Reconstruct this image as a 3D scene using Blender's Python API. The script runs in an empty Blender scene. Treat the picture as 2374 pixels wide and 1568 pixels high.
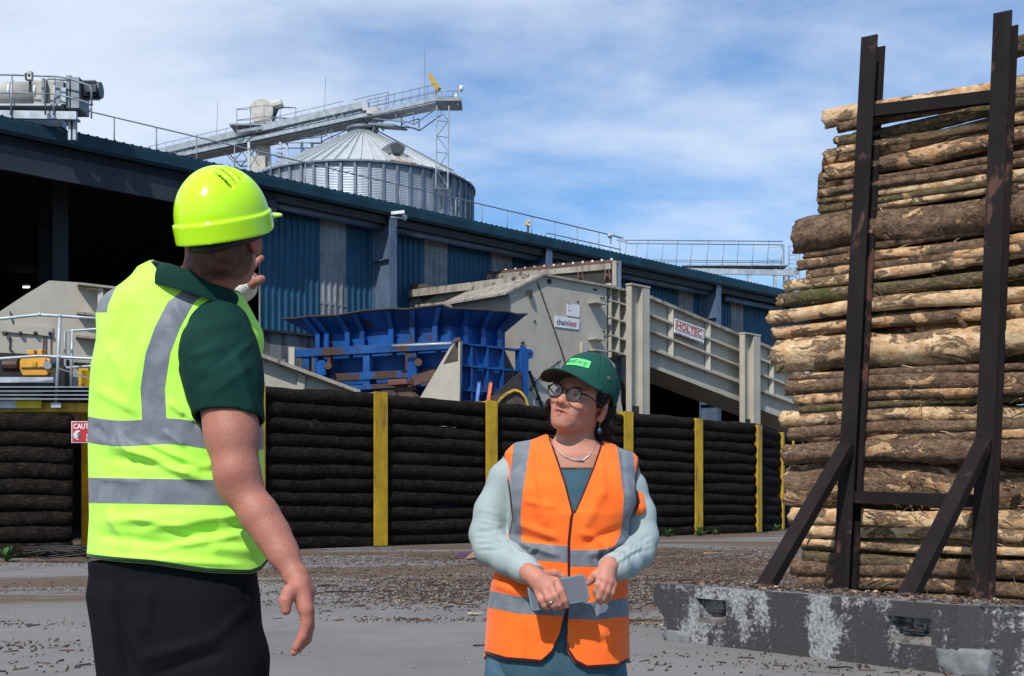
import bpy, bmesh, math, random
import numpy as np
from mathutils import Vector, Matrix
from mathutils.bvhtree import BVHTree
from mathutils import noise as mnoise
rad = math.radians
sc = bpy.context.scene
# ---------------------------------------------------------------- camera
F, CX, HZ, CH = 2800.0, 1187.0, 1155.0, 1.15       # measured focal length and horizon of the photograph (2374 px wide)
cd = bpy.data.cameras.new('camera'); cam = bpy.data.objects.new('camera', cd)
sc.collection.objects.link(cam); sc.camera = cam
cam.location = (0, 0, CH); cam.rotation_euler = (rad(90), 0, 0)
cd.sensor_width = 36; cd.lens = 36*F/2374; cd.shift_y = (HZ-784)/2374
cd.clip_start = 0.1; cd.clip_end = 3000
# ---------------------------------------------------------------- light
SUN = Vector((-0.23, -0.66, 0.72)).normalized()
sd = bpy.data.lights.new('sun', 'SUN'); so = bpy.data.objects.new('sun', sd); sc.collection.objects.link(so)
so.rotation_euler = SUN.to_track_quat('Z', 'Y').to_euler(); so.location = (0, 0, 60)
sd.energy = 4.4; sd.angle = rad(0.6); sd.color = (1, .955, .90)
wd = bpy.data.worlds.new('World'); sc.world = wd; wd.use_nodes = True
nt = wd.node_tree; N = nt.nodes; L = nt.links
for n in list(N): N.remove(n)
def wn(t, **k):
    n = N.new(t)
    for a, b in k.items(): setattr(n, a, b)
    return n
out = wn('ShaderNodeOutputWorld'); bg = wn('ShaderNodeBackground'); bg.inputs[1].default_value = 0.108
sky = wn('ShaderNodeTexSky', sky_type='NISHITA', sun_disc=False)
sky.sun_elevation = math.asin(SUN.z); sky.sun_rotation = math.atan2(SUN.x, SUN.y)
sky.air_density = 1.0; sky.dust_density = 0.6; sky.ozone_density = 1.8
tc = wn('ShaderNodeTexCoord')
sep = wn('ShaderNodeSeparateXYZ'); L.new(tc.outputs['Generated'], sep.inputs[0])
# flat cloud layer: direction / height
mz = wn('ShaderNodeMath', operation='MAXIMUM'); L.new(sep.outputs[2], mz.inputs[0]); mz.inputs[1].default_value = 0.0
ma = wn('ShaderNodeMath', operation='ADD'); L.new(mz.outputs[0], ma.inputs[0]); ma.inputs[1].default_value = 0.22
dv = wn('ShaderNodeVectorMath', operation='DIVIDE'); L.new(tc.outputs['Generated'], dv.inputs[0]); L.new(ma.outputs[0], dv.inputs[1])
mp = wn('ShaderNodeMapping'); L.new(dv.outputs[0], mp.inputs[0])
mp.inputs['Location'].default_value = (1.3, 0.45, 3.0); mp.inputs['Rotation'].default_value = (0, 0, rad(-25)); mp.inputs['Scale'].default_value = (.85, 1.35, 1.0)
n1 = wn('ShaderNodeTexNoise'); L.new(mp.outputs[0], n1.inputs[0]); n1.inputs['Scale'].default_value = 1.5; n1.inputs['Detail'].default_value = 7; n1.inputs['Roughness'].default_value = .48; n1.inputs['Distortion'].default_value = .35
n2 = wn('ShaderNodeTexNoise'); L.new(mp.outputs[0], n2.inputs[0]); n2.inputs['Scale'].default_value = 5; n2.inputs['Detail'].default_value = 5; n2.inputs['Roughness'].default_value = .6
mx = wn('ShaderNodeMath', operation='MULTIPLY_ADD'); L.new(n2.outputs[0], mx.inputs[0]); mx.inputs[1].default_value = .26; L.new(n1.outputs[0], mx.inputs[2])
# more cloud to the left (west) of the view, clearer to the right
bx_ = wn('ShaderNodeMath', operation='MULTIPLY_ADD'); L.new(sep.outputs[0], bx_.inputs[0]); bx_.inputs[1].default_value = -0.28; L.new(mx.outputs[0], bx_.inputs[2])
bz_ = wn('ShaderNodeMath', operation='MULTIPLY_ADD'); L.new(sep.outputs[2], bz_.inputs[0]); bz_.inputs[1].default_value = 0.28; L.new(bx_.outputs[0], bz_.inputs[2])
cr = wn('ShaderNodeMapRange'); cr.interpolation_type = 'SMOOTHSTEP'; L.new(bz_.outputs[0], cr.inputs[0])
cr.inputs[1].default_value = .575; cr.inputs[2].default_value = .97; cr.inputs[3].default_value = 0.04; cr.inputs[4].default_value = .85
tint = wn('ShaderNodeMix', data_type='RGBA', blend_type='MULTIPLY'); tint.inputs[0].default_value = 1
L.new(sky.outputs[0], tint.inputs[6]); tint.inputs[7].default_value = (.66, 1.06, 1.40, 1)
cm = wn('ShaderNodeMix', data_type='RGBA'); L.new(cr.outputs[0], cm.inputs[0]); L.new(tint.outputs[2], cm.inputs[6]); cm.inputs[7].default_value = (7.7, 8.5, 9.7, 1)
L.new(cm.outputs[2], bg.inputs[0]); L.new(bg.outputs[0], out.inputs[0])
sc.view_settings.view_transform = 'Standard'; sc.view_settings.look = 'None'
sc.view_settings.exposure = 0.0; sc.view_settings.gamma = 1.0
# ---------------------------------------------------------------- helpers
def P(x, y, Y):
    "world point seen at pixel x,y of the photograph at distance Y"
    return Vector(((x-CX)/F*Y, Y, CH+(HZ-y)/F*Y))
def on_plane(x, y, p0, nrm):
    d = Vector(((x-CX)/F, 1, (HZ-y)/F)); o = Vector((0, 0, CH))
    return o + d*((p0-o).dot(nrm)/d.dot(nrm))
def rng(s): return random.Random(s)
def wloc(o):
    v = Vector((0, 0, 0))
    while o is not None: v += o.location; o = o.parent
    return v
def tag(o, label=None, cat=None, group=None, kind=None):
    if label: o['label'] = label
    if cat: o['category'] = cat
    if group: o['group'] = group
    if kind: o['kind'] = kind
    return o
def thing(name, label, cat, loc=(0, 0, 0), group=None):
    o = bpy.data.objects.new(name, None); sc.collection.objects.link(o); o.location = loc
    o.empty_display_size = .2
    return tag(o, label, cat, group)
def link_mesh(name, me, mat, parent=None, smooth=False):
    me.materials.clear()
    for m in (mat if isinstance(mat, (list, tuple)) else [mat]): me.materials.append(m)
    o = bpy.data.objects.new(name, me); sc.collection.objects.link(o)
    if parent is not None: o.parent = parent
    if smooth: me.polygons.foreach_set('use_smooth', [True]*len(me.polygons))
    return o
class MB:
    def __init__(s): s.v = []; s.f = []; s.mi = []; s.cur = 0
    def quad(s, *pts):
        b = len(s.v); s.v += [tuple(p) for p in pts]; s.f.append(tuple(range(b, b+len(pts)))); s.mi.append(s.cur); return s
    def hexa(s, c):   # 8 corners: bottom 4 ccw, top 4
        b = len(s.v); s.v += [tuple(p) for p in c]
        for q in ((3, 2, 1, 0), (4, 5, 6, 7), (0, 1, 5, 4), (1, 2, 6, 5), (2, 3, 7, 6), (3, 0, 4, 7)):
            s.f.append(tuple(b+i for i in q)); s.mi.append(s.cur)
        return s
    def box(s, c, size, ax=None):
        c = Vector(c); X, Y, Z = ax if ax else (Vector((1, 0, 0)), Vector((0, 1, 0)), Vector((0, 0, 1)))
        X = X*size[0]/2; Y = Y*size[1]/2; Z = Z*size[2]/2
        return s.hexa([c-X-Y-Z, c+X-Y-Z, c+X+Y-Z, c-X+Y-Z, c-X-Y+Z, c+X-Y+Z, c+X+Y+Z, c-X+Y+Z])
    def beam(s, a, b, w, h, up=(0, 0, 1)):
        a = Vector(a); b = Vector(b); d = b-a; l = d.length; d.normalize(); up = Vector(up)
        sd_ = d.cross(up)
        if sd_.length < 1e-4: sd_ = d.cross(Vector((0, 1, 0)))
        sd_.normalize(); u = sd_.cross(d).normalized()
        return s.box((a+b)/2, (l, w, h), (d, sd_, u))
    def hbeam(s, a, b, w, dpt, fdir, t=.02):
        "H section from a to b; flanges w wide facing fdir, dpt deep"
        a = Vector(a); b = Vector(b); d = (b-a); l = d.length; d.normalize(); fd = Vector(fdir); fd = (fd-d*fd.dot(d)).normalized(); sd_ = d.cross(fd).normalized()
        m = (a+b)/2
        s.box(m+fd*(dpt/2-t/2), (l, w, t), (d, sd_, fd)); s.box(m-fd*(dpt/2-t/2), (l, w, t), (d, sd_, fd))
        s.box(m, (l, t*.8, dpt-2*t), (d, sd_, fd)); return s
    def tube(s, pts, r, n=8, cap=True, closed=False, rfun=None):
        pts = [Vector(p) for p in pts]; m = len(pts); rs = r if isinstance(r, (list, tuple)) else [r]*m
        b = len(s.v); up = None
        for i, p in enumerate(pts):
            if closed: t = pts[(i+1) % m]-pts[i-1]
            else: t = pts[min(i+1, m-1)]-pts[max(i-1, 0)]
            t.normalize()
            if up is None:
                up = Vector((0, 0, 1)) if abs(t.z) < .9 else Vector((0, 1, 0))
            up = (up-t*up.dot(t)).normalized(); w = t.cross(up)
            for k in range(n):
                a = 2*math.pi*k/n; rr = rs[i]*(rfun(i, k) if rfun else 1)
                s.v.append(tuple(p+(up*math.cos(a)+w*math.sin(a))*rr))
        for i in range(m if closed else m-1):
            for k in range(n):
                a = b+i*n+k; c = b+i*n+(k+1) % n; j = (i+1) % m
                s.f.append((a, c, b+j*n+(k+1) % n, b+j*n+k)); s.mi.append(s.cur)
        if cap and not closed:
            s.f.append(tuple(b+k for k in range(n))[::-1]); s.mi.append(s.cur)
            s.f.append(tuple(b+(m-1)*n+k for k in range(n))); s.mi.append(s.cur)
        return s
    def prism(s, poly, ext):
        "poly: 3D points of one face, ext: extrusion vector"
        b = len(s.v); n = len(poly); ext = Vector(ext); poly = [Vector(p) for p in poly]
        s.v += [tuple(p) for p in poly]+[tuple(p+ext) for p in poly]
        s.f.append(tuple(range(b, b+n))); s.f.append(tuple(range(b+2*n-1, b+n-1, -1))); s.mi += [s.cur]*2
        for i in range(n):
            j = (i+1) % n; s.f.append((b+j, b+i, b+n+i, b+n+j)); s.mi.append(s.cur)
        return s
    def ball(s, c, r, n=12, m=8, ax=None):
        c = Vector(c); r = Vector(r) if hasattr(r, '__len__') else Vector((r, r, r)); X, Y, Z = ax if ax else (Vector((1, 0, 0)), Vector((0, 1, 0)), Vector((0, 0, 1)))
        b = len(s.v)
        for i in range(m+1):
            t = math.pi*i/m
            for k in range(n):
                a = 2*math.pi*k/n
                s.v.append(tuple(c+X*(r.x*math.sin(t)*math.cos(a))+Y*(r.y*math.sin(t)*math.sin(a))+Z*(r.z*math.cos(t))))
        for i in range(m):
            for k in range(n):
                s.f.append((b+i*n+k, b+(i+1)*n+k, b+(i+1)*n+(k+1) % n, b+i*n+(k+1) % n)); s.mi.append(s.cur)
        return s
    def build(s, name, mat, parent=None, smooth=False, bevel=0, origin=None, flip=True):
        off = wloc(parent) if parent is not None else (Vector(origin) if origin is not None else Vector((0, 0, 0)))
        if parent is None and origin is None and s.v:
            a = np.array(s.v); off = Vector(((a[:, 0].min()+a[:, 0].max())/2, (a[:, 1].min()+a[:, 1].max())/2, a[:, 2].min()))
        me = bpy.data.meshes.new(name); me.from_pydata([tuple(Vector(p)-off) for p in s.v], [], s.f)
        me.update()
        bm = bmesh.new(); bm.from_mesh(me); bmesh.ops.remove_doubles(bm, verts=bm.verts, dist=1e-5)
        if flip: bmesh.ops.recalc_face_normals(bm, faces=bm.faces)
        bm.to_mesh(me); bm.free()
        o = link_mesh(name, me, mat, parent, smooth)
        if isinstance(mat, (list, tuple)) and len(me.polygons) == len(s.mi): me.polygons.foreach_set('material_index', s.mi)
        if parent is None: o.location = off
        if bevel:
            m = o.modifiers.new('bevel', 'BEVEL'); m.width = bevel; m.segments = 2; m.limit_method = 'ANGLE'; m.angle_limit = rad(40)
            m.harden_normals = False
        if smooth is True and bevel == 0: pass
        return o
# ---------------------------------------------------------------- materials
MATS = {}
def node_mat(name):
    m = bpy.data.materials.new(name); m.use_nodes = True; nt = m.node_tree
    b = nt.nodes['Principled BSDF']; MATS[name] = m
    return m, nt, b
def nnode(nt, t, ins=None, **k):
    n = nt.nodes.new(t)
    for a, b in k.items(): setattr(n, a, b)
    if ins:
        for a, b in ins.items():
            if isinstance(b, bpy.types.NodeSocket): nt.links.new(b, n.inputs[a])
            else: n.inputs[a].default_value = b
    return n
def noise_(nt, vec, scale, detail=5, rough=.6, dist=0.0):
    return nnode(nt, 'ShaderNodeTexNoise', {'Vector': vec, 'Scale': scale, 'Detail': detail, 'Roughness': rough, 'Distortion': dist}).outputs[0]
def ramp_(nt, v, a, b, lo=0.0, hi=1.0):
    return nnode(nt, 'ShaderNodeMapRange', {0: v, 1: a, 2: b, 3: lo, 4: hi}, interpolation_type='SMOOTHSTEP').outputs[0]
def mixc(nt, f, a, b, mode='MIX'):
    n = nnode(nt, 'ShaderNodeMix', None, data_type='RGBA', blend_type=mode)
    for i, v in ((0, f), (6, a), (7, b)):
        if isinstance(v, bpy.types.NodeSocket): nt.links.new(v, n.inputs[i])
        else: n.inputs[i].default_value = v if i == 0 else (*v[:3], 1)
    return n.outputs[2]
def math_(nt, op, a, b=0.0, c=0.0):
    n = nnode(nt, 'ShaderNodeMath', None, operation=op)
    for i, v in enumerate((a, b, c)):
        if isinstance(v, bpy.types.NodeSocket): nt.links.new(v, n.inputs[i])
        else: n.inputs[i].default_value = v
    return n.outputs[0]
def objvec(nt, scale=(1, 1, 1), rand=False, world=False):
    t = nnode(nt, 'ShaderNodeTexCoord')
    src = t.outputs['Object']
    if world: src = nnode(nt, 'ShaderNodeNewGeometry').outputs['Position']
    if rand:
        oi = nnode(nt, 'ShaderNodeObjectInfo')
        r = math_(nt, 'MULTIPLY', oi.outputs['Random'], 57.0)
        src = nnode(nt, 'ShaderNodeVectorMath', {0: src, 1: r}, operation='ADD').outputs[0]
    return nnode(nt, 'ShaderNodeMapping', {'Vector': src, 'Scale': scale}).outputs[0]
def bump_(nt, b, h, strength=.3, dist=.01):
    n = nnode(nt, 'ShaderNodeBump', {'Strength': strength, 'Distance': dist, 'Height': h}); nt.links.new(n.outputs[0], b.inputs['Normal'])
def paint(name, base, dirt=(.05, .04, .03), amt=.5, scale=3, streak=4, rough=.55, metal=0, var=.25, bump=.15, rust=None, rust_amt=.5, spec=.4):
    "weathered painted or bare surface: mottled base, vertical dirt streaks, optional rust patches"
    m, nt, b = node_mat(name)
    v = objvec(nt); vs = objvec(nt, (1, 1, 1/streak))
    a = noise_(nt, v, scale, 6); s = noise_(nt, vs, scale*3.1, 6, .7)
    c = mixc(nt, ramp_(nt, a, .3, .7), [x*(1-var) for x in base], [min(1, x*(1+var*.6)) for x in base])
    f = math_(nt, 'MULTIPLY', ramp_(nt, s, .42+.25*(1-amt), .72+.2*(1-amt)), min(1, amt*1.4))
    c = mixc(nt, f, c, dirt)
    if rust is not None:
        r = noise_(nt, objvec(nt, (1, 1, .6)), scale*1.7, 8, .68, .3)
        c = mixc(nt, ramp_(nt, r, .72-.3*rust_amt, .78-.3*rust_amt), c, rust)
    nt.links.new(c, b.inputs['Base Color']); b.inputs['Metallic'].default_value = metal
    nt.links.new(ramp_(nt, s, .2, .8, rough-.1, min(1, rough+.15)), b.inputs['Roughness']); b.inputs['Specular IOR Level'].default_value = spec
    if bump: bump_(nt, b, noise_(nt, v, scale*12, 5), bump, .006)
    return m
# ================================================================ SETTING
def text_geo(s, bold=0.0, spacing=1.0):
    "2D outline faces of a string, unit font size: returns verts (n,2) and faces, width"
    cu = bpy.data.curves.new('t', 'FONT'); cu.body = s; cu.size = 1; cu.offset = bold; cu.resolution_u = 3; cu.space_character = spacing
    o = bpy.data.objects.new('t', cu); sc.collection.objects.link(o)
    dg = bpy.context.evaluated_depsgraph_get(); dg.update()
    me = o.evaluated_get(dg).to_mesh()
    v = [(a.co.x, a.co.y) for a in me.vertices]; f = [tuple(p.vertices) for p in me.polygons]
    o.evaluated_get(dg).to_mesh_clear(); bpy.data.objects.remove(o); bpy.data.curves.remove(cu)
    return v, f
def text_on(mb, s, org, xa, ya, width=None, height=None, bold=0.0, shear=0.0, spacing=1.0):
    "lay a string on a plane; org = lower left; fits into width / cap height"
    v, f = text_geo(s, bold, spacing)
    xs = [p[0] for p in v]; ys = [p[1] for p in v]; x0, x1 = min(xs), max(xs); y0 = 0.0; y1 = max(ys)
    sx = (width/(x1-x0)) if width else (height/(y1-y0)); sy = (height/(y1-y0)) if height else sx
    if height and not width: sx = sy
    b = len(mb.v); org = Vector(org)
    mb.v += [tuple(org+xa*((p[0]-x0)*sx+shear*p[1]*sy)+ya*(p[1]*sy)) for p in v]
    mb.f += [tuple(b+i for i in q) for q in f]; mb.mi += [mb.cur]*len(f)
    return (x1-x0)*sx

# ---- ground
def ground_mat():
    m, nt, b = node_mat('yard_concrete')
    v = objvec(nt, (1, 1, 1)); vx = objvec(nt, (.55, 1.1, 1))
    big = noise_(nt, v, .35, 5, .6); mid = noise_(nt, v, 2.2, 7, .65); fine = noise_(nt, v, 60, 3, .7)
    base = mixc(nt, ramp_(nt, big, .3, .7), (.128, .121, .117), (.178, .169, .163))
    base = mixc(nt, math_(nt, 'MULTIPLY', ramp_(nt, mid, .48, .72), .5), base, (.10, .095, .095))
    base = mixc(nt, math_(nt, 'MULTIPLY', ramp_(nt, fine, .35, .65), .25), base, (.26, .255, .26))
    # tread marks, running left-right
    tr = noise_(nt, objvec(nt, (.12, 3.0, 1)), 1.6, 6, .7)
    base = mixc(nt, math_(nt, 'MULTIPLY', ramp_(nt, tr, .52, .75), .45), base, (.115, .10, .09))
    # bark dirt, in patches
    p1 = noise_(nt, objvec(nt, (.10, .30, 1)), 1.25, 8, .62, .5)
    sp = nnode(nt, 'ShaderNodeSeparateXYZ', {0: nnode(nt, 'ShaderNodeNewGeometry').outputs['Position']})
    yb = ramp_(nt, sp.outputs[1], 8.5, 17.0, -.05, .085); yb2 = ramp_(nt, sp.outputs[1], 18.0, 24, 0, .05)
    g = math_(nt, 'ADD', math_(nt, 'ADD', p1, yb), yb2)
    dm = ramp_(nt, g, .56, .63)
    brk = noise_(nt, v, 9, 8, .78)
    dm = math_(nt, 'MULTIPLY', dm, ramp_(nt, brk, .36, .50))
    dc = mixc(nt, ramp_(nt, noise_(nt, v, 22, 5, .75), .35, .65), (.065, .043, .030), (.15, .10, .065))
    base = mixc(nt, dm, base, dc)
    nt.links.new(base, b.inputs['Base Color']); b.inputs['Roughness'].default_value = .85; b.inputs['Specular IOR Level'].default_value = .25
    h = math_(nt, 'ADD', math_(nt, 'MULTIPLY', dm, 1.2), math_(nt, 'MULTIPLY', fine, .2)); bump_(nt, b, h, .5, .02)
    return m
g = MB(); g.quad((-600, -60, 0), (600, -60, 0), (600, 900, 0), (-600, 900, 0))
go = g.build('ground', ground_mat(), origin=(0, 0, 0)); tag(go, kind='structure')

# ---- shed frame
U = Vector((1, 1, 0)).normalized(); NN = Vector((1, -1, 0)).normalized(); Zv = Vector((0, 0, 1)); B0 = Vector((-6.9, 36, 0)); EZ = 10.7
def bw(s, n, z): return B0+U*s+NN*n+Zv*z             # s metres along the wall, n out from the eave line, z up
def wp(x, y, n): return on_plane(x, y, B0+NN*n, NN)
def ws(x, n=-1.0, y=700): return (wp(x, y, n)-B0).dot(U)
teal = paint('teal_roof_edge', (.003, .028, .046), (.003, .008, .012), .45, 1.2, 3, .5, var=.35, bump=.1)
steelblue = paint('blue_grey_steel', (.085, .125, .19), (.03, .03, .035), .5, 1.4, 6, .5, bump=.08)
steeldk = paint('dark_lintel_steel', (.024, .028, .038), (.012, .012, .015), .5, 1.2, 2, .6, bump=.08)
clad = paint('blue_cladding', (.008, .064, .125), (.010, .028, .045), .55, .9, 7, .45, var=.22, bump=0)
grp = paint('translucent_sheet', (.21, .22, .235), (.08, .065, .05), .7, 1.3, 8, .4, var=.3, bump=0)
plinthm = paint('stained_concrete', (.20, .205, .21), (.018, .018, .02), .95, .8, 7, .85, var=.3)
blackm = paint('interior_shade_black', (.012, .012, .013), (.005, .005, .005), .5, 1, 2, .9)  # near-black colour carries the shade inside the shed
galv = paint('galvanised_steel', (.36, .40, .44), (.14, .14, .14), .45, 2.5, 3, .45, metal=.35, bump=.05)
galvd = paint('dull_galvanised_steel', (.20, .23, .26), (.07, .07, .07), .5, 2.5, 3, .5, metal=.3, bump=.05)
shed = thing('industrial_shed', 'long blue clad industrial shed with teal roof edge behind the yard machinery', 'building', bw(0, 0, 0))
s0, s1 = -34.0, 44.0; sopen = ws(600)                 # open bay left of this
r = MB(); zt = EZ
# fascia (rolled sheet edge)
prof = [(0, zt), (.03, zt-.10), (.03, zt-.34), (-.03, zt-.42), (-.12, zt-.42), (-.12, zt-.02)]
r.prism([bw(s0, n, z) for n, z in prof], U*(s1-s0))
r.build('roof_edge', teal, shed)
r = MB()
k = s0
while k < s1:                                          # corrugated sheet ends along the top edge
    r.tube([bw(k, -.6, zt+.02), bw(k, .02, zt-.01)], .035, 6); k += .25
r.build('roof_sheet_ends', teal, shed)
r = MB(); r.prism([bw(s0, -.13, zt-.03), bw(s0, -16, zt+1.5), bw(s0, -32, zt-.03), bw(s0, -32, zt-.2), bw(s0, -16, zt+1.3), bw(s0, -.13, zt-.2)], U*(s1-s0))
r.build('roof', teal, shed)
r = MB(); r.box((bw(s0, -.25, zt-.55)+bw(s1, -.25, zt-.55))/2, (s1-s0, .10, .24), (U, NN, Zv)); r.box((bw(s0, -.62, zt-.46)+bw(s1, -.62, zt-.46))/2, (s1-s0, .64, .05), (U, NN, Zv))
r.build('eaves_beam', paint('brown_black_eaves', (.020, .018, .018), amt=.4), shed)
r = MB(); r.box((bw(s0, -.28, zt-.86)+bw(sopen+.1, -.28, zt-.86))/2, (sopen+.1-s0, .16, .84), (U, NN, Zv)); r.build('door_lintel', steeldk, shed)
# cladding in segments
def corr(mb, a, b, z0, z1, n, pitch=.235, dp=.045):
    k = math.floor(a/pitch)*pitch; pts = []
    while k < b+pitch:
        for o_, d_ in ((0, 0), (.13, 0), (.155, dp), (.21, dp)):
            q = k+o_
            if a <= q <= b: pts.append((q, d_))
        k += pitch
    pts = [(a, 0)]+pts+[(b, 0)]
    for (p, dpa), (q, dpb) in zip(pts, pts[1:]):
        if q-p < 1e-4: continue
        mb.quad(bw(p, n+dpa, z0), bw(q, n+dpb, z0), bw(q, n+dpb, z1), bw(p, n+dpa, z1))
zpl = wp(650, 771, -1).z
spl = ws(1010)                                         # lower wall left open past here, added to give the conveyor's deep shade
panels = [(594, 605), (742, 803), (982, 1037), (1140, 1188), (1573, 1607), (1693, 1722)]
cuts = [(ws(a), ws(b)) for a, b in panels]
pos = sopen; zlow = 6.3
def seg(a, b, kind):
    parts = []
    if a < spl < b: parts = [(a, spl, zpl), (spl, b, zlow)]
    else: parts = [(a, b, zpl if b <= spl else zlow)]
    mb = MB()
    for p, q, z in parts: corr(mb, p, q, z, zt-.45, -1.0)
    if kind == 'translucent_panel':
        for zz in (z+1.1, z+3.4): mb.box((bw(a, -.99, zz)+bw(b, -.99, zz))/2, (b-a, .03, .10), (U, NN, Zv))
    mb.build(kind, grp if kind == 'translucent_panel' else clad, shed, flip=False)
for a, b in cuts:
    if a > pos+.05: seg(pos, a, 'wall_cladding')
    seg(max(a, sopen), b, 'translucent_panel'); pos = b
seg(pos, s1, 'wall_cladding')
r = MB(); r.box((bw(sopen, -1.25, zpl/2)+bw(spl, -1.25, zpl/2))/2, (spl-sopen, .5, zpl), (U, NN, Zv)); r.build('base_wall', plinthm, shed)
r = MB(); r.box((bw(sopen, -.93, zpl)+bw(spl, -.93, zpl))/2, (spl-sopen, .16, .07), (U, NN, Zv)); r.build('base_flashing', steeldk, shed)
# dark interior: a closed room
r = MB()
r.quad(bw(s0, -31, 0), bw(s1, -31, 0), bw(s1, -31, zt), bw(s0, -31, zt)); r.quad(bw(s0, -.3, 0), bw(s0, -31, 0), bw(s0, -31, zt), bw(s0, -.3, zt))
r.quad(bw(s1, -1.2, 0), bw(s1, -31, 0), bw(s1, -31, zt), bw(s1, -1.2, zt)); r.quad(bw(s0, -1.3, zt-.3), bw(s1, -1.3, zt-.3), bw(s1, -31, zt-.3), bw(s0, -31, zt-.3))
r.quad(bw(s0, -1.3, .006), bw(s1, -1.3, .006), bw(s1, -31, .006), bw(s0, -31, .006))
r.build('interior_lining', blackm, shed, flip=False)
def shed_column(x, lit=True, wide=.30, n1=-.05, web=.85, mat_=None):
    s = ws(x, -.05); mb = MB()
    mb.box(bw(s, n1-.02, (zt-.42)/2), (wide, .05, zt-.42), (U, NN, Zv)); mb.box(bw(s-.02, n1-web/2-.04, (zt-.42)/2), (.03, web, zt-.42), (U, NN, Zv))
    mb.box(bw(s, n1-web-.05, (zt-.42)/2), (wide, .04, zt-.42), (U, NN, Zv))
    for zz in (5.2, 8.9): mb.box(bw(s-.02, n1-web/2-.04, zz), (wide*.95, web, .03), (U, NN, Zv))
    mb.build('column', mat_ or steelblue, shed); return s
cs = [shed_column(x) for x in (912, 1274, 1667)]
shed_column(235, wide=.45, n1=-2.5, mat_=paint('shaded_bay_column_steel', (.010, .012, .018), amt=.4))  # steel near black, putting the dark bay's shade into the column colour
for x0_, y0_, x1_, y1_ in ((606, 469, 884, 527), (918, 534, 1258, 601), (1286, 607, 1418, 632), (1440, 637, 1655, 684), (1680, 690, 1900, 738)):
    a = wp(x0_, y0_, -.55); b = wp(x1_, y1_, -.55); b.z = a.z = (a.z+b.z)/2
    MB().tube([a, b], .13, 12).build('rail_tube', steelblue, shed, smooth=True)
bpy.data.materials['blue_grey_steel']
# lit strip inside
em, nt_, b_ = node_mat('lamp_tube'); b_.inputs['Emission Color'].default_value = (.9, 1, .95, 1); b_.inputs['Emission Strength'].default_value = 6
lm = thing('strip_light', 'small lit strip lamp hanging in the dark open bay of the shed', 'lamp', P(61, 663, 50))
MB().box(P(61, 666, 50), (.26, .06, .05)).build('tube', em, lm); MB().box(P(61, 664, 50)+Vector((0, 0, .06)), (.32, .1, .05)).build('housing', galvd, lm)

# ---- roof edge guard rail
gr = thing('roof_guard_rail', 'thin grey guard rail along the edge of the blue shed roof', 'railing', bw(0, -.7, zt))
sA = ws(190, -.7, 300); sB = ws(1445, -.7, 600); hr = .86
r = MB()
MB().tube([bw(sA-1.2, -.7, zt+hr), bw(sB, -.7, zt+hr)], .022, 6).build('top_rail', galvd, gr, smooth=True)
k = ws(857, -.7, 500); step = 1.262
while k > sA-1: k -= step
k += step
while k < sB:
    MB().tube([bw(k, -.7, zt-.1), bw(k, -.7, zt+hr)], .02, 6).build('post', galvd, gr, smooth=True); k += step
# second short rail on the right
a_, b2 = ws(1262, -1.6, 570), ws(1440, -1.6, 600)
MB().tube([bw(a_, -1.6, zt+.0), bw(a_, -1.6, zt+.55), bw(a_+.15, -1.6, zt+.66), bw(b2, -1.6, zt+.66)], .022, 6).build('lower_rail', galvd, gr, smooth=True)
for q in (.35, .58, .85): MB().tube([bw(a_+(b2-a_)*q, -1.6, zt-.1), bw(a_+(b2-a_)*q, -1.6, zt+.66)], .018, 6).build('post', galvd, gr, smooth=True)
# ---- roof walkway at the right with cage rails
Yw = 57.0
wk = thing('roof_walkway', 'raised steel walkway with double mesh rails on the right end of the shed roof', 'walkway', P(1640, 640, Yw))
r = MB(); r.beam(P(1560, 628, Yw), P(1840, 633, Yw), .12, .26); r.beam(P(1640, 626, Yw+1.1), P(1850, 631, Yw+1.1), .12, .26)
r.box((P(1560, 618, Yw+.55)+P(1840, 622, Yw+.55))/2, (5.0, 1.1, .05)); r.build('deck_beams', galv, wk)
for x in (1632, 1736, 1797, 1822): MB().beam(P(x, 625, Yw+.05), P(x, 700, Yw+.05), .16, .16, (0, 1, 0)).build('leg', galv, wk)
for dy, x0_, xs, yt, ym in ((0, 1460, (1475, 1535, 1602, 1676, 1745, 1812), 565, 606), (1.1, 1446, (1450, 1500, 1569, 1640, 1710, 1780), 557, 602)):
    MB().tube([P(1430 if dy == 0 else 1425, yt-8, Yw+dy), P(x0_, yt, Yw+dy), P(1815, yt+3, Yw+dy)], .024, 6).build('hand_rail', galvd, wk, smooth=True)
    MB().tube([P(x0_, ym, Yw+dy), P(1815, ym+4, Yw+dy)], .02, 6).build('mid_rail', galvd, wk, smooth=True)
    for x in xs: MB().tube([P(x+3, yt, Yw+dy), P(x-3, 628 if x > 1560 else 618+(x-1450)*.09, Yw+dy)], .018, 6).build('post', galvd, wk, smooth=True)
r = MB()
for x in (1817, 1829, 1846, 1853):
    r.tube([P(x, 568, Yw+.3), P(x, 668, Yw+.3)], .035, 6)
for y in range(572, 668, 10): r.tube([P(1829, y, Yw+.3), P(1846, y, Yw+.3)], .02, 5)
r.build('ladder', galv, wk)
MB().tube([P(1780, 582, Yw-.1), P(1783, 574, Yw-.1), P(1812, 571, Yw-.1), P(1814, 600, Yw-.1), P(1785, 605, Yw-.1), P(1780, 598, Yw-.1)], .025, 6, closed=True).build('gate', galv, wk, smooth=True)

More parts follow.
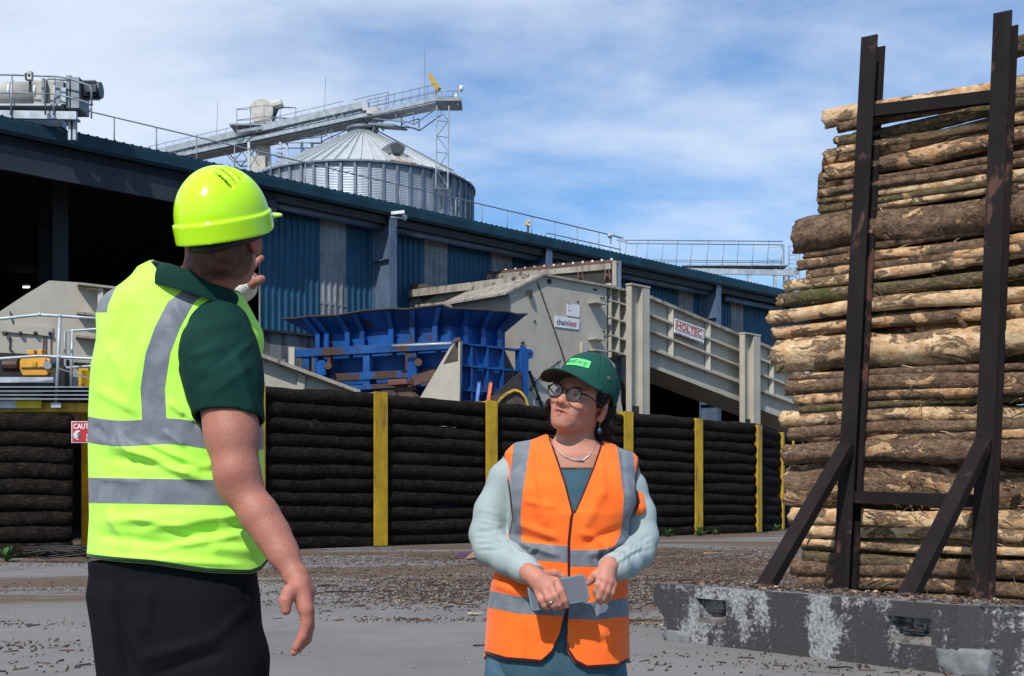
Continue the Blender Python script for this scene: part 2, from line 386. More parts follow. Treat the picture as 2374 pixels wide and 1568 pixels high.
# ---- small things on roof and wall
def floodlight(x, y, Y, s, lab):
    t = thing('junction_camera', lab, 'camera box', P(x, y+s*.6, Y)); k = s*Y/F
    d = paint('box_dark_'+str(x), (.03, .03, .028), amt=.3); w = paint('box_pale_'+str(x), (.45, .45, .42), amt=.5)
    c = P(x, y, Y)
    MB().box(c+Vector((-.22*k, 0, .05*k)), (.35*k, .5*k, .6*k)).build('hood', d if x < 200 else paint('box_yellow', (.5, .45, .05)), t, bevel=.01)
    MB().box(c+Vector((.15*k, -.1, 0)), (.42*k, .5*k, .8*k)).build('housing', w, t, bevel=.015)
    MB().ball(c+Vector((.15*k, -.1-.25*k, 0)), (.12*k, .05*k, .15*k)).build('lens', d, t, smooth=True)
    MB().tube([c+Vector((0, 0, -.3*k)), c+Vector((0, 0, -1.3*k))], .13*k, 8).build('bracket', d, t)
floodlight(1224, 519, 43, 17, 'small yellow and white camera box standing on the roof edge behind the guard rail')
floodlight(70, 180, 30, 26, 'dark camera box on a stem above the rooftop duct, far left')
t = thing('security_camera', 'white security camera under the eaves on the nearest blue grey column', 'camera', wp(915, 500, .1))
c = wp(915, 497, .15)
MB().beam(c+U*-.15, c+U*.2+NN*.25+Zv*.06, .12, .10).build('camera_body', paint('cctv_white', (.62, .64, .66), amt=.2), t, bevel=.01)
MB().beam(c+U*-.15+Zv*-.12, c+U*.35+NN*.1+Zv*-.1, .08, .05).build('bracket', galv, t); MB().ball(c+U*.32+NN*.1+Zv*-.08, .1).build('junction', galv, t)
t = thing('anemometer', 'tiny weather sensor clamped to the roof guard rail', 'sensor', P(1416, 565, 46.5))
MB().tube([P(1416, 566, 46.5), P(1416, 548, 46.5)], .03, 6).build('stem', galvd, t); MB().ball(P(1414, 547, 46.5), .1).ball(P(1420, 545, 46.5), .07).build('sensor_head', galv, t)

# ---- rooftop duct and motor on the far left
YL = 31.5
rd = thing('rooftop_conveyor_drive', 'cream rooftop conveyor tube with grey motor on a railed platform, upper left', 'conveyor', P(80, 290, YL))
dcm = paint('aged_cream_metal', (.42, .40, .36), (.10, .085, .07), .6, 1.2, 3, .55)
dgm = paint('dark_motor_paint', (.035, .05, .06), (.02, .02, .02), .4, 2, 2, .4)
MB().tube([P(-120, 221, YL), P(88, 224, YL)], .36, 24).build('tube_casing', dcm, rd, smooth=True)
for x in (-40, 30, 90): MB().tube([P(x, 223, YL), P(x+4, 223, YL)], .385, 24).build('casing_band', galv, rd)
MB().box(P(122, 228, YL), (.72, .7, .70)).build('gear_housing', dcm, rd, bevel=.02)
for x, w, h, y in ((112, .07, .75, 226), (149, .24, .70, 231), (171, .14, .85, 224), (184, .26, .80, 226)):
    MB().box(P(x, y, YL-.2), (w, .75, h)).build('frame_plate', galvd, rd, bevel=.01)
MB().box(P(148, 224, YL-.62), (.14, .1, .42)).build('switch_box', galv, rd, bevel=.01)
r = MB(); r.tube([P(184, 210, YL-.2), P(231, 210, YL-.2)], .19, 20); r.tube([P(226, 210, YL-.2), P(235, 210, YL-.2)], .21, 20)
for k in range(10): r.box(P(190+k*4, 210, YL-.2), (.012, .41, .41))
r.build('motor', dgm, rd); MB().box(P(212, 206, YL-.42), (.28, .1, .2)).build('terminal_box', dgm, rd, bevel=.01)
r = MB(); r.beam(P(-120, 264, YL-.7), P(178, 269, YL-.7), .1, .20); r.box((P(-120, 262, YL)+P(165, 264, YL))/2, (3.2, 1.4, .05)); r.beam(P(-120, 280, YL+.5), P(170, 283, YL+.5), .1, .2)
r.beam(P(-20, 288, YL), P(150, 290, YL), .3, .18)
r.build('platform', galv, rd)
for x, y0_, y1_ in ((172, 262, 318), (165, 265, 318), (20, 275, 300), (60, 285, 300)): MB().beam(P(x, y0_, YL-.5), P(x, y1_+8, YL-.5), .12, .12, (0, 1, 0)).build('support', galv, rd)
MB().tube([P(-100, 172, YL-.8), P(30, 174, YL-.8), P(135, 178, YL-.8), P(165, 184, YL-.8), P(208, 199, YL-.8), P(212, 210, YL-.8), P(212, 246, YL-.8)], .024, 8).build('hand_rail', galvd, rd, smooth=True)
MB().tube([P(-100, 214, YL-.8), P(130, 218, YL-.8), P(200, 237, YL-.8), P(212, 246, YL-.8)], .02, 8).build('mid_rail', galvd, rd, smooth=True)
for x, y in ((28, 173), (127, 178), (212, 212)): MB().tube([P(x, y, YL-.8), P(x-3 if x < 200 else x, 268 if x < 200 else 275, YL-.8)], .022, 6).build('post', galv, rd, smooth=True)
MB().tube([P(105, 266, YL-.9), P(106, 188, YL-.9), P(112, 183, YL-.9), P(160, 187, YL-.9)], .022, 6).build('ladder_loop', galvd, rd, smooth=True)
MB().tube([P(206, 226, YL-.3), P(204, 236, YL-.3), P(212, 240, YL-.3), P(214, 228, YL-.3)], .012, 5).tube([P(216, 240, YL-.3), P(207, 258, YL-.3), P(185, 268, YL-.3)], .012, 5).build('cable', dgm, rd)

# ================================================================ SILO
YS = 75.0; SX = (841-CX)/F*YS; RS = 6.75; EH = 20.25; AH = 24.05
silo = thing('grain_silo', 'big round galvanised silo with conical ribbed roof behind the shed', 'silo', (SX, YS, 0))
swm = paint('silo_wall_steel', (.40, .45, .52), (.16, .18, .20), .35, .5, 5, .42, metal=.55, var=.15, bump=0)
srm = paint('silo_roof_steel', (.60, .63, .64), (.36, .37, .38), .35, .4, 1, .34, metal=.55, var=.08, bump=0)
ssm = paint('silo_stiffener_steel', (.16, .19, .23), (.1, .1, .1), .4, 1, 5, .5, metal=.4)
ns = 168; v = []; fcs = []
zs = [4.0]
while zs[-1] < EH-.06: zs += [zs[-1]+.045, zs[-1]+.09]
for i, z in enumerate(zs):
    rr = RS+(.022 if i % 2 else -.0)
    for k in range(ns): a = 2*math.pi*k/ns; v.append((SX+rr*math.cos(a), YS+rr*math.sin(a), z))
for i in range(len(zs)-1):
    for k in range(ns): fcs.append((i*ns+k, i*ns+(k+1) % ns, (i+1)*ns+(k+1) % ns, (i+1)*ns+k))
m_ = MB(); m_.v = v; m_.f = fcs; m_.mi = [0]*len(fcs); m_.build('wall', swm, silo, flip=False)
r = MB(); r.tube([(SX, YS, 0), (SX, YS, 4.0)], RS, 64); r.build('base_ring', swm, silo)
def cyl(a, rr, z): return Vector((SX+rr*math.cos(a), YS+rr*math.sin(a), z))
nr = 54; r = MB()
for k in range(nr):
    a = 2*math.pi*k/nr; t_ = Vector((-math.sin(a), math.cos(a), 0)); rd_ = Vector((math.cos(a), math.sin(a), 0))
    r.box(cyl(a, RS+.09, (4+EH)/2), (.14, .16, EH-4.1), (t_, rd_, Zv))
r.build('stiffeners', ssm, silo)
r = MB()
for k in range(64):
    a, b = 2*math.pi*k/64, 2*math.pi*(k+1)/64
    r.quad(cyl(a, RS+.22, EH-.02), cyl(b, RS+.22, EH-.02), cyl(b, .75, AH-.35), cyl(a, .75, AH-.35))
r.quad(*[cyl(2*math.pi*k/64, RS+.22, EH-.03) for k in range(64)])
ro = r.build('roof', srm, silo, flip=True)
r = MB()
for k in range(60):
    a = 2*math.pi*k/60
    p, q = cyl(a, RS+.24, EH+.02), cyl(a, .8, AH-.32); r.beam(p, q, .05, .13)
r.build('roof_ribs', srm, ro)
r = MB(); r.tube([(SX, YS, EH-.10), (SX, YS, EH+.0)], RS+.26, 96); r.build('eave_ring', ssm, silo)
r = MB(); r.tube([(SX, YS, AH-.5), (SX, YS, AH-.05)], .85, 32); r.tube([(SX, YS, AH-.1), (SX, YS, AH+.05)], 1.0, 32)
r.build('cap_collar', ssm, silo)
# hatch box on the cone toward the right front, rust stain plate
ah = math.atan2(-.82, .42); hc = cyl(ah, RS*.78, EH+(AH-EH)*.22+.42)
hx = Vector((-math.sin(ah), math.cos(ah), 0)); hy = Vector((math.cos(ah), math.sin(ah), 0))
r = MB(); r.prism([hc+hx*x_+Zv*z_+hy*.45 for x_, z_ in ((-.42, -.4), (.42, -.4), (.55, .05), (.0, .34), (-.55, .05))], hy*-1.3)
r.build('roof_vent', galvd, silo)
r = MB(); r.prism([hc+hx*x_+Zv*z_+hy*.47 for x_, z_ in ((-.30, -.34), (.30, -.34), (.42, .02), (.0, .22), (-.42, .02))], hy*.02); r.build('vent_opening', paint('vent_dark', (.07, .065, .06)), silo)
rustm = paint('rust_stain', (.36, .22, .12), (.5, .45, .4), .8, 3, 1)
r = MB(); d2 = (cyl(ah, RS+.2, EH+.03)-cyl(ah, RS*.6, EH+(AH-EH)*.42)).normalized(); nrm = hx.cross(d2).normalized(); nrm = nrm if nrm.z > 0 else -nrm
c0 = cyl(ah, RS*.985, EH+.16)+nrm*.02; pl = []
for k in range(14): a = 2*math.pi*k/14; pl.append(c0+hx*(math.cos(a)*(.75+.25*math.sin(3*a)))+d2*(math.sin(a)*.32))
r.prism(pl, nrm*.012); r.build('rust_patch', rustm, silo)
r = MB(); aa = math.atan2(-.55, .83)                                           # roof ladder on right slope
for o_ in (-.22, .22):
    tt = Vector((-math.sin(aa), math.cos(aa), 0))*o_; r.beam(cyl(aa, RS+.1, EH+.25)+tt, cyl(aa, 1.0, AH-.2)+tt, .05, .05)
for k in range(22):
    q = k/21; c0 = cyl(aa, RS+.1, EH+.25).lerp(cyl(aa, 1.0, AH-.2), q); r.beam(c0-Vector((-math.sin(aa), math.cos(aa), 0))*.22, c0+Vector((-math.sin(aa), math.cos(aa), 0))*.22, .04, .04)
r.build('roof_ladder', galvd, silo)

# ================================================================ GANTRY over the silo
def G(x, y, o=0.0):      # on the gantry's own vertical plane (runs back to the left)
    Y = 75-.024*(x-841); return P(x, y, Y)+Vector((.2, 1, 0)).normalized()*o
gt = thing('conveyor_gantry', 'sloping grey conveyor gantry with handrails passing over the silo top', 'conveyor', G(841, 300))
def gl(mb, x0_, y0_, x1_, y1_, w, h, o=0.0): return mb.beam(G(x0_, y0_, o), G(x1_, y1_, o), w, h)
gl(MB(), 330, 363, 846, 245, .5, .42).build('trough', galv, gt)
r = MB(); gl(r, 330, 375, 846, 259, .2, .12, .2)
for k in range(26):
    q = k/25; x = 345+q*490; y = 372-q*113; r.beam(G(x, y-5, .3), G(x, y+10, .3), .08, .1, (0, 1, 0))
gl(r, 330, 384, 850, 272, .3, .22, -.3); gl(r, 330, 384, 850, 272, .1, .22, .9)
r.build('stringers', galv, gt)
gl(MB(), 330, 390, 850, 279, 1.1, .05, .3).build('walkway_floor', galvd, gt)
r = MB(); gl(r, 849, 272, 1022, 233, .14, .22, -.35); gl(r, 849, 272, 1022, 233, .14, .22, .9); gl(r, 849, 276, 1030, 238, 1.2, .05, .3)
r.build('upper_walkway', galv, gt)
gl(MB(), 870, 292, 928, 296, 1.2, .12).build('lower_landing', galvd, gt)
r = MB(); r.box(G(1037, 236, .4), (1.5, 1.8, .22)); r.build('end_platform', galvd, gt)
MB().box(G(870, 262, -.2), (.9, .5, .38)).build('drive_motor', dcm, gt, bevel=.03); MB().box(G(849, 250, -.1), (.35, .7, .6)).build('end_box', galv, gt)
for y_, x_, w in ((286, 841, .2), (283, 866, .12), (285, 812, .12)): MB().beam(G(x_, y_-12), G(x_, 306 if x_ != 841 else 302), w, w, (0, 1, 0)).build('stand', galvd, gt)
r = MB()
for x0_, x1_ in ((812, 841), (841, 866), (866, 890)): r.beam(G(x0_, 279), G(x1_, 304), .07, .07); r.beam(G(x1_, 279), G(x0_, 304), .07, .07)
r.build('stand_bracing', galvd, gt)
# railings: lower flight (both sides) and upper flight
for o_ in (-.4, 1.0):
    MB().tube([G(335, 362+(-14), o_), G(800, 256-16, o_)], .022, 6).build('hand_rail', galvd, gt)
    for k in range(27):
        q = k/26; x = 340+q*455; y = 383-q*101
        MB().tube([G(x+3, y-6, o_), G(x-3, y-36+(0 if o_ < 0 else -3), o_)], .018, 5).build('rail_post', galvd, gt)
MB().tube([G(808, 220, 1.0), G(889, 201, 1.0), G(889, 243, 1.0)], .025, 6).tube([G(812, 236, 1.0), G(889, 217, 1.0)], .02, 6).build('hand_rail', galvd, gt)
for x in (808, 829, 856): MB().tube([G(x, 220-(x-808)*.235, 1.0), G(x+8, 250-(x-808)*.2, 1.0)], .02, 5).build('rail_post', galvd, gt)
for o_, dy in ((-.4, 0), (1.0, -3)):
    MB().tube([G(855, 238+dy, o_), G(1013, 202+dy, o_)], .022, 6).build('hand_rail', galvd, gt); MB().tube([G(855, 254+dy, o_), G(1024, 214+dy, o_)], .018, 6).build('mid_rail', galvd, gt)
    for k in range(9):
        x = 862+k*19; y = 270-(x-849)*.225
        MB().tube([G(x, y, o_), G(x, y-34+dy, o_)], .02, 5).build('rail_post', galvd, gt)
MB().tube([G(1024, 198, 1.), G(1059, 208, .2), G(1060, 242, .2)], .025, 6).tube([G(1024, 212, 1.), G(1058, 220, .2)], .02, 6).tube([G(1044, 205, .6), G(1044, 232, .6)], .02, 5).build('end_rail', galvd, gt)
def truss(mb, x0, y0, x1, y1, x2, y2, o):
    mb.tube([G(x0, y0, o), G(x1, y1, o), G(x2, y2, o)], .05, 6)
r = MB()
for o_ in (-.3, .9):
    r.tube([G(870, 279, o_), G(951, 287, o_), G(963, 293, o_), G(1014, 256, o_)], .04, 6)
    r.tube([G(921, 262, o_), G(921, 283, o_)], .04, 6); r.tube([G(962, 265, o_), G(962, 293, o_), G(921, 277, o_), G(962, 265, o_)], .04, 6)
    # lower flight trusses
    r.tube([G(520, 350, o_), G(545, 378, o_), G(580, 376, o_), G(600, 338, o_)], .05, 6); r.tube([G(545, 378, o_), G(586, 330, o_)], .04, 6); r.tube([G(560, 345, o_), G(580, 376, o_)], .04, 6)
    r.tube([G(700, 322, o_), G(725, 324, o_), G(755, 320, o_), G(775, 305, o_)], .04, 6); r.tube([G(734, 296, o_), G(734, 322, o_)], .04, 6); r.tube([G(725, 324, o_), G(812, 283, o_)], .04, 6)
    r.tube([G(640, 335, o_), G(775, 334, o_), G(775, 305, o_)], .035, 6); r.tube([G(755, 305, o_), G(770, 330, o_)], .03, 6)
r.build('truss', galvd, gt)
# lattice tower under the right end
tw = thing('lattice_tower', 'slim lattice tower holding the right end of the gantry in front of the silo', 'tower', P(1027, 438, 69.9))
Yt = 69.7
for x0_, x1_, dy in ((1013, 1010, 0), (1041, 1038, 0), (1013, 1010, .8), (1041, 1038, .8)): MB().tube([P(x0_, 246, Yt+dy), P(x1_, 438, Yt+dy)], .045, 6).build('leg', galv, tw)
r = MB(); ys = [250, 280, 316, 353, 396, 436]
for a, b in zip(ys, ys[1:]):
    r.tube([P(1013, b, Yt), P(1040, b+3, Yt)], .025, 5)
for i, (a, b) in enumerate(zip(ys, ys[1:])):
    p, q = (1013, 1040) if i % 2 == 0 else (1040, 1013); r.tube([P(p, a, Yt), P(q, b, Yt)], .025, 5)
for y in (400, 430):
    for x in (1011, 1039): r.tube([P(x, y, Yt), P(x, y, Yt+1.6)], .03, 5)
r.build('bracing', galvd, tw)
# yellow davit, dome camera, antennas
yl = paint('hoist_yellow', (.48, .30, .03), (.12, .08, .03), .4)
dvt = thing('hoist_davit', 'small yellow hoist arm raised above the gantry end platform', 'hoist', G(1011, 230))
MB().tube([G(1011, 232), G(1011, 203)], .06, 8).build('post', yl, dvt); MB().beam(G(995, 173), G(1016, 206), .14, .20).build('arm', yl, dvt, bevel=.01); MB().beam(G(1003, 190), G(1018, 208), .2, .24).build('winch', yl, dvt)
dc = thing('dome_camera', 'white dome camera on a swan neck pole at the gantry end', 'camera', G(1058, 232, .2))
MB().tube([G(1058, 240, .2), G(1058, 208, .2), G(1060, 199, .2), G(1065, 196, .2)], .03, 6).build('swan_neck', galv, dc); MB().ball(G(1067, 203, .2), (.14, .14, .2)).build('dome', MATS['cctv_white'], dc, smooth=True)
MB().ball(G(1056, 221, .2), (.1, .1, .15)).build('junction', MATS['cctv_white'], dc)
for x0_, y0_, x1_, y1_, lab in ((755, 178, 752, 262, 'thin whip antenna above the middle of the gantry'), (985, 116, 983, 240, 'tall whip antenna beside the yellow hoist arm'), (505, 236, 500, 345, 'thin whip antenna above the left end of the gantry')):
    a = thing('whip_antenna', lab, 'antenna', G(x1_, y1_), 'whip antennas on the gantry')
    MB().tube([G(x1_, y1_), G(x0_, y0_)], .016 if x0_ < 980 else .02, 5).build('rod', galvd, a); MB().tube([G(x1_, y1_), G(x1_, y1_-10)], .035, 6).build('rod_base', galvd, a)
# ---- bucket elevator
YE = 81.0
el_ = thing('bucket_elevator', 'bucket elevator with rounded head and spout behind the gantry', 'elevator', P(610, 400, YE))
MB().beam(P(610, 420, YE), P(610, 300, YE), .9, .5, (0, 1, 0)).build('leg_casing', dcm, el_)
MB().box(P(600, 385, YE-.3), (1.0, .6, 1.2)).build('boot_box', dcm, el_, bevel=.03)
hd = []
for k in range(13):
    a = math.pi*k/12; hd.append(P(609, 260, YE)+Vector((-math.cos(a)*.78, -.5, math.sin(a)*.72)))
hd += [P(640, 262, YE)+Vector((-.1, -.5, 0)), P(632, 290, YE)+Vector((0, -.5, 0)), P(592, 290, YE)+Vector((0, -.5, 0))]
MB().prism(hd, (0, 1.0, 0)).build('head', dcm, el_)
MB().tube([P(612, 256, YE), P(635, 246, YE), P(655, 240, YE)], .33, 10).build('spout', dcm, el_); MB().tube([P(640, 246, YE), P(634, 262, YE), P(622, 286, YE)], .24, 10).build('return_duct', dgm, el_)
r = MB(); r.box(P(600, 301, YE), (3.4, 2.4, .12)); r.beam(P(550, 306, YE-1.2), P(610, 296, YE-1.2), .1, .2); r.build('platform', galvd, el_)
c4 = [P(549, 304, YE-1.2), P(612, 296, YE-1.2), P(686, 300, YE+.6), P(640, 300, YE+1.2), P(549, 304, YE+1.2)]
for h in (1.45, .72):
    MB().tube([p+Zv*h for p in (c4[0], c4[1], c4[2])], .025, 6).tube([p+Zv*h for p in (c4[0], c4[4], c4[3], c4[2])], .025, 6).build('hand_rail', galvd, el_)
for p in c4+[(c4[0]+c4[1])/2, (c4[1]+c4[2])/2, (c4[4]+c4[3])/2]: MB().tube([p, p+Zv*1.45], .025, 6).build('rail_post', galvd, el_)
for x in (577, 650, 665, 724, 700):
    MB().beam(P(x, 330, YE-2), P(x, 420, YE-2), .16, .16, (0, 1, 0)).build('support_leg', galv, el_)
r = MB()
for a, b in (((577, 345), (600, 385)), ((650, 345), (665, 400)), ((665, 345), (650, 400)), ((700, 340), (724, 375)), ((724, 340), (700, 375)), ((577, 395), (601, 350))): r.tube([P(*a, YE-2), P(*b, YE-2)], .03, 5)
for k in range(9): r.tube([P(640, 335+k*10, YE-2.3), P(650, 335+k*10, YE-2.3)], .03, 5)
r.build('support_bracing', galvd, el_)
# ================================================================ MACHINES between fence and shed
cream = paint('cream_machine_paint', (.40, .365, .30), (.09, .07, .05), .45, 1.3, 6, .5, var=.10, bump=.04, rust=(.10, .05, .03), rust_amt=.10)
creamd = paint('dirty_cream_paint', (.30, .27, .225), (.05, .042, .03), .85, 1.8, 4, .6, var=.2, bump=.1, rust=(.07, .045, .03), rust_amt=.45)
grime = paint('bark_grime', (.07, .055, .045), (.25, .23, .2), .35, 4, 1, .9, var=.4, bump=.5)
brownst = paint('brown_oxide_steel', (.10, .055, .04), (.30, .27, .24), .3, 4, 1, .7, var=.3, bump=.2)
blackst = paint('black_steel', (.025, .022, .020), (.06, .05, .04), .5, 4, 2, .6, bump=.1)
signw = paint('sign_plate', (.62, .63, .66), (.25, .2, .17), .25, 2, 2, .45, var=.06, bump=0)
signr = paint('sign_red_lettering', (.42, .09, .03), (.3, .1, .05), .2, 2, 1, .5)
signb = paint('sign_dark_lettering', (.04, .05, .09), (.08, .08, .1), .2, 2, 1, .5)
hs = thing('cream_machine_housing', 'tall cream steel machine housing with a chainless sign plate above the blue hopper', 'machine housing', wp(1290, 1150, 4.5))
n0 = 4.5
pts = [(1178.4, 674), (1263, 640), (1406.6, 664), (1406.6, 824), (1425, 845), (1452, 1000), (1380, 1090), (1232, 1090), (1228, 956), (1203, 800)]
MB().prism([wp(x, y, n0) for x, y in pts], NN*-2.6).build('front_plate', cream, hs)
r = MB()      # folded roof cap
for a, b in (((1172, 678), (1262, 634)), ((1262, 634), (1412, 661)), ((1412, 661), (1450, 670))):
    p, q = wp(*a, n0+.12), wp(*b, n0+.12); r.prism([p, q, q+Zv*-.07, p+Zv*-.07][::-1], NN*-2.9)
r.build('roof_cap', creamd, hs)
MB().beam(wp(1229, 672, n0+.1), wp(1231, 690, n0+.1), .12, .14, (0, 1, 0)).build('cap_bracket', blackst, hs)
# diagonal bolted seams
def seam(pts, n=n0+.012, w=.035, mat=blackst, nb=9):
    r = MB(); P_ = [wp(x, y, n) for x, y in pts]
    for a, b in zip(P_, P_[1:]): r.beam(a, b, w*.6, w, NN)
    for a, b in zip(P_, P_[1:]):
        for k in range(nb): r.ball(a.lerp(b, (k+.5)/nb)+NN*.02, .032, 6, 4)
    return r.build('bolted_seam', mat, hs)
seam([(1246, 655), (1302, 815), (1320, 880)]); seam([(1226, 860), (1262, 960)], w=.10, nb=6); seam([(1226, 905), (1255, 870), (1300, 835)], w=.02, nb=3)
r = MB()
for x, y in ((1210, 795), (1340, 700), (1400, 768), (1402, 780), (1214, 794), (1276, 650), (1276, 655), (1271, 650), (1271, 655), (1394, 691), (1400, 691), (1382, 672), (1378, 672), (1240, 745), (1232, 905), (1245, 925)): r.ball(wp(x, y, n0+.02), .04, 6, 4)
r.build('bolts', blackst, hs)
for y in (704, 788, 814): MB().box(wp(1386, y, n0+.16), (.62, .32, .035), (U, NN, Zv)).build('shelf_bracket', cream, hs)
MB().prism([wp(x, y, n0+.03) for x, y in ((1343, 795), (1356, 793), (1356, 824), (1343, 822))], NN*.12).build('hinge_block', cream, hs, bevel=.01)
# ribbed side bay
r = MB(); r.prism([wp(x, y, n0-.30) for x, y in ((1406, 660), (1449, 672), (1449, 828), (1406, 818))], NN*-1.2); r.build('ribbed_bay', cream, hs)
for x0, y0, x1, y1 in ((1406, 664, 1449, 675), (1406, 697, 1449, 710), (1406, 736, 1449, 751), (1406, 777, 1449, 792), (1406, 812, 1449, 826)):
    MB().beam(wp(x0, y0, n0-.15), wp(x1, y1, n0-.15), .34, .05).build('flange', cream, hs)
for x, y0, y1 in ((1408, 658, 830), (1427, 668, 824), (1447, 672, 828)): MB().beam(wp(x, y0, n0-.16), wp(x, y1, n0-.16), .05, .34, NN).build('stiffener', cream, hs)
MB().prism([wp(x, y, n0-.9) for x, y in ((1412, 825), (1500, 835), (1500, 935), (1470, 935))], NN*-.5).build('lower_chute', creamd, hs)
# signs
def plate(poly, n, mat, name, par, th=.02):
    return MB().prism([wp(x, y, n) for x, y in poly], NN*th).build(name, mat, par)
p = plate([(1285.6, 732), (1343.4, 740.8), (1341, 765), (1285.3, 758)], n0+.012, signw, 'sign_plate', hs)
a, b, c_ = wp(1291, 753.5, n0+.038), wp(1338, 759.5, n0+.038), wp(1291, 738, n0+.038)
xa = (b-a).normalized(); ya = (c_-a).normalized(); W = (b-a).length
r = MB(); w1 = text_on(r, 'chain', a+ya*.02, xa, ya, width=W*.545, bold=.018); r.build('lettering', signb, p, flip=False)
r = MB(); text_on(r, 'less', a+xa*(W*.555)+ya*.02, xa, ya, width=W*.40, bold=.018, shear=.22); r.build('lettering', signr, p, flip=False)
p = plate([(1314.4, 703.8), (1343.7, 708), (1342.5, 736.5), (1314, 732)], n0+.012, signw, 'info_plate', hs)
r = MB(); a = wp(1316, 728, n0+.038)
for dx, dy, s in ((.02, .30, 'Modell'), (.02, .20, 'Nr.'), (.02, .10, 'Baujahr'), (.26, .02, 'kg')): text_on(r, s, a+xa*dx+ya*dy, xa, ya, height=.038)
r.box(a+xa*.02+ya*.37+NN*.002, (.05, .002, .05), (xa, NN, ya)); r.build('lettering', signb, p, flip=False)
# brown roof frame behind
q = thing('brown_roof_frame', 'brown oxide roof frame with black side behind the cream housing', 'machine roof', P(1290, 1150, 41))
def PV(x, y, t): return P(x, y, 43.5-2.5*t)
MB().prism([PV(1121, 632, 0), PV(1300, 611, .6), PV(1420, 602, 1), PV(1433, 606, 1.05), PV(1433, 612, 1.05), PV(1300, 619, .6), PV(1121, 641, 0)], (-.9, 1.2, 0)).build('roof_sheet', brownst, q)
MB().beam(PV(1126, 645, 0), PV(1418, 618, 1), .16, .20).build('edge_channel', creamd, q)
MB().prism([PV(1124, 640, .02), PV(1420, 610, 1), PV(1420, 670, 1), PV(1124, 690, .02)], (-.5, .8, 0)).build('side_sheet', blackst, q)
MB().beam(PV(1124, 634, 0), PV(1124, 700, 0), .14, .14, (0, 1, 0)).build('post', blackst, q)
MB().beam(P(1424, 606, 40.9), P(1424, 1000, 40.9), .14, .2, (0, 1, 0)).build('post', creamd, q)
MB().beam(P(1433, 606, 41.0), P(1433, 1000, 41.0), .2, .14, (0, 1, 0)).build('post', steelblue, q)
r = MB()
for x, t in ((1152, .1), (1205, .28), (1338, .72), (1400, .93)):
    for dx in (-4, 4): r.beam(PV(x+dx, 628+(1-t)*14, t)+Vector((.1, -.2, 0)), PV(x+dx*1.6, 650+(1-t)*18, t)+Vector((.1, -.2, 0)), .05, .05, (0, 1, 0))
    r.beam(PV(x-4, 640+(1-t)*14, t)+Vector((.1, -.2, 0)), PV(x+4, 640+(1-t)*14, t)+Vector((.1, -.2, 0)), .05, .05)
r.build('roller_brackets', brownst, q)
r = MB()
for k in range(14): t = k/13; r.ball(PV(1128+290*t, 631-29*t, t), .05, 6, 4)
r.build('roof_bolts', signw, q)
for x in (1160, 1300): MB().beam(PV(x, 690, .3), PV(x, 1160, .3), .2, .2, (0, 1, 0)).build('leg', blackst, q)
# grimy conveyor between (behind blue hopper)
q = thing('grimy_feed_conveyor', 'cream conveyor caked in dark bark grime between blue hopper and housing', 'conveyor', P(1030, 1150, 40))
def PG(x, y): return P(x, y, 41.5-3.5*(x-885)/320)
MB().prism([PG(890, 697), PG(940, 678), PG(1208, 648), PG(1208, 760), PG(890, 760)], (-.6, 1.3, 0)).build('side_casing', creamd, q)
MB().prism([PG(884, 697), PG(926, 673), PG(958, 657), PG(978, 659), PG(950, 676), PG(895, 702)], (-.6, 1.3, 0)).build('nose_hood', brownst, q)
MB().prism([PG(958, 657), PG(982, 659), PG(1012, 666), PG(1010, 676), PG(952, 680)], (-.6, 1.3, 0)).build('hood_skirt', grime, q)
MB().beam(PG(946, 685)+Vector((.1, -.25, 0)), PG(1215, 652)+Vector((.1, -.25, 0)), .2, .24).build('edge_rail', creamd, q)
MB().prism([PG(972, 690)+Vector((.02, -.06, 0)), PG(1045, 681)+Vector((.02, -.06, 0)), PG(1040, 716)+Vector((.02, -.06, 0)), PG(985, 718)+Vector((.02, -.06, 0))], (-.01, .03, 0)).build('grime_patch', grime, q)
MB().prism([PG(1138, 668)+Vector((.1, -.3, 0)), PG(1180, 663)+Vector((.1, -.3, 0)), PG(1180, 740)+Vector((.1, -.3, 0)), PG(1130, 715)+Vector((.1, -.3, 0))], (-.1, .3, 0)).build('transfer_chute', grime, q)
for y in (697, 702, 677): MB().beam(PG(1138, y)+Vector((.1, -.38, 0)), PG(1178, y-4)+Vector((.1, -.38, 0)), .04, .06).build('chute_strap', creamd, q)
MB().beam(PG(950, 760), PG(950, 1185), .25, .25, (0, 1, 0)).build('leg', blackst, q); MB().beam(PG(1150, 760), PG(1150, 1185), .25, .25, (0, 1, 0)).build('leg', blackst, q)

# ---- inclined conveyor with columns
n1 = 4.1
cv = thing('inclined_conveyor', 'long cream inclined conveyor with flanged side panels and a HOLTEC sign', 'conveyor', wp(1650, 1150, n1))
def top(x): return 686+(x-1495)*(129/307)          # top edge of side panel
def row(x, k):                                       # flange rows, k = 0 top .. 4 bottom
    t0 = [686, 727, 764, 806, 845][k]; s = [129/307, .402, .393, .378, .388][k]
    return t0+(x-1495)*s
xe = 1960
MB().prism([wp(x, y, n1) for x, y in ((1496, row(1496, 0)), (xe, row(xe, 0)), (xe, row(xe, 4)), (1496, row(1496, 4)))], NN*-1.6).build('side_panel', cream, cv)
for k in range(5):
    w = .2 if k < 4 else .1
    MB().beam(wp(1496, row(1496, k), n1+w/2), wp(xe, row(xe, k), n1+w/2), w, .07 if k else .11).build('flange', cream if k else creamd, cv)
for x in (1555, 1641, 1788, 1870):
    MB().beam(wp(x, row(x, 0), n1+.09), wp(x, row(x, 3)+4, n1+.09), .18, .09, (0, 1, 0)).build('stiffener', cream, cv)
MB().beam(wp(1470, 860, n1-1.7), wp(xe, 1034, n1-1.7), .25, .3).build('return_beam', blackst, cv)
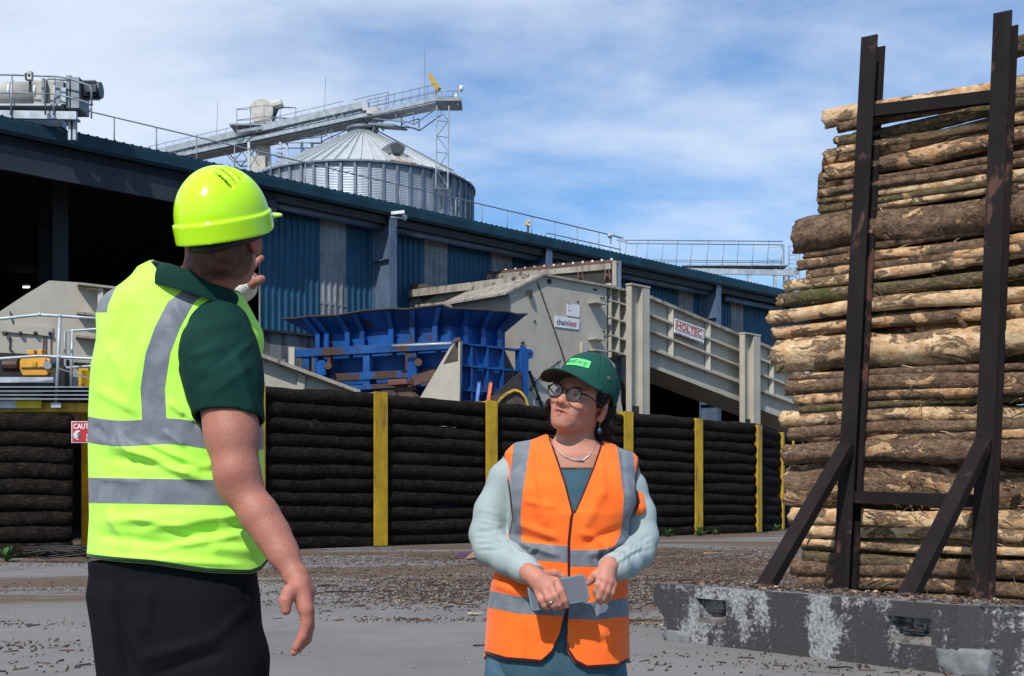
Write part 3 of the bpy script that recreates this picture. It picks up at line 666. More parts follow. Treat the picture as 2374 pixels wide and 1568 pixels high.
def ccol(x0, x1, x2, yt, n, grimebase):
    a = wp((x0+x1)/2, yt, n); pa, pb, pc = wp(x0, yt, n+.2), wp(x1, yt, n+.2), wp(x2, yt, n+.2); g_ = 0.0
    c = MB(); w = (pb-pa).length; d_ = (pc-pb).length; ht = pa.z
    # channel facing the camera plus right flange face
    c.prism([pa, pb, Vector((pb.x, pb.y, g_)), Vector((pa.x, pa.y, g_))], NN*-.02+U*0)
    for p_, l in ((pa, .22), (pb, .22)): c.box(Vector((p_.x, p_.y, ht/2))+NN*.1, (.05, .22, ht), (U, NN, Zv))
    c.box(Vector(((pb.x+pc.x)/2, (pb.y+pc.y)/2, ht/2))+NN*.19, (d_, .04, ht+.1), (U, NN, Zv))
    c.box((pa+pc)/2+Zv*.01+NN*.1, ((pc-pa).length+.04, .26, .05), (U, NN, Zv))
    c.build('column', cream, cv)
    MB().box(Vector(((pa.x+pb.x)/2, (pa.y+pb.y)/2, wp(x0, grimebase, n).z/2))+NN*.03, (w*.96, .05, wp(x0, grimebase, n).z), (U, NN, Zv)).build('column_foot', blackst, cv)
    r = MB()
    for k in range(6): r.ball(pa.lerp(pb, .3)+Zv*(-.5-k*.7)+NN*.03, .035, 6, 4)
    r.build('column_bolts', creamd, cv)
ccol(1453, 1480, 1495, 665, n1+.25, 942); ccol(1716, 1738, 1752, 777, n1+.25, 972)
MB().prism([wp(x, y, n1+.2) for x, y in ((1453, 935), (1478, 934), (1478, 948), (1453, 948))], NN*.1).build('base_collar', creamd, cv)
p = plate([(1564, 738.5), (1633, 763.5), (1630, 797), (1562, 771.5)], n1+.225, signw, 'sign_plate', cv, .03)
a, b, c_ = wp(1566, 763, n1+.262), wp(1631, 786.5, n1+.262), wp(1567.5, 742, n1+.262)
xa = (b-a).normalized(); ya = (c_-a); ya = (ya-xa*ya.dot(xa)*.6).normalized(); W = (b-a).length; Hh = (c_-a).length
r = MB(); text_on(r, 'HOLTEC', a+xa*.03*W+ya*.05, xa, ya, width=W*.90, height=Hh*.72, bold=.035)
r.build('lettering', signr, p, flip=False)
for e0, e1 in ((a, b), (a+ya*Hh*.98, b+ya*Hh*.98), (a, a+ya*Hh*.98), (b, b+ya*Hh*.98)): MB().beam(e0, e1, .006, .022, ya if (e1-e0).normalized().dot(xa) > .7 else xa).build('border_line', signr, p)
r = MB(); text_on(r, 'D-53940 Hellenthal - www.holtec.de', a+xa*.02*W-ya*.17, xa, ya, width=W*.95, height=.085, bold=.008); r.build('lettering', signb, p, flip=False)

# ---- blue hopper
bluep = paint('blue_hopper_paint', (.006, .066, .26), (.018, .022, .04), .7, 1.0, 3, .42, var=.4, bump=.1, rust=(.055, .032, .028), rust_amt=.40)
blueo = paint('rusty_blue_beam', (.010, .075, .26), (.04, .03, .03), .7, .9, 1.5, .5, var=.4, bump=.2, rust=(.060, .035, .028), rust_amt=.80)
rimst = paint('hopper_rim_rust', (.045, .035, .035), (.15, .12, .1), .3, 3, 1, .7, bump=.3)
hp = thing('blue_hopper', 'large rusty blue steel hopper with flared ribbed rim behind the log fence', 'hopper', P(1047, 1155, 34))
C0 = Vector((P(1047, 700, 34).x, 34, 0)); LD = Vector((-5.24, 2.5, 0)); RD = Vector((2.15, 1.7, 0)); LL = LD.length; RL = RD.length; LD.normalize(); RD.normalize()
LN = Vector((LD.y, -LD.x, 0)); LN = LN if LN.dot(Vector((0, -1, 0))) > 0 else -LN
RN = Vector((RD.y, -RD.x, 0)); RN = RN if RN.dot(Vector((0, -1, 0))) > 0 else -RN
def lplane(x, y, n=0): return on_plane(x, y, C0+LN*n, LN)
def rplane(x, y, n=0): return on_plane(x, y, C0+RN*n, RN)
zb = lplane(1040, 757, -.55).z; zr = CH+448/F*34; zm = lplane(1040, 797, -.55).z    # flare foot, rim, band foot
inn = .62
# corners: rim and inner (flare foot) rectangles
Rl = C0+LD*LL; Rr = C0+RD*RL
inC = C0-(LN+RN).normalized()*inn*1.1; inL = Rl-LN*inn-LD*.75; inR = Rr-RN*inn-RD*.35
def wobble(a, b, n, amp, seed):
    rr = rng(seed); return [a.lerp(b, k/n)+Zv*(rr.uniform(-amp, amp)) for k in range(n+1)]
rL = wobble(Rl+Zv*zr, C0+Zv*zr, 12, .045, 4); rL[-1] = C0+Zv*(zr-.10); rL[-2] = C0.lerp(Rl, .05)+Zv*(zr+.02)
rR = wobble(C0+Zv*(zr-.10), Rr+Zv*zr, 7, .03, 5); rR[0] = C0+Zv*(zr-.10)
def flare(rim, i0, i1, name):
    mb = MB(); n = len(rim)-1
    for k in range(n):
        a, b = i0.lerp(i1, k/n)+Zv*zb, i0.lerp(i1, (k+1)/n)+Zv*zb
        mb.quad(a, b, rim[k+1], rim[k])
    o = mb.build(name, bluep, hp, flip=False); m = o.modifiers.new('thick', 'SOLIDIFY'); m.thickness = .03; return o
flare(rL, inL, inC, 'flared_plate'); flare(rR, inC, inR, 'flared_plate')
MB().tube([p for p in rL], .028, 6).tube([p for p in rR], .028, 6).build('rim_edge', rimst, hp)
r = MB(); r.quad(inL+Zv*0, inC+Zv*0, inC+Zv*zb, inL+Zv*zb); r.quad(inC+Zv*0, inR+Zv*0, inR+Zv*zb, inC+Zv*zb)
bk = Vector((-.5, 3.4, 0)); r.quad(inR, inR+bk*.6, inR+bk*.6+Zv*zb, inR+Zv*zb); r.quad(inL, inL+bk*.6, inL+bk*.6+Zv*zb, inL+Zv*zb); r.quad(inL+bk*.6, inR+bk*.6, inR+bk*.6+Zv*zb, inL+bk*.6+Zv*zb)
r.build('body', bluep, hp, flip=False)
def rib(mb, rp, ip, d, dn, w=.16):
    # rib plate running up the band then out under the flare
    top_ = rp+Zv*-.03; mid = ip+Zv*zb; bot = ip+Zv*zm
    o_ = dn*.24
    mb.prism([bot, bot+o_, mid+o_+Zv*-.02, top_+dn*.0, mid][::1], d*.035)
    mb.prism([bot+o_-d*.07, bot+o_+d*.09, mid+o_+d*.09, mid+o_-d*.07], dn*.02)
    mb.prism([mid+o_-d*.07, mid+o_+d*.09, top_+d*.09-Zv*.02, top_-d*.07-Zv*.02], dn*.02)
for x in (708, 733, 790, 830, 907, 962, 1020):
    t = (x-655)/(1047-655); mb = MB(); rp = Rl.lerp(C0, t)+Zv*(zr-.01); ip = inL.lerp(inC, max(.0, (t-.08)/.92)); rib(mb, rp, ip, LD, LN); mb.build('rib', bluep, hp)
for t in (.18, .5, .8):
    mb = MB(); rib(mb, C0.lerp(Rr, t)+Zv*(zr-.01), inC.lerp(inR, t), RD, RN); mb.build('rib', bluep, hp)
# left face frame: beams (pixel rows measured on plane n=-.2)
nL = -.22
def lbeam(x0, y0, x1, y1, h, dpt, name='beam', mat=blueo, n=nL):
    a, b = lplane(x0, y0, n), lplane(x1, y1, n); return MB().beam(a, b, dpt, h).build(name, mat, hp, bevel=.01)
lbeam(679, 821, 1066, 800, .24, .26); lbeam(700, 880, 1066, 862, .22, .22); lbeam(740, 905, 1066, 886, .14, .2)
for x, w in ((711, .26), (735, .12), (765, .12), (852, .22), (950, .22), (963, .12)):
    a = lplane(x, 824-(x-679)*.055, nL); b = lplane(x, 905, nL); MB().beam(a, b, .14, w, LD).build('upright', blueo, hp)
r = MB()
for x, y in ((875, 910), (905, 905)): r.beam(lplane(x, y, nL), lplane(x, y+60, nL), .2, .5, LD)
r.build('lower_plate', blueo, hp)
for x, y0, y1 in ((748, 840, 870), (958, 832, 880)):       # hook ears
    pl = []
    for k in range(9): a = math.pi*k/8; pl.append(lplane(x, y0+8, nL+.3)+LD*(.16*math.cos(a))+Zv*(.16*math.sin(a)))
    bz = lplane(x, y1, nL+.3); pl += [bz-LD*.16, bz+LD*.12+Zv*-.1]
    MB().prism(pl, LN*.08).build('hook_ear', bluep, hp)
    MB().tube([lplane(x+12, y0+8, nL+.1), lplane(x+12, y0+8, nL+.5)], .11, 10).build('pin', brownst, hp)
# right face grid
for y0, y1 in ((797, 814), (848, 862), (905, 914)):
    a, b = rplane(1066, y0, -.45), rplane(1212, y1, -.45); MB().beam(a, b, .2, .05).build('flange', bluep, hp)
for x in (1066, 1090, 1127, 1163, 1200): MB().beam(rplane(x, 795+(x-1066)*.1, -.45), rplane(x, 980, -.45), .18, .04, RD).build('stiffener', bluep, hp)
ep = rplane(1222, 822, -.35); MB().tube([ep, ep+RN*.12], .15, 14).build('lifting_eye', bluep, hp); MB().tube([ep+RN*.121, ep+RN*.13], .06, 10).build('eye_hole', blackst, hp)
MB().prism([rplane(x, y, -.3) for x, y in ((1206, 800), (1222, 812), (1220, 960), (1206, 960))], RN*.08).build('corner_plate', bluep, hp)
MB().prism([rplane(x, y, -.2) for x, y in ((1205, 862), (1208, 905), (1130, 950), (1120, 935))], RN*.05).build('deflector', rimst, hp)
# rusty hydraulic bits and beige gusset
MB().prism([lplane(x, y, 1.0) for x, y in ((914, 884), (955, 881), (958, 893), (915, 897))], LN*.35).build('rusty_bracket', paint('red_rust', (.16, .06, .04), (.05, .03, .03), .6, 3), hp, bevel=.02)
MB().beam(lplane(955, 884, .8), lplane(1010, 868, .4), .2, .28).build('rusty_arm', brownst, hp); MB().beam(lplane(925, 896, 1.), lplane(960, 930, 1.), .3, .3).build('rusty_arm', brownst, hp)
MB().tube([lplane(909, 803, .5), lplane(1047, 797, .5)], .045, 8).build('cylinder_rod', galv, hp, smooth=True)
gs = thing('beige_gusset', 'beige triangular steel gusset standing in front of the blue hopper', 'steel plate', P(1030, 1155, 33.0))
Yg = 33.0
MB().prism([P(x, y, Yg) for x, y in ((1056, 793), (1066.6, 790), (1062.7, 931), (1062, 1090), (900, 1090), (975, 920), (1042, 807))], (.06, .12, 0)).build('plate', cream, gs)
MB().prism([P(x, y, Yg-.02) for x, y in ((1056, 793), (1066, 790), (1065, 835), (1028, 843))], (.005, .012, 0)).build('grime_patch', grime, gs)
MB().beam(P(1065, 789, Yg-.02), P(1063, 1090, Yg-.02), .05, .2, (0, 1, 0)).build('edge_flange', cream, gs); MB().beam(P(1053, 790, Yg-.1), P(1067, 786, Yg-.1), .1, .1).build('lug', brownst, gs)
# small items over the fence
st = thing('cream_post', 'short cream post with a thin rod beside the left end of the blue hopper', 'post', P(676, 1160, 36))
MB().beam(P(677, 806, 35.6), P(677, 1160, 35.6), .17, .17, (0, 1, 0)).build('post', cream, st); MB().tube([P(659, 833, 35.6), P(657, 1150, 35.6)], .035, 6).build('rod', galvd, st)
# cream chute bottom-left of hopper
ch = thing('cream_sloping_chute', 'cream sloping chute with grimy top flange, beside the man in yellow', 'chute', P(700, 1160, 31))
def PC(x, y): return P(x, y, 30.5+1.2*(x-560)/270)
MB().prism([PC(560, 812), PC(599, 828), PC(826, 911), PC(845, 925), PC(845, 1050), PC(560, 1050)], (.3, .9, 0)).build('side_plate', cream, ch)
a, b = PC(555, 808), PC(832, 911); MB().beam(a+Vector((0, -.15, 0)), b+Vector((0, -.15, 0)), .34, .09).build('top_flange', creamd, ch)
MB().prism([PC(x, y)+Vector((0, -.1, 0)) for x, y in ((694, 866), (710, 872), (702, 950), (682, 950))], (.02, .1, 0)).build('stiffener', cream, ch)
# yellow arch guard, sticks
ya_ = thing('arched_guard', 'small dark hood with a yellow painted arched edge behind the fence', 'guard', P(1190, 1155, 33.2))
yel = paint('safety_yellow', (.47, .285, .008), (.09, .06, .018), .75, 1.6, 5, .5, var=.25, bump=.08, rust=(.06, .04, .02), rust_amt=.22)
pl = [(1153, 990), (1153, 935), (1160, 925), (1175, 912), (1192, 904), (1206, 908), (1218, 922), (1225, 945), (1226, 990)]
MB().prism([P(x, y, 33.2) for x, y in pl], (-.5, 1.6, 0)).build('hood', rimst, ya_)
r = MB(); Q = [P(x, y, 33.1) for x, y in pl]
for a, b in zip(Q, Q[1:]): r.beam(a, b, .06, .055, (0, 1, 0))
r.tube([P(1153, 935, 33.1), P(1125, 950, 33.1), P(1108, 948, 33.1)], .04, 6)
r.build('yellow_edge', yel, ya_)
for x0, x1, c, nm in ((1111, 1104, (.10, .20, .55), 'blue'), (1138, 1130, (.75, .16, .03), 'orange')):
    s_ = thing('marker_stick', nm+' marker stick leaning up behind the third yellow post', 'stick', P(x1, 1155, 31.9))
    MB().beam(P(x1, 945, 31.9), P(x0, 886, 31.9), .085, .05, (0, 1, 0)).build('shaft', paint('stick_'+nm, c, amt=.2, bump=0), s_); MB().beam(P(x0, 888, 31.9), P(x0+.5, 884, 31.9), .09, .055, (0, 1, 0)).build('cap', blackst, s_)
    MB().tube([P(x1, 945, 31.9), P(x1, 1300, 31.9)], .02, 6).build('stem', galvd, s_)

# ---- left machine behind platform
lh = thing('cream_feed_housing', 'cream steel housing with a sloped shoulder in the dark shed bay, left of the man', 'machine housing', P(100, 1150, 27))
def PL(x, y, o=0.0): return P(x, y, 26.5+.004*x+o)
MB().prism([PL(-60, 755), PL(0, 722), (PL(58, 684)), PL(114, 650.5), PL(180, 655), PL(238, 664), PL(330, 677), PL(330, 960), PL(-60, 960)], (0, 2.2, 0)).build('casing', cream, lh)
MB().beam(PL(180, 660, -.2), PL(335, 678, -.2), .35, .05).build('top_flange', creamd, lh)
MB().beam(PL(238, 664, -.15), PL(236, 900, -.15), .12, .3, (0, 1, 0)).build('stiffener', cream, lh)
for x0, x1, y0, y1 in ((178, 228, 727, 733), (176, 222, 781, 786), (170, 208, 839, 842)): MB().beam(PL(x0, y0, -.12), PL(x1, y1, -.12), .3, .05).build('flange', creamd, lh)
MB().prism([PL(x, y, -.06) for x, y in ((0, 750), (122, 760), (122, 780), (0, 768))], (0, .06, 0)).build('access_plate', cream, lh)
r = MB()
for x in (13, 47, 82, 116): r.ball(PL(x, 773, -.08), .05, 6, 4)
r.tube([PL(23, 722, -.03), PL(31, 752, -.03)], .015, 5).tube([PL(24, 781, -.03), PL(22, 812, -.03), PL(31, 815, -.03)], .015, 5)
r.build('bolts', blackst, lh)
r = MB()
for x in (101, 107, 119): r.box(PL(x, 802, -.02), (.03, .02, .4))
r.build('rust_runs', brownst, lh)
MB().prism([PL(x, y, -.5) for x, y in ((-60, 815), (70, 821), (150, 832), (150, 905), (-60, 905))], (0, .3, 0)).build('dark_fill_sheet', blackst, lh)  # black sheet stands in for the dark beneath the casing
mo = thing('orange_gear_motor', 'orange yellow gear motor mounted on the platform by the cream housing', 'motor', P(84, 872, 25))
og = paint('orange_machine_paint', (.62, .30, .03), (.18, .09, .02), .3, 3, 2, .4, bump=.05)
pl = [(50, 828), (60, 826), (100, 826), (116, 834), (121, 848), (117, 862), (108, 871), (52, 871), (45, 855), (45, 838)]
MB().prism([P(x, y, 25) for x, y in pl], (0, .5, 0)).build('gear_case', og, mo, bevel=.02)
MB().box(P(78, 819, 25.1), (.14, .3, .1)).build('top_lug', og, mo, bevel=.01); MB().box(P(98, 818, 25.1), (.11, .3, .1)).build('top_lug', og, mo, bevel=.01)
r = MB(); r.prism([P(x, y, 24.97) for x, y in ((48, 854), (103, 854), (110, 840), (106, 830), (103, 850), (48, 852))], (0, .03, 0)); r.build('seam', brownst, mo)
MB().tube([P(110, 847, 24.9), P(110, 847, 25)], .08, 12).build('shaft_end', galv, mo); MB().box(P(79, 845, 24.98), (.09, .03, .1)).build('label_plate', yel, mo)
MB().tube([P(10, 847, 25.2), P(44, 847, 25.2)], .14, 12).build('motor_barrel', paint('dark_red', (.05, .015, .012)), mo)
MB().beam(P(128, 860, 25), P(128, 900, 25), .12, .2, (0, 1, 0)).build('bearing_stand', blackst, mo); MB().ball(P(129, 840, 25), .12).build('bearing', dgm, mo)
# platform with railing
YP = 23.6
pf = thing('steel_platform', 'raised platform with yellow edge beam and galvanised tube railing at left', 'platform', P(90, 1300, YP))
MB().beam(P(-160, 946, YP), P(330, 946, YP), .25, .17).build('edge_beam', yel, pf); MB().beam(P(-160, 956, YP+.1), P(330, 956, YP+.1), .2, .06).build('edge_beam', yel, pf)
r = MB()
for k, y in enumerate((931, 922, 913, 904)):
    r.box((P(-160, y, YP+.2)+P(330, y, YP+.2))/2, (4.2, 1.2, .025))
r.build('grating', galvd, pf)
MB().box((P(-160, 938, YP-.2)+P(37, 938, YP-.2))/2, (1.66, .04, .15)).build('kick_plate', galv, pf)
r = MB()
for y in (925, 917, 909): r.box((P(-160, y, YP-.2)+P(96, y, YP-.2))/2, (2.16, .06, .045))
r.build('step_treads', galv, pf)
MB().box((P(38, 938, YP-.22)+P(96, 938, YP-.22))/2, (.49, .03, .15)).build('yellow_kick_plate', paint('bright_yellow', (.6, .45, .02), amt=.2), pf)
MB().beam(P(-160, 882, YP+.9), P(128, 882, YP+.9), .2, .11).build('channel', galv, pf); MB().beam(P(-160, 895, YP+1.), P(128, 895, YP+1.), .2, .08).build('channel', blackst, pf)
Yr = YP-.25
MB().tube([P(-160, 748, Yr), P(0, 739.5, Yr), P(90, 730, Yr), P(150, 733.5, Yr), P(330, 746, Yr)], .03, 8).build('top_rail', galv, pf, smooth=True)
MB().tube([P(-160, 842, Yr), P(0, 832, Yr), P(92, 825.5, Yr), P(208, 832, Yr), P(330, 839, Yr)], .03, 8).build('mid_rail', galv, pf, smooth=True)
MB().tube([P(139, 731, Yr), P(130, 946, Yr)], .034, 8).build('post', galv, pf, smooth=True); MB().box(P(131, 940, Yr-.03), (.19, .06, .09)).build('post_foot', galv, pf)
for x, y in ((139, 733), (138, 827), (92, 729.5)): MB().ball(P(x, y, Yr), .045, 8, 6).build('clamp', galv, pf, smooth=True)
MB().tube([P(330, 758, Yr+.6), P(230, 763, Yr+.6), P(168, 767, Yr+.6), P(151, 770, Yr+.6), P(151, 846, Yr+.6), P(155, 853, Yr+.6), P(230, 848, Yr+.6), P(330, 845, Yr+.6)], .027, 8).build('gate_rail', galv, pf, smooth=True)
MB().tube([P(168, 767, Yr+.6), P(165, 905, Yr+.6)], .027, 8).build('post', galv, pf, smooth=True)
MB().tube([P(138, 855, Yr), P(206, 878, Yr), P(330, 915, Yr)], .014, 6).build('stay_wire', galvd, pf)
MB().beam(P(196, 855, YP+1.2), P(196, 950, YP+1.2), .2, .14, (0, 1, 0)).build('yellow_post', yel, pf)
for x in (-100, 30, 150, 270): MB().beam(P(x, 950, YP+.5), Vector((P(x, 950, YP+.5).x, YP+.5, 0)), .2, .2, (0, 1, 0)).build('leg', blackst, pf)
# ================================================================ LOG FENCE
creo = paint('creosoted_log', (.010, .008, .0065), (.060, .046, .036), .75, 3.0, .25, .9, var=.5, bump=1.0, spec=.08)
for n_ in creo.node_tree.nodes:
    if n_.type == 'BUMP': n_.inputs['Distance'].default_value = .03
fd = [(-7.9), (-4.97), (-2.42), 0, 2.59, 4.55, 6.51, 8.93]
fp = [Vector((-3.26+a, 28.8+a, 0)) for a in fd]+[Vector((8.07, 40.3, 0)), Vector((9.62, 43.7, 0)), Vector((11.0, 48.0, 0))]
HF = 3.67
fn = thing('log_fence', 'curving fence of stacked black logs between bright yellow steel posts', 'fence', (1, 33, 0))
def fdir(i): return ((fp[min(i+1, len(fp)-1)]-fp[max(i-1, 0)]).normalized())
fh = [HF, HF, HF, HF, HF, HF, HF, HF-.04, HF-.08, HF-.15, HF-.2]
for i, p in enumerate(fp):
    if i == 0: continue
    d = fdir(i); n = Vector((d.y, -d.x, 0)); h = fh[i]
    MB().hbeam(p+n*.02, p+n*.02+Zv*h, .40 if i < 8 else .36, .40, n, .03).build('post', yel, fn)
    r = MB(); r.box(p+n*.1+Zv*.012, (.7, .55, .024), (d, n, Zv)); r.build('base_plate', blackst, fn)
R = rng(11)
def fence_log(a, b, rr, par, seed, nm='log', mat=creo):
    q = rng(seed); n = 18; pts = []; rs = []
    d = (b-a); ph = q.random()*9
    for k in range(n+1):
        t = k/n; pts.append(a.lerp(b, t)+Vector((0, 0, .018*math.sin(ph+t*4)+.010*math.sin(ph*2+t*11)+q.uniform(-.006, .006)))); rs.append(rr*(1+.07*math.sin(ph*3+t*5)+.05*(t-.5)*math.cos(ph)+q.uniform(-.025, .025)))
    off = [q.uniform(-.03, .03) for _ in range(14)]
    return MB().tube(pts, rs, 14, rfun=lambda i, k: 1+off[k]+.02*math.sin(i*1.7+k)).build(nm, mat, par, smooth=True)
cnt = 0
for i in range(1, len(fp)-1):
    a, b = fp[i], fp[i+1]; z = .02; d = (b-a).normalized(); nl = 11 if i != 8 else 11
    rows = nl; base = HF/rows/2
    sag = 0.0
    for k in range(rows):
        rr = base*R.uniform(1.06, 1.24); zz0 = (k+.5)*HF/rows-.04+R.uniform(-.02, .02); zz1 = (k+.5)*HF/rows-.06+R.uniform(-.02, .02)
        if i >= 8: zz1 -= .06
        bk_ = Vector((d.y, -d.x, 0))*-(.055+R.uniform(0, .03)); fence_log(a+d*.04+Zv*zz0+bk_, b-d*.04+Zv*zz1+bk_, rr*1.03, fn, 100*i+k); cnt += 1
# low section under the platform, parallel to the picture
lf = thing('low_log_wall', 'lower wall of black logs under the yellow edged platform at far left', 'fence', (-9, 23.2, 0))
a = Vector((P(-160, 1000, 23).x, 22.9, 0)); b = Vector((fp[1].x-.22, 23.5, 0)); HL = P(0, 962, 23).z
for k in range(9):
    fence_log(a+Zv*((k+.5)*HL/9), b+Zv*((k+.5)*HL/9)-Vector((.1, 0, 0)), HL/18*R.uniform(1.06, 1.24), lf, 900+k)
# yellow second upright by man's left hip, and caution sign
cs_ = thing('caution_sign', 'red caution sign with a white circle 5 fixed on the low log wall', 'sign', P(200, 1030, 22.6))
redm = paint('sign_red', (.42, .02, .03), (.2, .05, .05), .2, 3, 1, .5, bump=0); whm = paint('sign_white', (.7, .7, .7), (.4, .35, .3), .15, 3, 1, .5, bump=0)
Yc = 22.62
MB().box((P(166, 977, Yc)+P(238, 1027, Yc))/2, (72/F*Yc, .02, 50/F*Yc)).build('board', whm, cs_)
r = MB(); r.box((P(167.5, 978.5, Yc-.012)+P(236.5, 1025.5, Yc-.012))/2, (69/F*Yc, .006, 47/F*Yc)); r.build('red_face', redm, cs_)
X1 = Vector((1, 0, 0)); r = MB(); o = Yc-.018
text_on(r, 'CAUTION', P(170, 994, o), X1, Zv, width=60/F*Yc, height=12/F*Yc, bold=.02)
for s_, y, x in (('SITE', 1004, 208), ('SPEED', 1013.5, 200), ('LIMIT', 1023, 200)): text_on(r, s_, P(x, y, o), X1, Zv, width=(22 if s_ == 'SITE' else 32)/F*Yc, height=7/F*Yc, bold=.02)
r.tube([P(181.5, 1009, o+.004), P(181.5, 1009, o)+Vector((0, -.001, 0))], 11/F*Yc, 24); r.build('lettering', whm, cs_, flip=False)
r = MB(); text_on(r, '5', P(177.5, 1015.5, o-.006), X1, Zv, height=13/F*Yc, bold=.03); r.build('numeral', signb, cs_, flip=False)
# hose coil on the ground
hc_ = thing('hose_coil', 'loose coil of thin black hose lying at the foot of the low log wall', 'hose', P(135, 1300, 22))
q = rng(5); r = MB(); pts = []
for k in range(160):
    a = k*.36; rx = .5+.16*math.sin(k*.13)+.1*math.sin(k*.41); pts.append(P(138, 1300, 21.6)+Vector((rx*math.cos(a), .3*rx*math.sin(a)+.1*math.sin(k*.1), .04+.12*abs(math.sin(a*.5+k*.02))+.10*math.sin(k*.07)**2)))
r.tube(pts, .013, 5).build('hose', blackst, hc_, smooth=True)
# weeds
leafm, nt_, b_ = node_mat('weed_leaf'); oi = objvec(nt_); nt_.links.new(mixc(nt_, ramp_(nt_, noise_(nt_, oi, 9), .3, .7), (.02, .07, .01), (.07, .16, .03)), b_.inputs['Base Color']); b_.inputs['Roughness'].default_value = .6
def weed(x, y, Y, h, seed, lab):
    q = rng(seed); c = P(x, y, Y); c.z = 0; t = thing('weed', lab, 'plant', c, 'weeds along the foot of the fence'); r = MB()
    for k in range(int(26)):
        a = q.random()*6.28; el = q.uniform(.3, 1.4); l = h*q.uniform(.5, 1); d = Vector((math.cos(a)*math.cos(el), math.sin(a)*math.cos(el), math.sin(el))); s_ = d.cross(Zv).normalized()*l*.14
        m = c+d*l*.6; r.quad(c, m+s_, c+d*l+Vector((0, 0, -.1*l)), m-s_)
        for j in (1, 2): b = c+d*l*(.3*j); dd = Vector((q.uniform(-1, 1), q.uniform(-1, 1), q.uniform(0, .8))).normalized()*l*.3; ss = dd.cross(Zv).normalized()*l*.06; r.quad(b, b+dd*.6+ss, b+dd, b+dd*.6-ss)
    r.build('leaves', leafm, t, flip=False)
for x, y, Y, h, s, lab in ((1547, 1246, 35.8, .32, 1, 'low green weed left of the fifth yellow post near the woman'), (1622, 1240, 36.6, .42, 2, 'taller green weed at the foot of the yellow post right of the woman'), (1660, 1240, 37.3, .26, 3, 'small green weed between two yellow posts right of the woman'), (1800, 1228, 42.0, .35, 4, 'green weed at the bend of the log fence'), (15, 1300, 21.8, .36, 5, 'green weed at the far left edge by the hose coil'), (1112, 1262, 30.2, .22, 6, 'small weed at the fence foot behind the woman in orange')): weed(x, y, Y, h, s, lab)
# scrap by woman's elbow
sp_ = thing('scrap_wrapper', 'crumpled purple and tan scrap lying on the ground left of the woman', 'scrap', P(1085, 1297, 22.5))
MB().prism([P(1078, 1296, 22.6), P(1092, 1284, 22.6), P(1108, 1283, 22.6), P(1112, 1292, 22.6)], (0, .25, .02)).build('tan_flap', paint('tan_scrap', (.35, .2, .12)), sp_)
MB().prism([P(1050, 1290, 22.7), P(1075, 1286, 22.7), P(1094, 1280, 22.7), P(1085, 1293, 22.7)], (0, .2, .01)).build('purple_strip', paint('purple_scrap', (.08, .03, .10)), sp_)

# ================================================================ CONCRETE BLOCK
def block_mat():
    m, nt, b = node_mat('painted_concrete_block')
    v = objvec(nt); vs = objvec(nt, (1, 1, .32))
    big = noise_(nt, vs, 2.3, 7, .62, .4); fine = noise_(nt, v, 38, 4, .75); mid = noise_(nt, objvec(nt, (.35, .35, 2.2)), 9, 5, .7)
    g_ = math_(nt, 'ADD', big, math_(nt, 'MULTIPLY', math_(nt, 'SUBTRACT', fine, .5), .25)); g_ = math_(nt, 'ADD', g_, math_(nt, 'MULTIPLY', math_(nt, 'SUBTRACT', mid, .5), .22))
    c = mixc(nt, ramp_(nt, fine, .3, .7), (.026, .025, .027), (.042, .040, .043)); c2 = mixc(nt, ramp_(nt, fine, .35, .65), (.12, .125, .13), (.32, .325, .33))
    c = mixc(nt, ramp_(nt, g_, .505, .59), c, c2)
    # worn rough top
    geo = nnode(nt, 'ShaderNodeNewGeometry'); sp = nnode(nt, 'ShaderNodeSeparateXYZ', {0: geo.outputs['Normal']})
    tp = ramp_(nt, sp.outputs[2], .6, .9); c = mixc(nt, tp, c, mixc(nt, ramp_(nt, noise_(nt, v, 9, 8, .75), .35, .65), (.035, .028, .022), (.19, .18, .175)))
    nt.links.new(c, b.inputs['Base Color']); b.inputs['Roughness'].default_value = .8
    bump_(nt, b, math_(nt, 'ADD', fine, math_(nt, 'MULTIPLY', big, 1.5)), .35, .012); return m
bm_ = block_mat()
def gp(x, y): return on_plane(x, y, Vector((0, 0, 0)), Zv)
BA = gp(1545, 1484); BB = gp(2222, 1566)
bd = (BB-BA); BL = bd.length; bd.normalize(); bnrm = Vector((bd.y, -bd.x, 0)); bnrm = bnrm if bnrm.y < 0 else -bnrm
blk = thing('concrete_block', 'long worn black painted concrete block with white scuffs in front of the log stack', 'concrete block', BA)
BH = .455; DEP = .52
def bp(s, n, z): return BA+bd*s+bnrm*n+Zv*z
pock = [(.31, .62, .17, .36), (2.02, 2.36, .17, .35)]
so_, hw_ = [], []
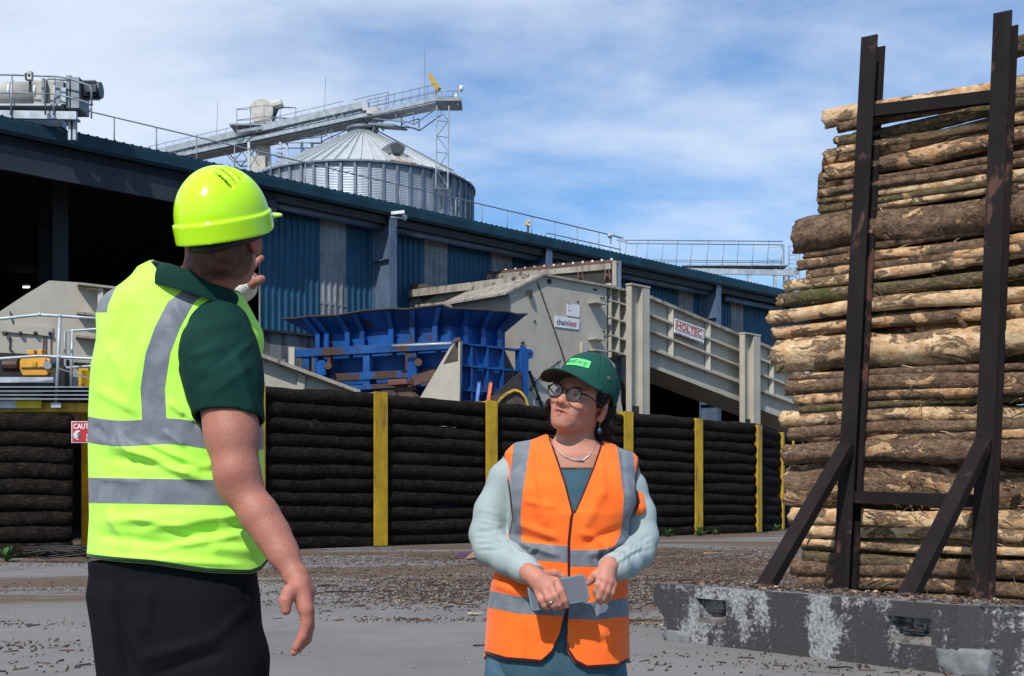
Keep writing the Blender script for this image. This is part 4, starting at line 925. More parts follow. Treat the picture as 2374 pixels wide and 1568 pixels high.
# front outline split in columns
cols = [-.14, -.10, 0.0, .05, .31, .62, 2.02, 2.36, BL-.02]
r = MB()
def zlow(s):
    if s <= -.14: return .30
    if s <= -.10: return .26
    if s < .0: return .15
    return .0
import itertools
xs_ = sorted(set([-.14, -.10, -.001, .0, .31, .62, 2.02, 2.36, BL]))
for a, b in zip(xs_, xs_[1:]):
    pk = [p for p in pock if abs(p[0]-a) < 1e-3]
    if pk:
        p = pk[0]; r.quad(bp(a, 0, 0), bp(b, 0, 0), bp(b, 0, p[2]), bp(a, 0, p[2])); r.quad(bp(a, 0, p[3]), bp(b, 0, p[3]), bp(b, 0, BH), bp(a, 0, BH))
        c = [bp(a, 0, p[2]), bp(b, 0, p[2]), bp(b, 0, p[3]), bp(a, 0, p[3])]; e = [bp(a+.05, -.12, p[2]+.055), bp(b-.05, -.12, p[2]+.055), bp(b-.05, -.13, p[3]-.01), bp(a+.05, -.13, p[3]-.01)]
        for i in range(4): j = (i+1) % 4; r.quad(c[i], c[j], e[j], e[i])
        r.quad(*e)
    else: r.quad(bp(a, 0, zlow(a) if a < 0 else 0), bp(b, 0, zlow(b) if a < -.002 else 0), bp(b, 0, BH), bp(a, 0, BH-(.05 if a < -.12 else 0)))
r.quad(bp(-.001, 0, 0.15), bp(0, 0, 0), bp(0, 0, .15), bp(-.001, 0, .151))
r.quad(bp(-.14, 0, .30), bp(-.14, 0, BH-.05), bp(-.14, -DEP, BH-.05), bp(-.14, -DEP, .30))
r.quad(bp(-.14, 0, .30), bp(-.10, 0, .26), bp(-.10, -DEP, .26), bp(-.14, -DEP, .30)); r.quad(bp(-.10, 0, .26), bp(-.001, 0, .15), bp(-.001, -DEP, .15), bp(-.10, -DEP, .26))
r.quad(bp(0, 0, .15), bp(0, 0, 0), bp(0, -DEP, 0), bp(0, -DEP, .15))
r.quad(bp(-.14, 0, BH-.05), bp(-.10, 0, BH), bp(-.10, -DEP, BH), bp(-.14, -DEP, BH-.05))
# top as a lightly uneven grid
ng, mg = 40, 8; q = rng(3)
for i in range(ng):
    for j in range(mg):
        def tv(i_, j_):
            s_ = -.10+(BL+.10)*i_/ng; return bp(s_, -DEP*j_/mg, BH+(0 if i_ in (0, ng) or j_ in (0, mg) else .008*math.sin(i_*3.3+j_*5.1)))
        r.quad(tv(i, j), tv(i+1, j), tv(i+1, j+1), tv(i, j+1))
# right end: chamfer then end face with broken lower corner
e1 = bp(BL, 0, 0); 
def ep_(t, z): return bp(BL+.45*t, .02*t-.30*t, z)
r.quad(bp(BL, 0, 0), ep_(1, 0), ep_(1, BH), bp(BL, 0, BH)); r.quad(bp(BL, 0, BH), ep_(1, BH), bp(BL+.45, -DEP, BH), bp(BL, -DEP, BH))
r.quad(bp(-.10, -DEP, 0.26), bp(BL+.45, -DEP, 0), bp(BL+.45, -DEP, BH), bp(-.10, -DEP, BH)); r.quad(ep_(1, 0), bp(BL+.45, -DEP, 0), bp(BL+.45, -DEP, BH), ep_(1, BH))
ob = r.build('body', bm_, blk, flip=False)
bmm = bmesh.new(); bmm.from_mesh(ob.data); bmesh.ops.remove_doubles(bmm, verts=bmm.verts, dist=.0015); bmesh.ops.recalc_face_normals(bmm, faces=bmm.faces); bmm.to_mesh(ob.data); bmm.free()
for p in pock: MB().tube([bp(p[0]+.10, -.11, p[2]+.075), bp(p[0]+.10, -.07, p[2]+.085), bp(p[1]-.10, -.07, p[2]+.085), bp(p[1]-.10, -.11, p[2]+.075)], .012, 6).build('lifting_loop', blackst, blk)
rough = paint('broken_concrete', (.17, .175, .18), (.10, .10, .10), .5, 9, 1, .9, var=.35, bump=.9)
def rock(c, rx, ry, rz, seed, name, par, mat=rough, ax=None, n=28, m=18):
    r = MB().ball((0, 0, 0), 1, n, m); X, Y, Z = ax or (Vector((1, 0, 0)), Vector((0, 1, 0)), Zv); vs = []
    for v in r.v:
        v = Vector(v); k = 1+.30*mnoise.noise(v*1.4+Vector((seed, 0, 0)))+.20*mnoise.noise(v*4+Vector((0, seed, 0))); v = Vector([max(-.8, min(.8, x*k*1.1)) for x in v]); vs.append(Vector(c)+X*v.x*rx+Y*v.y*ry+Z*v.z*rz)
    r.v = [tuple(v) for v in vs]; return r.build(name, mat, par, smooth=True)
rock(bp(BL+.02, -.06, .08), .22, .09, .12, 3, 'broken_corner', blk, ax=(bd, bnrm, Zv)); rock(bp(.13, .0, .03), .17, .05, .07, 9, 'broken_foot', blk, ax=(bd, bnrm, Zv))

# ================================================================ STEEL RACK
rk = paint('rusty_black_steel', (.012, .009, .0095), (.035, .028, .028), .5, 1.5, 8, .72, spec=.15, var=.35, bump=.25, rust=(.085, .042, .032), rust_amt=.50)
rack = thing('log_rack', 'tall rusty black steel rack posts with braces holding the log stack upright', 'rack', (3.7, 10.9, 0))
FN = Vector((-.61, -.79, 0)).normalized(); SU = Vector((.79, -.61, 0))
def rpost(xb, Yb, xt, yt, yt2):
    b = P(xb, 1300, Yb); b.z = 0; dz = (HZ-yt)/F; t = P(xt, yt, Yb+.05)
    h = t.z; sdv = FN.cross(Zv).normalized(); dr = (t-b); fw = .155
    up = (t-b).normalized()
    MB().beam(b, t, fw, .022, FN).build('front_flange', rk, rack)
    bk = -FN*.20; h2 = P(xt, yt2, Yb+.05).z
    t2 = b+up*(h2/up.z); MB().beam(b+bk, t2+bk, fw, .022, FN).build('rear_flange', rk, rack); MB().beam(b+bk*.5, t2.lerp(t, .3)+bk*.5, .018, .18, FN).build('web', rk, rack)
    return b, t
b1, t1 = rpost(1945, 11.3, 2016, 84, 96); b2, t2 = rpost(2266, 10.5, 2325, 28, 46)
def onpost(b, t, y):
    lo, hi = 0., 1.
    for _ in range(30):
        m = (lo+hi)/2; q = b.lerp(t, m); py = HZ-(q.z-CH)/q.y*F
        if py > y: lo = m
        else: hi = m
    return b.lerp(t, lo)
for b, t, yy, gx in ((b1, t1, 1045, 1784), (b2, t2, 1036, 2114)):
    a = onpost(b, t, yy)+FN*.03; lo = a.copy()
    # foot on ground along FN
    best = None
    for k in range(400):
        c = Vector((b.x, b.y, 0))+FN*(k*.01); c.z = 0.455-.455
        cc = Vector((c.x, c.y, .455)); px = CX+F*cc.x/cc.y
        # line from a to c at z=.455
        tt = (a.z-.455)/(a.z); pt = a.lerp(c, tt); px = CX+F*pt.x/pt.y
        if px <= gx: best = c; break
    c = best if best is not None else Vector((b.x, b.y, 0))+FN*2.3
    MB().beam(a+Zv*.03, c, .13, .10, FN).build('brace', rk, rack)
for ya, yb, h in ((256, 219, .11), (1152, 1162, .11)):
    a, b = onpost(b1, t1, ya), onpost(b2, t2, yb); MB().beam(a-FN*.06, b-FN*.06, .08, h).build('crossbar', rk, rack)
# third post beyond the frame so the rack makes sense from the side
b3 = b2+(b2-b1); b3.z = 0; MB().hbeam(b3, b3+(t2-b2)*1.0, .155, .2, FN, .022).build('outer_post', rk, rack)

# ================================================================ LOG STACK
def log_mat(name, bark, bark2, peel, peel_t, moss_t):
    m, nt, b = node_mat(name)
    v = objvec(nt, (.75, 1, 1), rand=True); vl = objvec(nt, (.5, 1, 1), rand=True); vf = objvec(nt, (.55, 1, 1), rand=True)
    fine = noise_(nt, vf, 42, 6, .78); mid = noise_(nt, v, 13, 7, .72, .3); big = noise_(nt, vl, 5.2, 7, .66, .8)
    c = mixc(nt, ramp_(nt, mid, .35, .65), bark, bark2); c = mixc(nt, ramp_(nt, fine, .46, .64, 0, .75), c, (.016, .010, .007))
    lich = noise_(nt, objvec(nt, (.6, 1, 1), rand=True), 24, 5, .8); c = mixc(nt, ramp_(nt, lich, .57, .66, 0, .75), c, (.34, .30, .22))
    pc = mixc(nt, ramp_(nt, mid, .3, .7), peel, [peel[0]*.62, peel[1]*.40, peel[2]*.26]); pc = mixc(nt, ramp_(nt, fine, .5, .72, 0, .55), pc, (.16, .09, .045))
    g_ = math_(nt, 'ADD', big, math_(nt, 'MULTIPLY', math_(nt, 'SUBTRACT', fine, .5), .16))
    pm = ramp_(nt, g_, peel_t, peel_t+.035); c = mixc(nt, pm, c, pc)
    ms = noise_(nt, objvec(nt, (.5, 1, 1), rand=True), 3.6, 7, .7); mm = ramp_(nt, ms, moss_t, moss_t+.06)
    c = mixc(nt, math_(nt, 'MULTIPLY', mm, ramp_(nt, fine, .3, .6, .35, .95)), c, (.055, .075, .010))
    geo = nnode(nt, 'ShaderNodeTexCoord'); nt.links.new(c, b.inputs['Base Color']); b.inputs['Roughness'].default_value = .82; b.inputs['Specular IOR Level'].default_value = .25
    h = math_(nt, 'ADD', math_(nt, 'MULTIPLY', mid, 1.0), math_(nt, 'MULTIPLY', fine, .6)); h = math_(nt, 'SUBTRACT', h, math_(nt, 'MULTIPLY', pm, .45)); bump_(nt, b, h, 1.0, .035)
    return m
LMS = [log_mat('bark_brown', (.105, .060, .038), (.235, .155, .095), (.66, .48, .29), .575, .62),
       log_mat('bark_half_peeled', (.125, .072, .044), (.26, .17, .105), (.72, .52, .31), .50, .63),
       log_mat('bark_mossy', (.080, .058, .032), (.19, .145, .075), (.62, .45, .25), .575, .53),
       log_mat('bark_peeled_pale', (.17, .105, .060), (.33, .23, .14), (.80, .63, .40), .45, .65)]
def end_mat():
    m, nt, b = node_mat('sawn_log_end')
    t = objvec(nt, (1, 1, 1), rand=True); f = noise_(nt, t, 16, 6, .75); nt.links.new(mixc(nt, ramp_(nt, f, .3, .7), (.20, .11, .06), (.55, .38, .22)), b.inputs['Base Color']); b.inputs['Roughness'].default_value = .85; bump_(nt, b, f, .6, .02); return m
ENDM = end_mat(); stubm = LMS[0]
def make_log(start, direc, length, r0, seed, mi, label, group, detail=True, taper=.93):
    q = rng(seed); n = 90 if detail else 16; m = 26 if r0 > .1 else 16
    if not detail: m = 10
    vs = []; fs = []; ph = [q.random()*9 for _ in range(6)]; s3 = seed*3.7
    for i in range(n+1):
        t = i/n; x = t*length; cy = r0*.42*math.sin(ph[0]+t*4.2)*min(1, t*3); cz = r0*.40*math.sin(ph[1]+t*5.3)*min(1, t*3); rr = r0*(1-(1-taper)*t)*(1+.05*math.sin(ph[2]+t*9))
        for k in range(m):
            a = 2*math.pi*k/m; u_ = Vector((x*2.2, math.cos(a)*1.3+s3, math.sin(a)*1.3)); w = 1+.16*mnoise.noise(u_)+.08*mnoise.noise(u_*3.3)+.05*mnoise.noise(u_*8)
            dx = q.uniform(-.014, .014) if i in (0, n) else 0
            vs.append((x+dx+(.35*r0*mnoise.noise(Vector((math.cos(a)*2, math.sin(a)*2, s3))) if i == 0 else 0), cy+rr*w*math.cos(a), cz+rr*w*math.sin(a)))
    for i in range(n):
        for k in range(m): fs.append((i*m+k, i*m+(k+1) % m, (i+1)*m+(k+1) % m, (i+1)*m+k))
    nb = len(fs); c0 = len(vs); vs.append((.012, 0, 0)); 
    for k in range(m): fs.append((c0, (k+1) % m, k))
    c1 = len(vs); vs.append((length, 0, 0))
    for k in range(m): fs.append((c1, n*m+k, n*m+(k+1) % m))
    me = bpy.data.meshes.new('log'); me.from_pydata(vs, [], fs); me.update()
    o = link_mesh('log', me, [LMS[mi], ENDM], None); me.polygons.foreach_set('use_smooth', [True]*nb+[False]*(len(fs)-nb)); me.polygons.foreach_set('material_index', [0]*nb+[1]*(len(fs)-nb))
    d = Vector(direc).normalized(); y_ = Zv.cross(d).normalized(); z_ = d.cross(y_); M = Matrix((d, y_, z_)).transposed(); o.rotation_mode = 'QUATERNION'; o.rotation_quaternion = M.to_quaternion(); o.location = start
    tag(o, label, 'log', group)
    if detail:
        for j in range(q.choice((2, 3, 4)) if r0 > .05 else 1):
            x = q.uniform(.1, length*.7); a = q.uniform(2.2, 4.6); dr = Vector((q.uniform(-.4, .4), math.cos(a), math.sin(a))).normalized(); l = q.uniform(.02, .07); b_ = Vector((x, 0, 0))+dr*r0*.8; kk = MB()
            if q.random() < .45:   # bark splinter
                e = b_+dr*r0*.25+Vector((q.uniform(.06, .16)*q.choice((-1, 1)), 0, q.uniform(-.06, .03))); kk.tube([b_+dr*r0*.12, b_+dr*r0*.3+Vector((.02, 0, 0)), e], [.008, .006, .002], 5)
                ob_ = kk.build('splinter', stubm, None, origin=(0, 0, 0))
            else:
                kk.tube([b_, b_+dr*(r0*.25+l*.5)], [r0*.20, r0*.13], 7); ob_ = kk.build('branch_stub', stubm, None, origin=(0, 0, 0))
            ob_.parent = o
    return o
rows = [  # x_left, y, radius px, material, look
 (1913, 277, 20, 3, 'pale peeled log on top of the stack, bright bark-free upper side'),
 (1944, 297, 12, 0, 'thin brown log second from the top of the stack'),
 (1940, 330, 14, 2, 'mossy thin log third from the top of the stack'),
 (1942, 350, 8, 3, 'very thin pale log tucked under the third log from the top'),
 (1918, 366, 17, 1, 'patchy brown log fifth from the top with a rounded end'),
 (1916, 402, 18, 1, 'mottled log sixth from the top, pale strip showing between the posts'),
 (1958, 428, 9, 0, 'thin dark log set back just above the notch in the stack'),
 (1896, 450, 9, 0, 'thin bark covered log just below the notch near the top'),
 (1896, 466, 9, 3, 'thin pale log under the notch, sticking out left'),
 (1903, 488, 8, 2, 'thin greenish log of the pair above the big upper log'),
 (1905, 503, 9, 3, 'thin pale log lying directly on the big upper log'),
 (1849, 551, 37, 0, 'thick brown log with a knot in the upper half of the stack'),
 (1863, 593, 8, 0, 'thin dark log squeezed beneath the thick upper log'),
 (1853, 616, 13, 1, 'brown log with pale end, second below the thick upper log'),
 (1876, 639, 13, 1, 'short sticking log with pale sawn end, third below the thick upper log'),
 (1822, 664, 13, 3, 'pale ended log just level with the shed roof corner'),
 (1807, 699, 15, 2, 'log with bright moss patches right of the shed roof corner'),
 (1784, 738, 16, 3, 'pale bark log reaching farthest left of the whole stack'),
 (1794, 775, 15, 1, 'log with torn bark, directly above the thick pale log'),
 (1804, 829, 37, 3, 'thick pale peeled log with orange patch in the middle of the stack'),
 (1834, 876, 9, 0, 'thin dark log in the shade under the thick pale log'),
 (1825, 900, 19, 0, 'brown log with orange torn end below the thick pale log'),
 (1843, 930, 14, 1, 'log with a pale flat top, second below the thick pale log'),
 (1856, 951, 9, 2, 'thin mossy log set back, third below the thick pale log'),
 (1814, 973, 18, 3, 'log with a split pale top just left of the first rack post'),
 (1830, 1008, 14, 0, 'dark brown log level with the top of the rack braces'),
 (1845, 1011, 13, 1, 'grey brown log with long pale splinters between the posts'),
 (1822, 1056, 24, 0, 'rough log with curled bark above the thickest lower log'),
 (1834, 1130, 52, 1, 'thickest log of the stack with reddish torn bark behind the first brace'),
 (1837, 1196, 22, 3, 'pale crusty ended log below the thickest log'),
 (1870, 1231, 12, 3, 'thin pale log low in the stack with a white end'),
 (1824, 1256, 9, 3, 'thin split stick log poking out left behind the first brace'),
 (1862, 1262, 17, 2, 'heavily mossed log low in the stack'),
 (1866, 1292, 14, 2, 'green brown log third from the bottom of the stack'),
 (1841, 1314, 19, 0, 'log with a reddish sawn end, second from the bottom'),
 (1852, 1349, 18, 0, 'dark brown log lowest seen in the stack above the block')]
YB = 12.0
SP0 = Vector(((1850-CX)/F*YB, YB, 0)); SNRM = Vector((-.61, -.79, 0)).normalized()
q = rng(77)
for i, (x, y, rp, mi, lab) in enumerate(rows):
    rr = rp*1.04*YB/F; off = -max(rr, .03)+ (.12 if rr > .1 else .05)+q.uniform(-.03, .03); s = on_plane(x, y, SP0+SNRM*off, SNRM)
    make_log(s, SU+Zv*q.uniform(-.022, .024), q.uniform(3.5, 3.9), rr, 300+i, mi, lab, 'logs piled in the steel rack')
s_ = Vector(SP0)  # more small logs filling the ground level hidden by the block
for j, z in enumerate((.06, .17)):
    make_log(SP0+Zv*z+SU*.05, SU, 3.6, .07, 500+j, 0, ('brown log on the ground at the foot of the stack behind the block', 'brown log resting on the lowest log behind the concrete block')[j], 'logs piled in the steel rack', False)
z = .1; j = 0
while z < 4.75:
    for lay, (dep, ins) in enumerate(((.26, .10), (.50, .2), (.74, .0))):
        rr = q.uniform(.075, .125); x0 = ins+q.uniform(-.06, .16)+(.08 if z > 3.6 else 0)
        if z+rr > 4.72: continue
        make_log(SP0-SNRM*(dep+q.uniform(-.03, .03))+SU*x0+Zv*(z+q.uniform(-.03, .03)), SU+Zv*q.uniform(-.015, .02), 3.5, rr, 600+j, q.choice((0, 0, 1, 2)), 'dark brown log deep inside the stack, glimpsed through gaps between the front logs', 'logs in the back of the stack', False); j += 1
    z += .2
# loose bark strips and twigs caught in the front of the stack
v_ = MB(); q2 = rng(41)
for k in range(420):
    z = q2.uniform(.3, 4.7) if q2.random() < .6 else q2.uniform(.3, 1.9); u_ = q2.uniform(.05 if z < 2.9 else .42, 2.4); p = SP0+SU*u_+Zv*z+SNRM*q2.uniform(-.02, .05); a = q2.gauss(0, .9); l = q2.uniform(.04, .22); d = SU*math.cos(a)+Zv*math.sin(a)*.8; w = q2.uniform(-.02, .03)
    v_.cur = q2.choice((0, 0, 1, 2)); r_ = q2.uniform(.0025, .007); v_.tube([p, p+d*l*.5+SNRM*w, p+d*l+SNRM*w*1.6+Zv*-.02], [r_, r_, r_*.5], 4)
o = v_.build('bark_strips', [LMS[0], paint('split_twig', (.42, .30, .18), amt=.3), paint('dark_twig', (.05, .03, .02), amt=.3)], None, flip=False); tag(o, 'loose bark strips and splintered twigs caught between the stacked logs', 'bark strips', kind='stuff')
# top right: heap rises beyond the second post
for j, (t, z, r_, mi, lab) in enumerate(((1.9, 5.16, .09, 2, 'short mossy log on top of the stack at the right edge'),)):
    make_log(SP0+SU*t+Zv*z+SNRM*-.05, SU+Zv*.02, 2.2, r_, 700+j, mi, lab, 'logs piled in the steel rack')
# ================================================================ FIGURES: signed distance sculpting
class SDF:
    def __init__(s, lo, hi, h):
        s.lo = np.array(lo, dtype=np.float32); s.h = h; s.n = np.ceil((np.array(hi)-np.array(lo))/h).astype(int)+1
        s.d = np.full(s.n, 0.5, np.float32)
    def _view(s, lo, hi):
        a = np.maximum(0, np.floor((np.array(lo)-s.lo)/s.h).astype(int)); b = np.minimum(s.n, np.ceil((np.array(hi)-s.lo)/s.h).astype(int)+1)
        if (b <= a).any(): return None
        sl = tuple(slice(int(x), int(y)) for x, y in zip(a, b))
        g = [s.lo[i]+s.h*np.arange(a[i], b[i], dtype=np.float32) for i in range(3)]
        return sl, g[0][:, None, None], g[1][None, :, None], g[2][None, None, :]
    def op(s, fn, lo, hi, k=.01, mode='add', pad=None):
        pad = (k+3*s.h) if pad is None else pad
        r = s._view([x-pad for x in lo], [x+pad for x in hi])
        if r is None: return
        sl, X, Y, Z = r; d = fn(X, Y, Z).astype(np.float32); a = s.d[sl]
        if mode == 'add':
            t = np.clip(.5+.5*(a-d)/k, 0, 1); s.d[sl] = a*(1-t)+d*t-k*t*(1-t)
        else:
            d = -d; t = np.clip(.5-.5*(a-d)/k, 0, 1); s.d[sl] = a*(1-t)+d*t+k*t*(1-t)
    def rc(s, a, b, ra, rb, k=.01, mode='add', flat=None):
        a = np.array(a, float); b = np.array(b, float); ab = b-a; L2 = max(1e-9, float(ab@ab)); m = max(ra, rb)
        def fn(X, Y, Z):
            px, py, pz = X-a[0], Y-a[1], Z-a[2]; t = np.clip((px*ab[0]+py*ab[1]+pz*ab[2])/L2, 0, 1)
            return np.sqrt((px-t*ab[0])**2+(py-t*ab[1])**2+(pz-t*ab[2])**2)-(ra+(rb-ra)*t)
        s.op(fn, np.minimum(a, b)-m, np.maximum(a, b)+m, k, mode)
    def chain(s, pts, rs, k=.01, mode='add'):
        for a, b, ra, rb in zip(pts, pts[1:], rs, rs[1:]): s.rc(a, b, ra, rb, k, mode)
    def el(s, c, r, R=None, k=.01, mode='add', p=2.0):
        c = np.array(c, float); r = np.array(r, float); R = np.eye(3) if R is None else np.array(R); m = r.max()
        ext = np.sqrt((np.array(R)**2@(r**2)))
        def fn(X, Y, Z):
            x, y, z = X-c[0], Y-c[1], Z-c[2]; q = [R[0, i]*x+R[1, i]*y+R[2, i]*z for i in range(3)]
            if p == 2.0:
                k0 = np.sqrt(sum((q[i]/r[i])**2 for i in range(3)))+1e-9; k1 = np.sqrt(sum((q[i]/r[i]**2)**2 for i in range(3)))+1e-9; return k0*(k0-1)/k1
            k0 = sum(np.abs(q[i]/r[i])**p for i in range(3))**(1/p); return (k0-1)*r.min()
        s.op(fn, c-ext, c+ext, k, mode)
    def loft(s, levels, k=.02, mode='add', p=2.3, tilt=0.0, pad=None):
        "levels: (z, cx, cy, rx, ry) ascending z; tilt shears cy with x"
        L_ = np.array(sorted(levels), float)
        def fn(X, Y, Z):
            f = lambda i: np.interp(Z.ravel(), L_[:, 0], L_[:, i]).reshape(Z.shape)
            cx, cy, rx, ry = f(1), f(2), f(3), f(4)
            u = (X-cx); v = (Y-cy-tilt*u)
            q = (np.abs(u/rx)**p+np.abs(v/ry)**p)**(1/p); d = (q-1)*np.minimum(rx, ry)
            dz = np.maximum(L_[0, 0]-Z, Z-L_[-1, 0]); return np.maximum(d, dz)
        rx = L_[:, 3].max(); ry = L_[:, 4].max()+abs(tilt)*rx
        s.op(fn, (L_[:, 1].min()-rx, L_[:, 2].min()-ry, L_[0, 0]), (L_[:, 1].max()+rx, L_[:, 2].max()+ry, L_[-1, 0]), k, mode, pad)
    def half(s, pt, n, k=.004):
        "keep the side opposite to n"
        pt = np.array(pt, float); n = np.array(n, float); n = n/np.linalg.norm(n)
        s.op(lambda X, Y, Z: -((X-pt[0])*n[0]+(Y-pt[1])*n[1]+(Z-pt[2])*n[2]), s.lo, s.lo+s.h*s.n, k, 'sub', 0)
    def mesh(s):
        "surface nets"
        d = s.d; n = d.shape; ins = d < 0
        c8 = [(i, j, k) for i in (0, 1) for j in (0, 1) for k in (0, 1)]
        sl = lambda o: tuple(slice(o[a], n[a]-1+o[a]) for a in range(3))
        cnt = sum(ins[sl(o)].astype(np.int8) for o in c8); act = (cnt > 0) & (cnt < 8)
        idx = np.argwhere(act); vid = np.full(act.shape, -1, np.int64); vid[act] = np.arange(len(idx))
        acc = np.zeros((len(idx), 3)); w = np.zeros(len(idx))
        for o in c8:
            for ax in range(3):
                if o[ax]: continue
                o2 = list(o); o2[ax] = 1
                a = d[tuple((idx+np.array(o)).T)].astype(float); b = d[tuple((idx+np.array(o2)).T)].astype(float); m = (a < 0) != (b < 0)
                t = np.where(m, a/np.where(m, a-b, 1), 0); p = np.tile(np.array(o, float), (len(idx), 1)); p[:, ax] += t
                acc[m] += p[m]; w[m] += 1
        V = (idx+acc/w[:, None])*s.h+s.lo; Fc = []
        for ax in range(3):
            b_, c_ = [(1, 2), (2, 0), (0, 1)][ax]
            lo = [slice(0, n[a]-1) for a in range(3)]; hi = list(lo); hi[ax] = slice(1, n[ax])
            lo[b_] = hi[b_] = slice(1, n[b_]-1); lo[c_] = hi[c_] = slice(1, n[c_]-1)
            A = ins[tuple(lo)]; B = ins[tuple(hi)]; e = np.argwhere(A != B)
            if not len(e): continue
            av = A[tuple(e.T)]; e = e.copy(); e[:, b_] += 1; e[:, c_] += 1
            def cell(db, dc): q = e.copy(); q[:, b_] -= db; q[:, c_] -= dc; return vid[tuple(q.T)]
            q = np.stack([cell(0, 0), cell(1, 0), cell(1, 1), cell(0, 1)], 1); q[~av] = q[~av][:, ::-1]; Fc.append(q)
        Fc = np.concatenate(Fc); ok = (Fc >= 0).all(1)
        return V, Fc[ok]
def vnorm(V, Fq):
    a = V[Fq[:, 1]]-V[Fq[:, 3]]; b = V[Fq[:, 2]]-V[Fq[:, 0]]; fn = np.cross(a, b); Nn = np.zeros_like(V)
    for i in range(4): np.add.at(Nn, Fq[:, i], fn)
    return Nn/(np.linalg.norm(Nn, axis=1)[:, None]+1e-12)
def relax(V, Fq, it=2, lam=.5):
    for _ in range(it):
        S = np.zeros_like(V); c = np.zeros(len(V))
        for i in range(4):
            for j in (1, 3): np.add.at(S, Fq[:, i], V[Fq[:, (i+j) % 4]]); np.add.at(c, Fq[:, i], 1)
        V = V+lam*(S/c[:, None]-V)
    return V
def pix(V): return CX+F*V[:, 0]/V[:, 1], HZ-F*(V[:, 2]-CH)/V[:, 1]
def np_mesh(name, V, Fq, mat, parent, attrs=None, cols=None):
    off = np.array(wloc(parent)) if parent is not None else np.zeros(3)
    me = bpy.data.meshes.new(name); me.vertices.add(len(V)); me.vertices.foreach_set('co', (V-off).astype(np.float32).ravel())
    me.loops.add(len(Fq)*4); me.loops.foreach_set('vertex_index', Fq.astype(np.int32).ravel()); me.polygons.add(len(Fq))
    me.polygons.foreach_set('loop_start', np.arange(0, len(Fq)*4, 4, dtype=np.int32)); me.polygons.foreach_set('loop_total', np.full(len(Fq), 4, np.int32))
    me.polygons.foreach_set('use_smooth', np.ones(len(Fq), bool)); me.update(calc_edges=True)
    for k_, v_ in (attrs or {}).items():
        a = me.attributes.new(k_, 'FLOAT', 'POINT'); a.data.foreach_set('value', v_.astype(np.float32))
    if cols is not None:
        a = me.attributes.new('tone', 'FLOAT_COLOR', 'POINT'); a.data.foreach_set('color', np.concatenate([cols, np.ones((len(V), 1))], 1).astype(np.float32).ravel())
    return link_mesh(name, me, mat, parent)
def folds(V, Nn, fl, face=(0, -1, 0), sc_=1.25):
    "displace along normals: fl = (x0,y0,x1,y1,width px,amp m) creases seen from the camera side"
    px, py = pix(V); w = np.clip((Nn@np.array(face, float))*2.2, 0, 1); D = np.zeros(len(V))
    for x0, y0, x1, y1, sg, am in fl:
        dx, dy = x1-x0, y1-y0; L2 = dx*dx+dy*dy; t = np.clip(((px-x0)*dx+(py-y0)*dy)/L2, 0, 1); dd = np.hypot(px-x0-t*dx, py-y0-t*dy)
        D += am*np.exp(-(dd/sg)**2)*np.clip(np.minimum(t, 1-t)*5+.15, 0, 1)
    return V+Nn*(D*w*sc_)[:, None]
def polyd(px, py, pts):
    "distance in the plane to a polyline"
    best = np.full(px.shape, 1e9)
    for (x0, y0), (x1, y1) in zip(pts, pts[1:]):
        dx, dy = x1-x0, y1-y0; L2 = dx*dx+dy*dy+1e-9; t = np.clip(((px-x0)*dx+(py-y0)*dy)/L2, 0, 1); best = np.minimum(best, np.hypot(px-x0-t*dx, py-y0-t*dy))
    return best
# ---- materials for figures
def attr_(nt, n): return nnode(nt, 'ShaderNodeAttribute', None, attribute_name=n)
def vest_mat(name, col, col2, piping):
    m, nt, b = node_mat(name); v = objvec(nt)
    st = attr_(nt, 'strip').outputs['Fac']; pp = attr_(nt, 'pipe').outputs['Fac']
    weave = noise_(nt, v, 700, 2, .5); soft = noise_(nt, v, 9, 4)
    c = mixc(nt, ramp_(nt, soft, .3, .7), col, col2); c = mixc(nt, math_(nt, 'MULTIPLY', weave, .10), c, [x*.6 for x in col])
    gr = mixc(nt, ramp_(nt, noise_(nt, v, 26, 3), .3, .7), (.12, .14, .165), (.175, .195, .225)); sf = ramp_(nt, st, -.0008, .0008)
    c = mixc(nt, sf, c, gr); c = mixc(nt, ramp_(nt, pp, -.0008, .0008), c, piping)
    nt.links.new(c, b.inputs['Base Color']); nt.links.new(ramp_(nt, sf, 0, 1, .75, .5), b.inputs['Roughness']); b.inputs['Specular IOR Level'].default_value = .2; b.inputs['Sheen Weight'].default_value = .15
    seam_ = nnode(nt, 'ShaderNodeMath', None, operation='ABSOLUTE'); nt.links.new(st, seam_.inputs[0])
    h = math_(nt, 'ADD', math_(nt, 'MULTIPLY', weave, .12), math_(nt, 'MULTIPLY', sf, 1.0)); h = math_(nt, 'ADD', h, math_(nt, 'MULTIPLY', noise_(nt, objvec(nt, (1, 1, 2.2)), 22, 4, .6), .55)); bump_(nt, b, h, .35, .006)
    return m
def cloth_mat(name, col, var=.2, scale=900, rough=.85, stretch=(1, 1, 1), wr=14, ws_=.5):
    m, nt, b = node_mat(name); v = objvec(nt, stretch); w = noise_(nt, v, scale, 2, .6); s_ = noise_(nt, objvec(nt), 8, 4)
    c = mixc(nt, ramp_(nt, s_, .3, .7), [x*(1-var) for x in col], [x*(1+var*.5) for x in col]); c = mixc(nt, math_(nt, 'MULTIPLY', w, .25), c, [x*.45 for x in col])
    nt.links.new(c, b.inputs['Base Color']); b.inputs['Roughness'].default_value = rough; b.inputs['Specular IOR Level'].default_value = .15; b.inputs['Sheen Weight'].default_value = .0
    bump_(nt, b, math_(nt, 'ADD', math_(nt, 'MULTIPLY', w, .15), math_(nt, 'MULTIPLY', noise_(nt, objvec(nt, (1, 1, 1.8)), wr, 4, .6), ws_)), .35, .008); return m
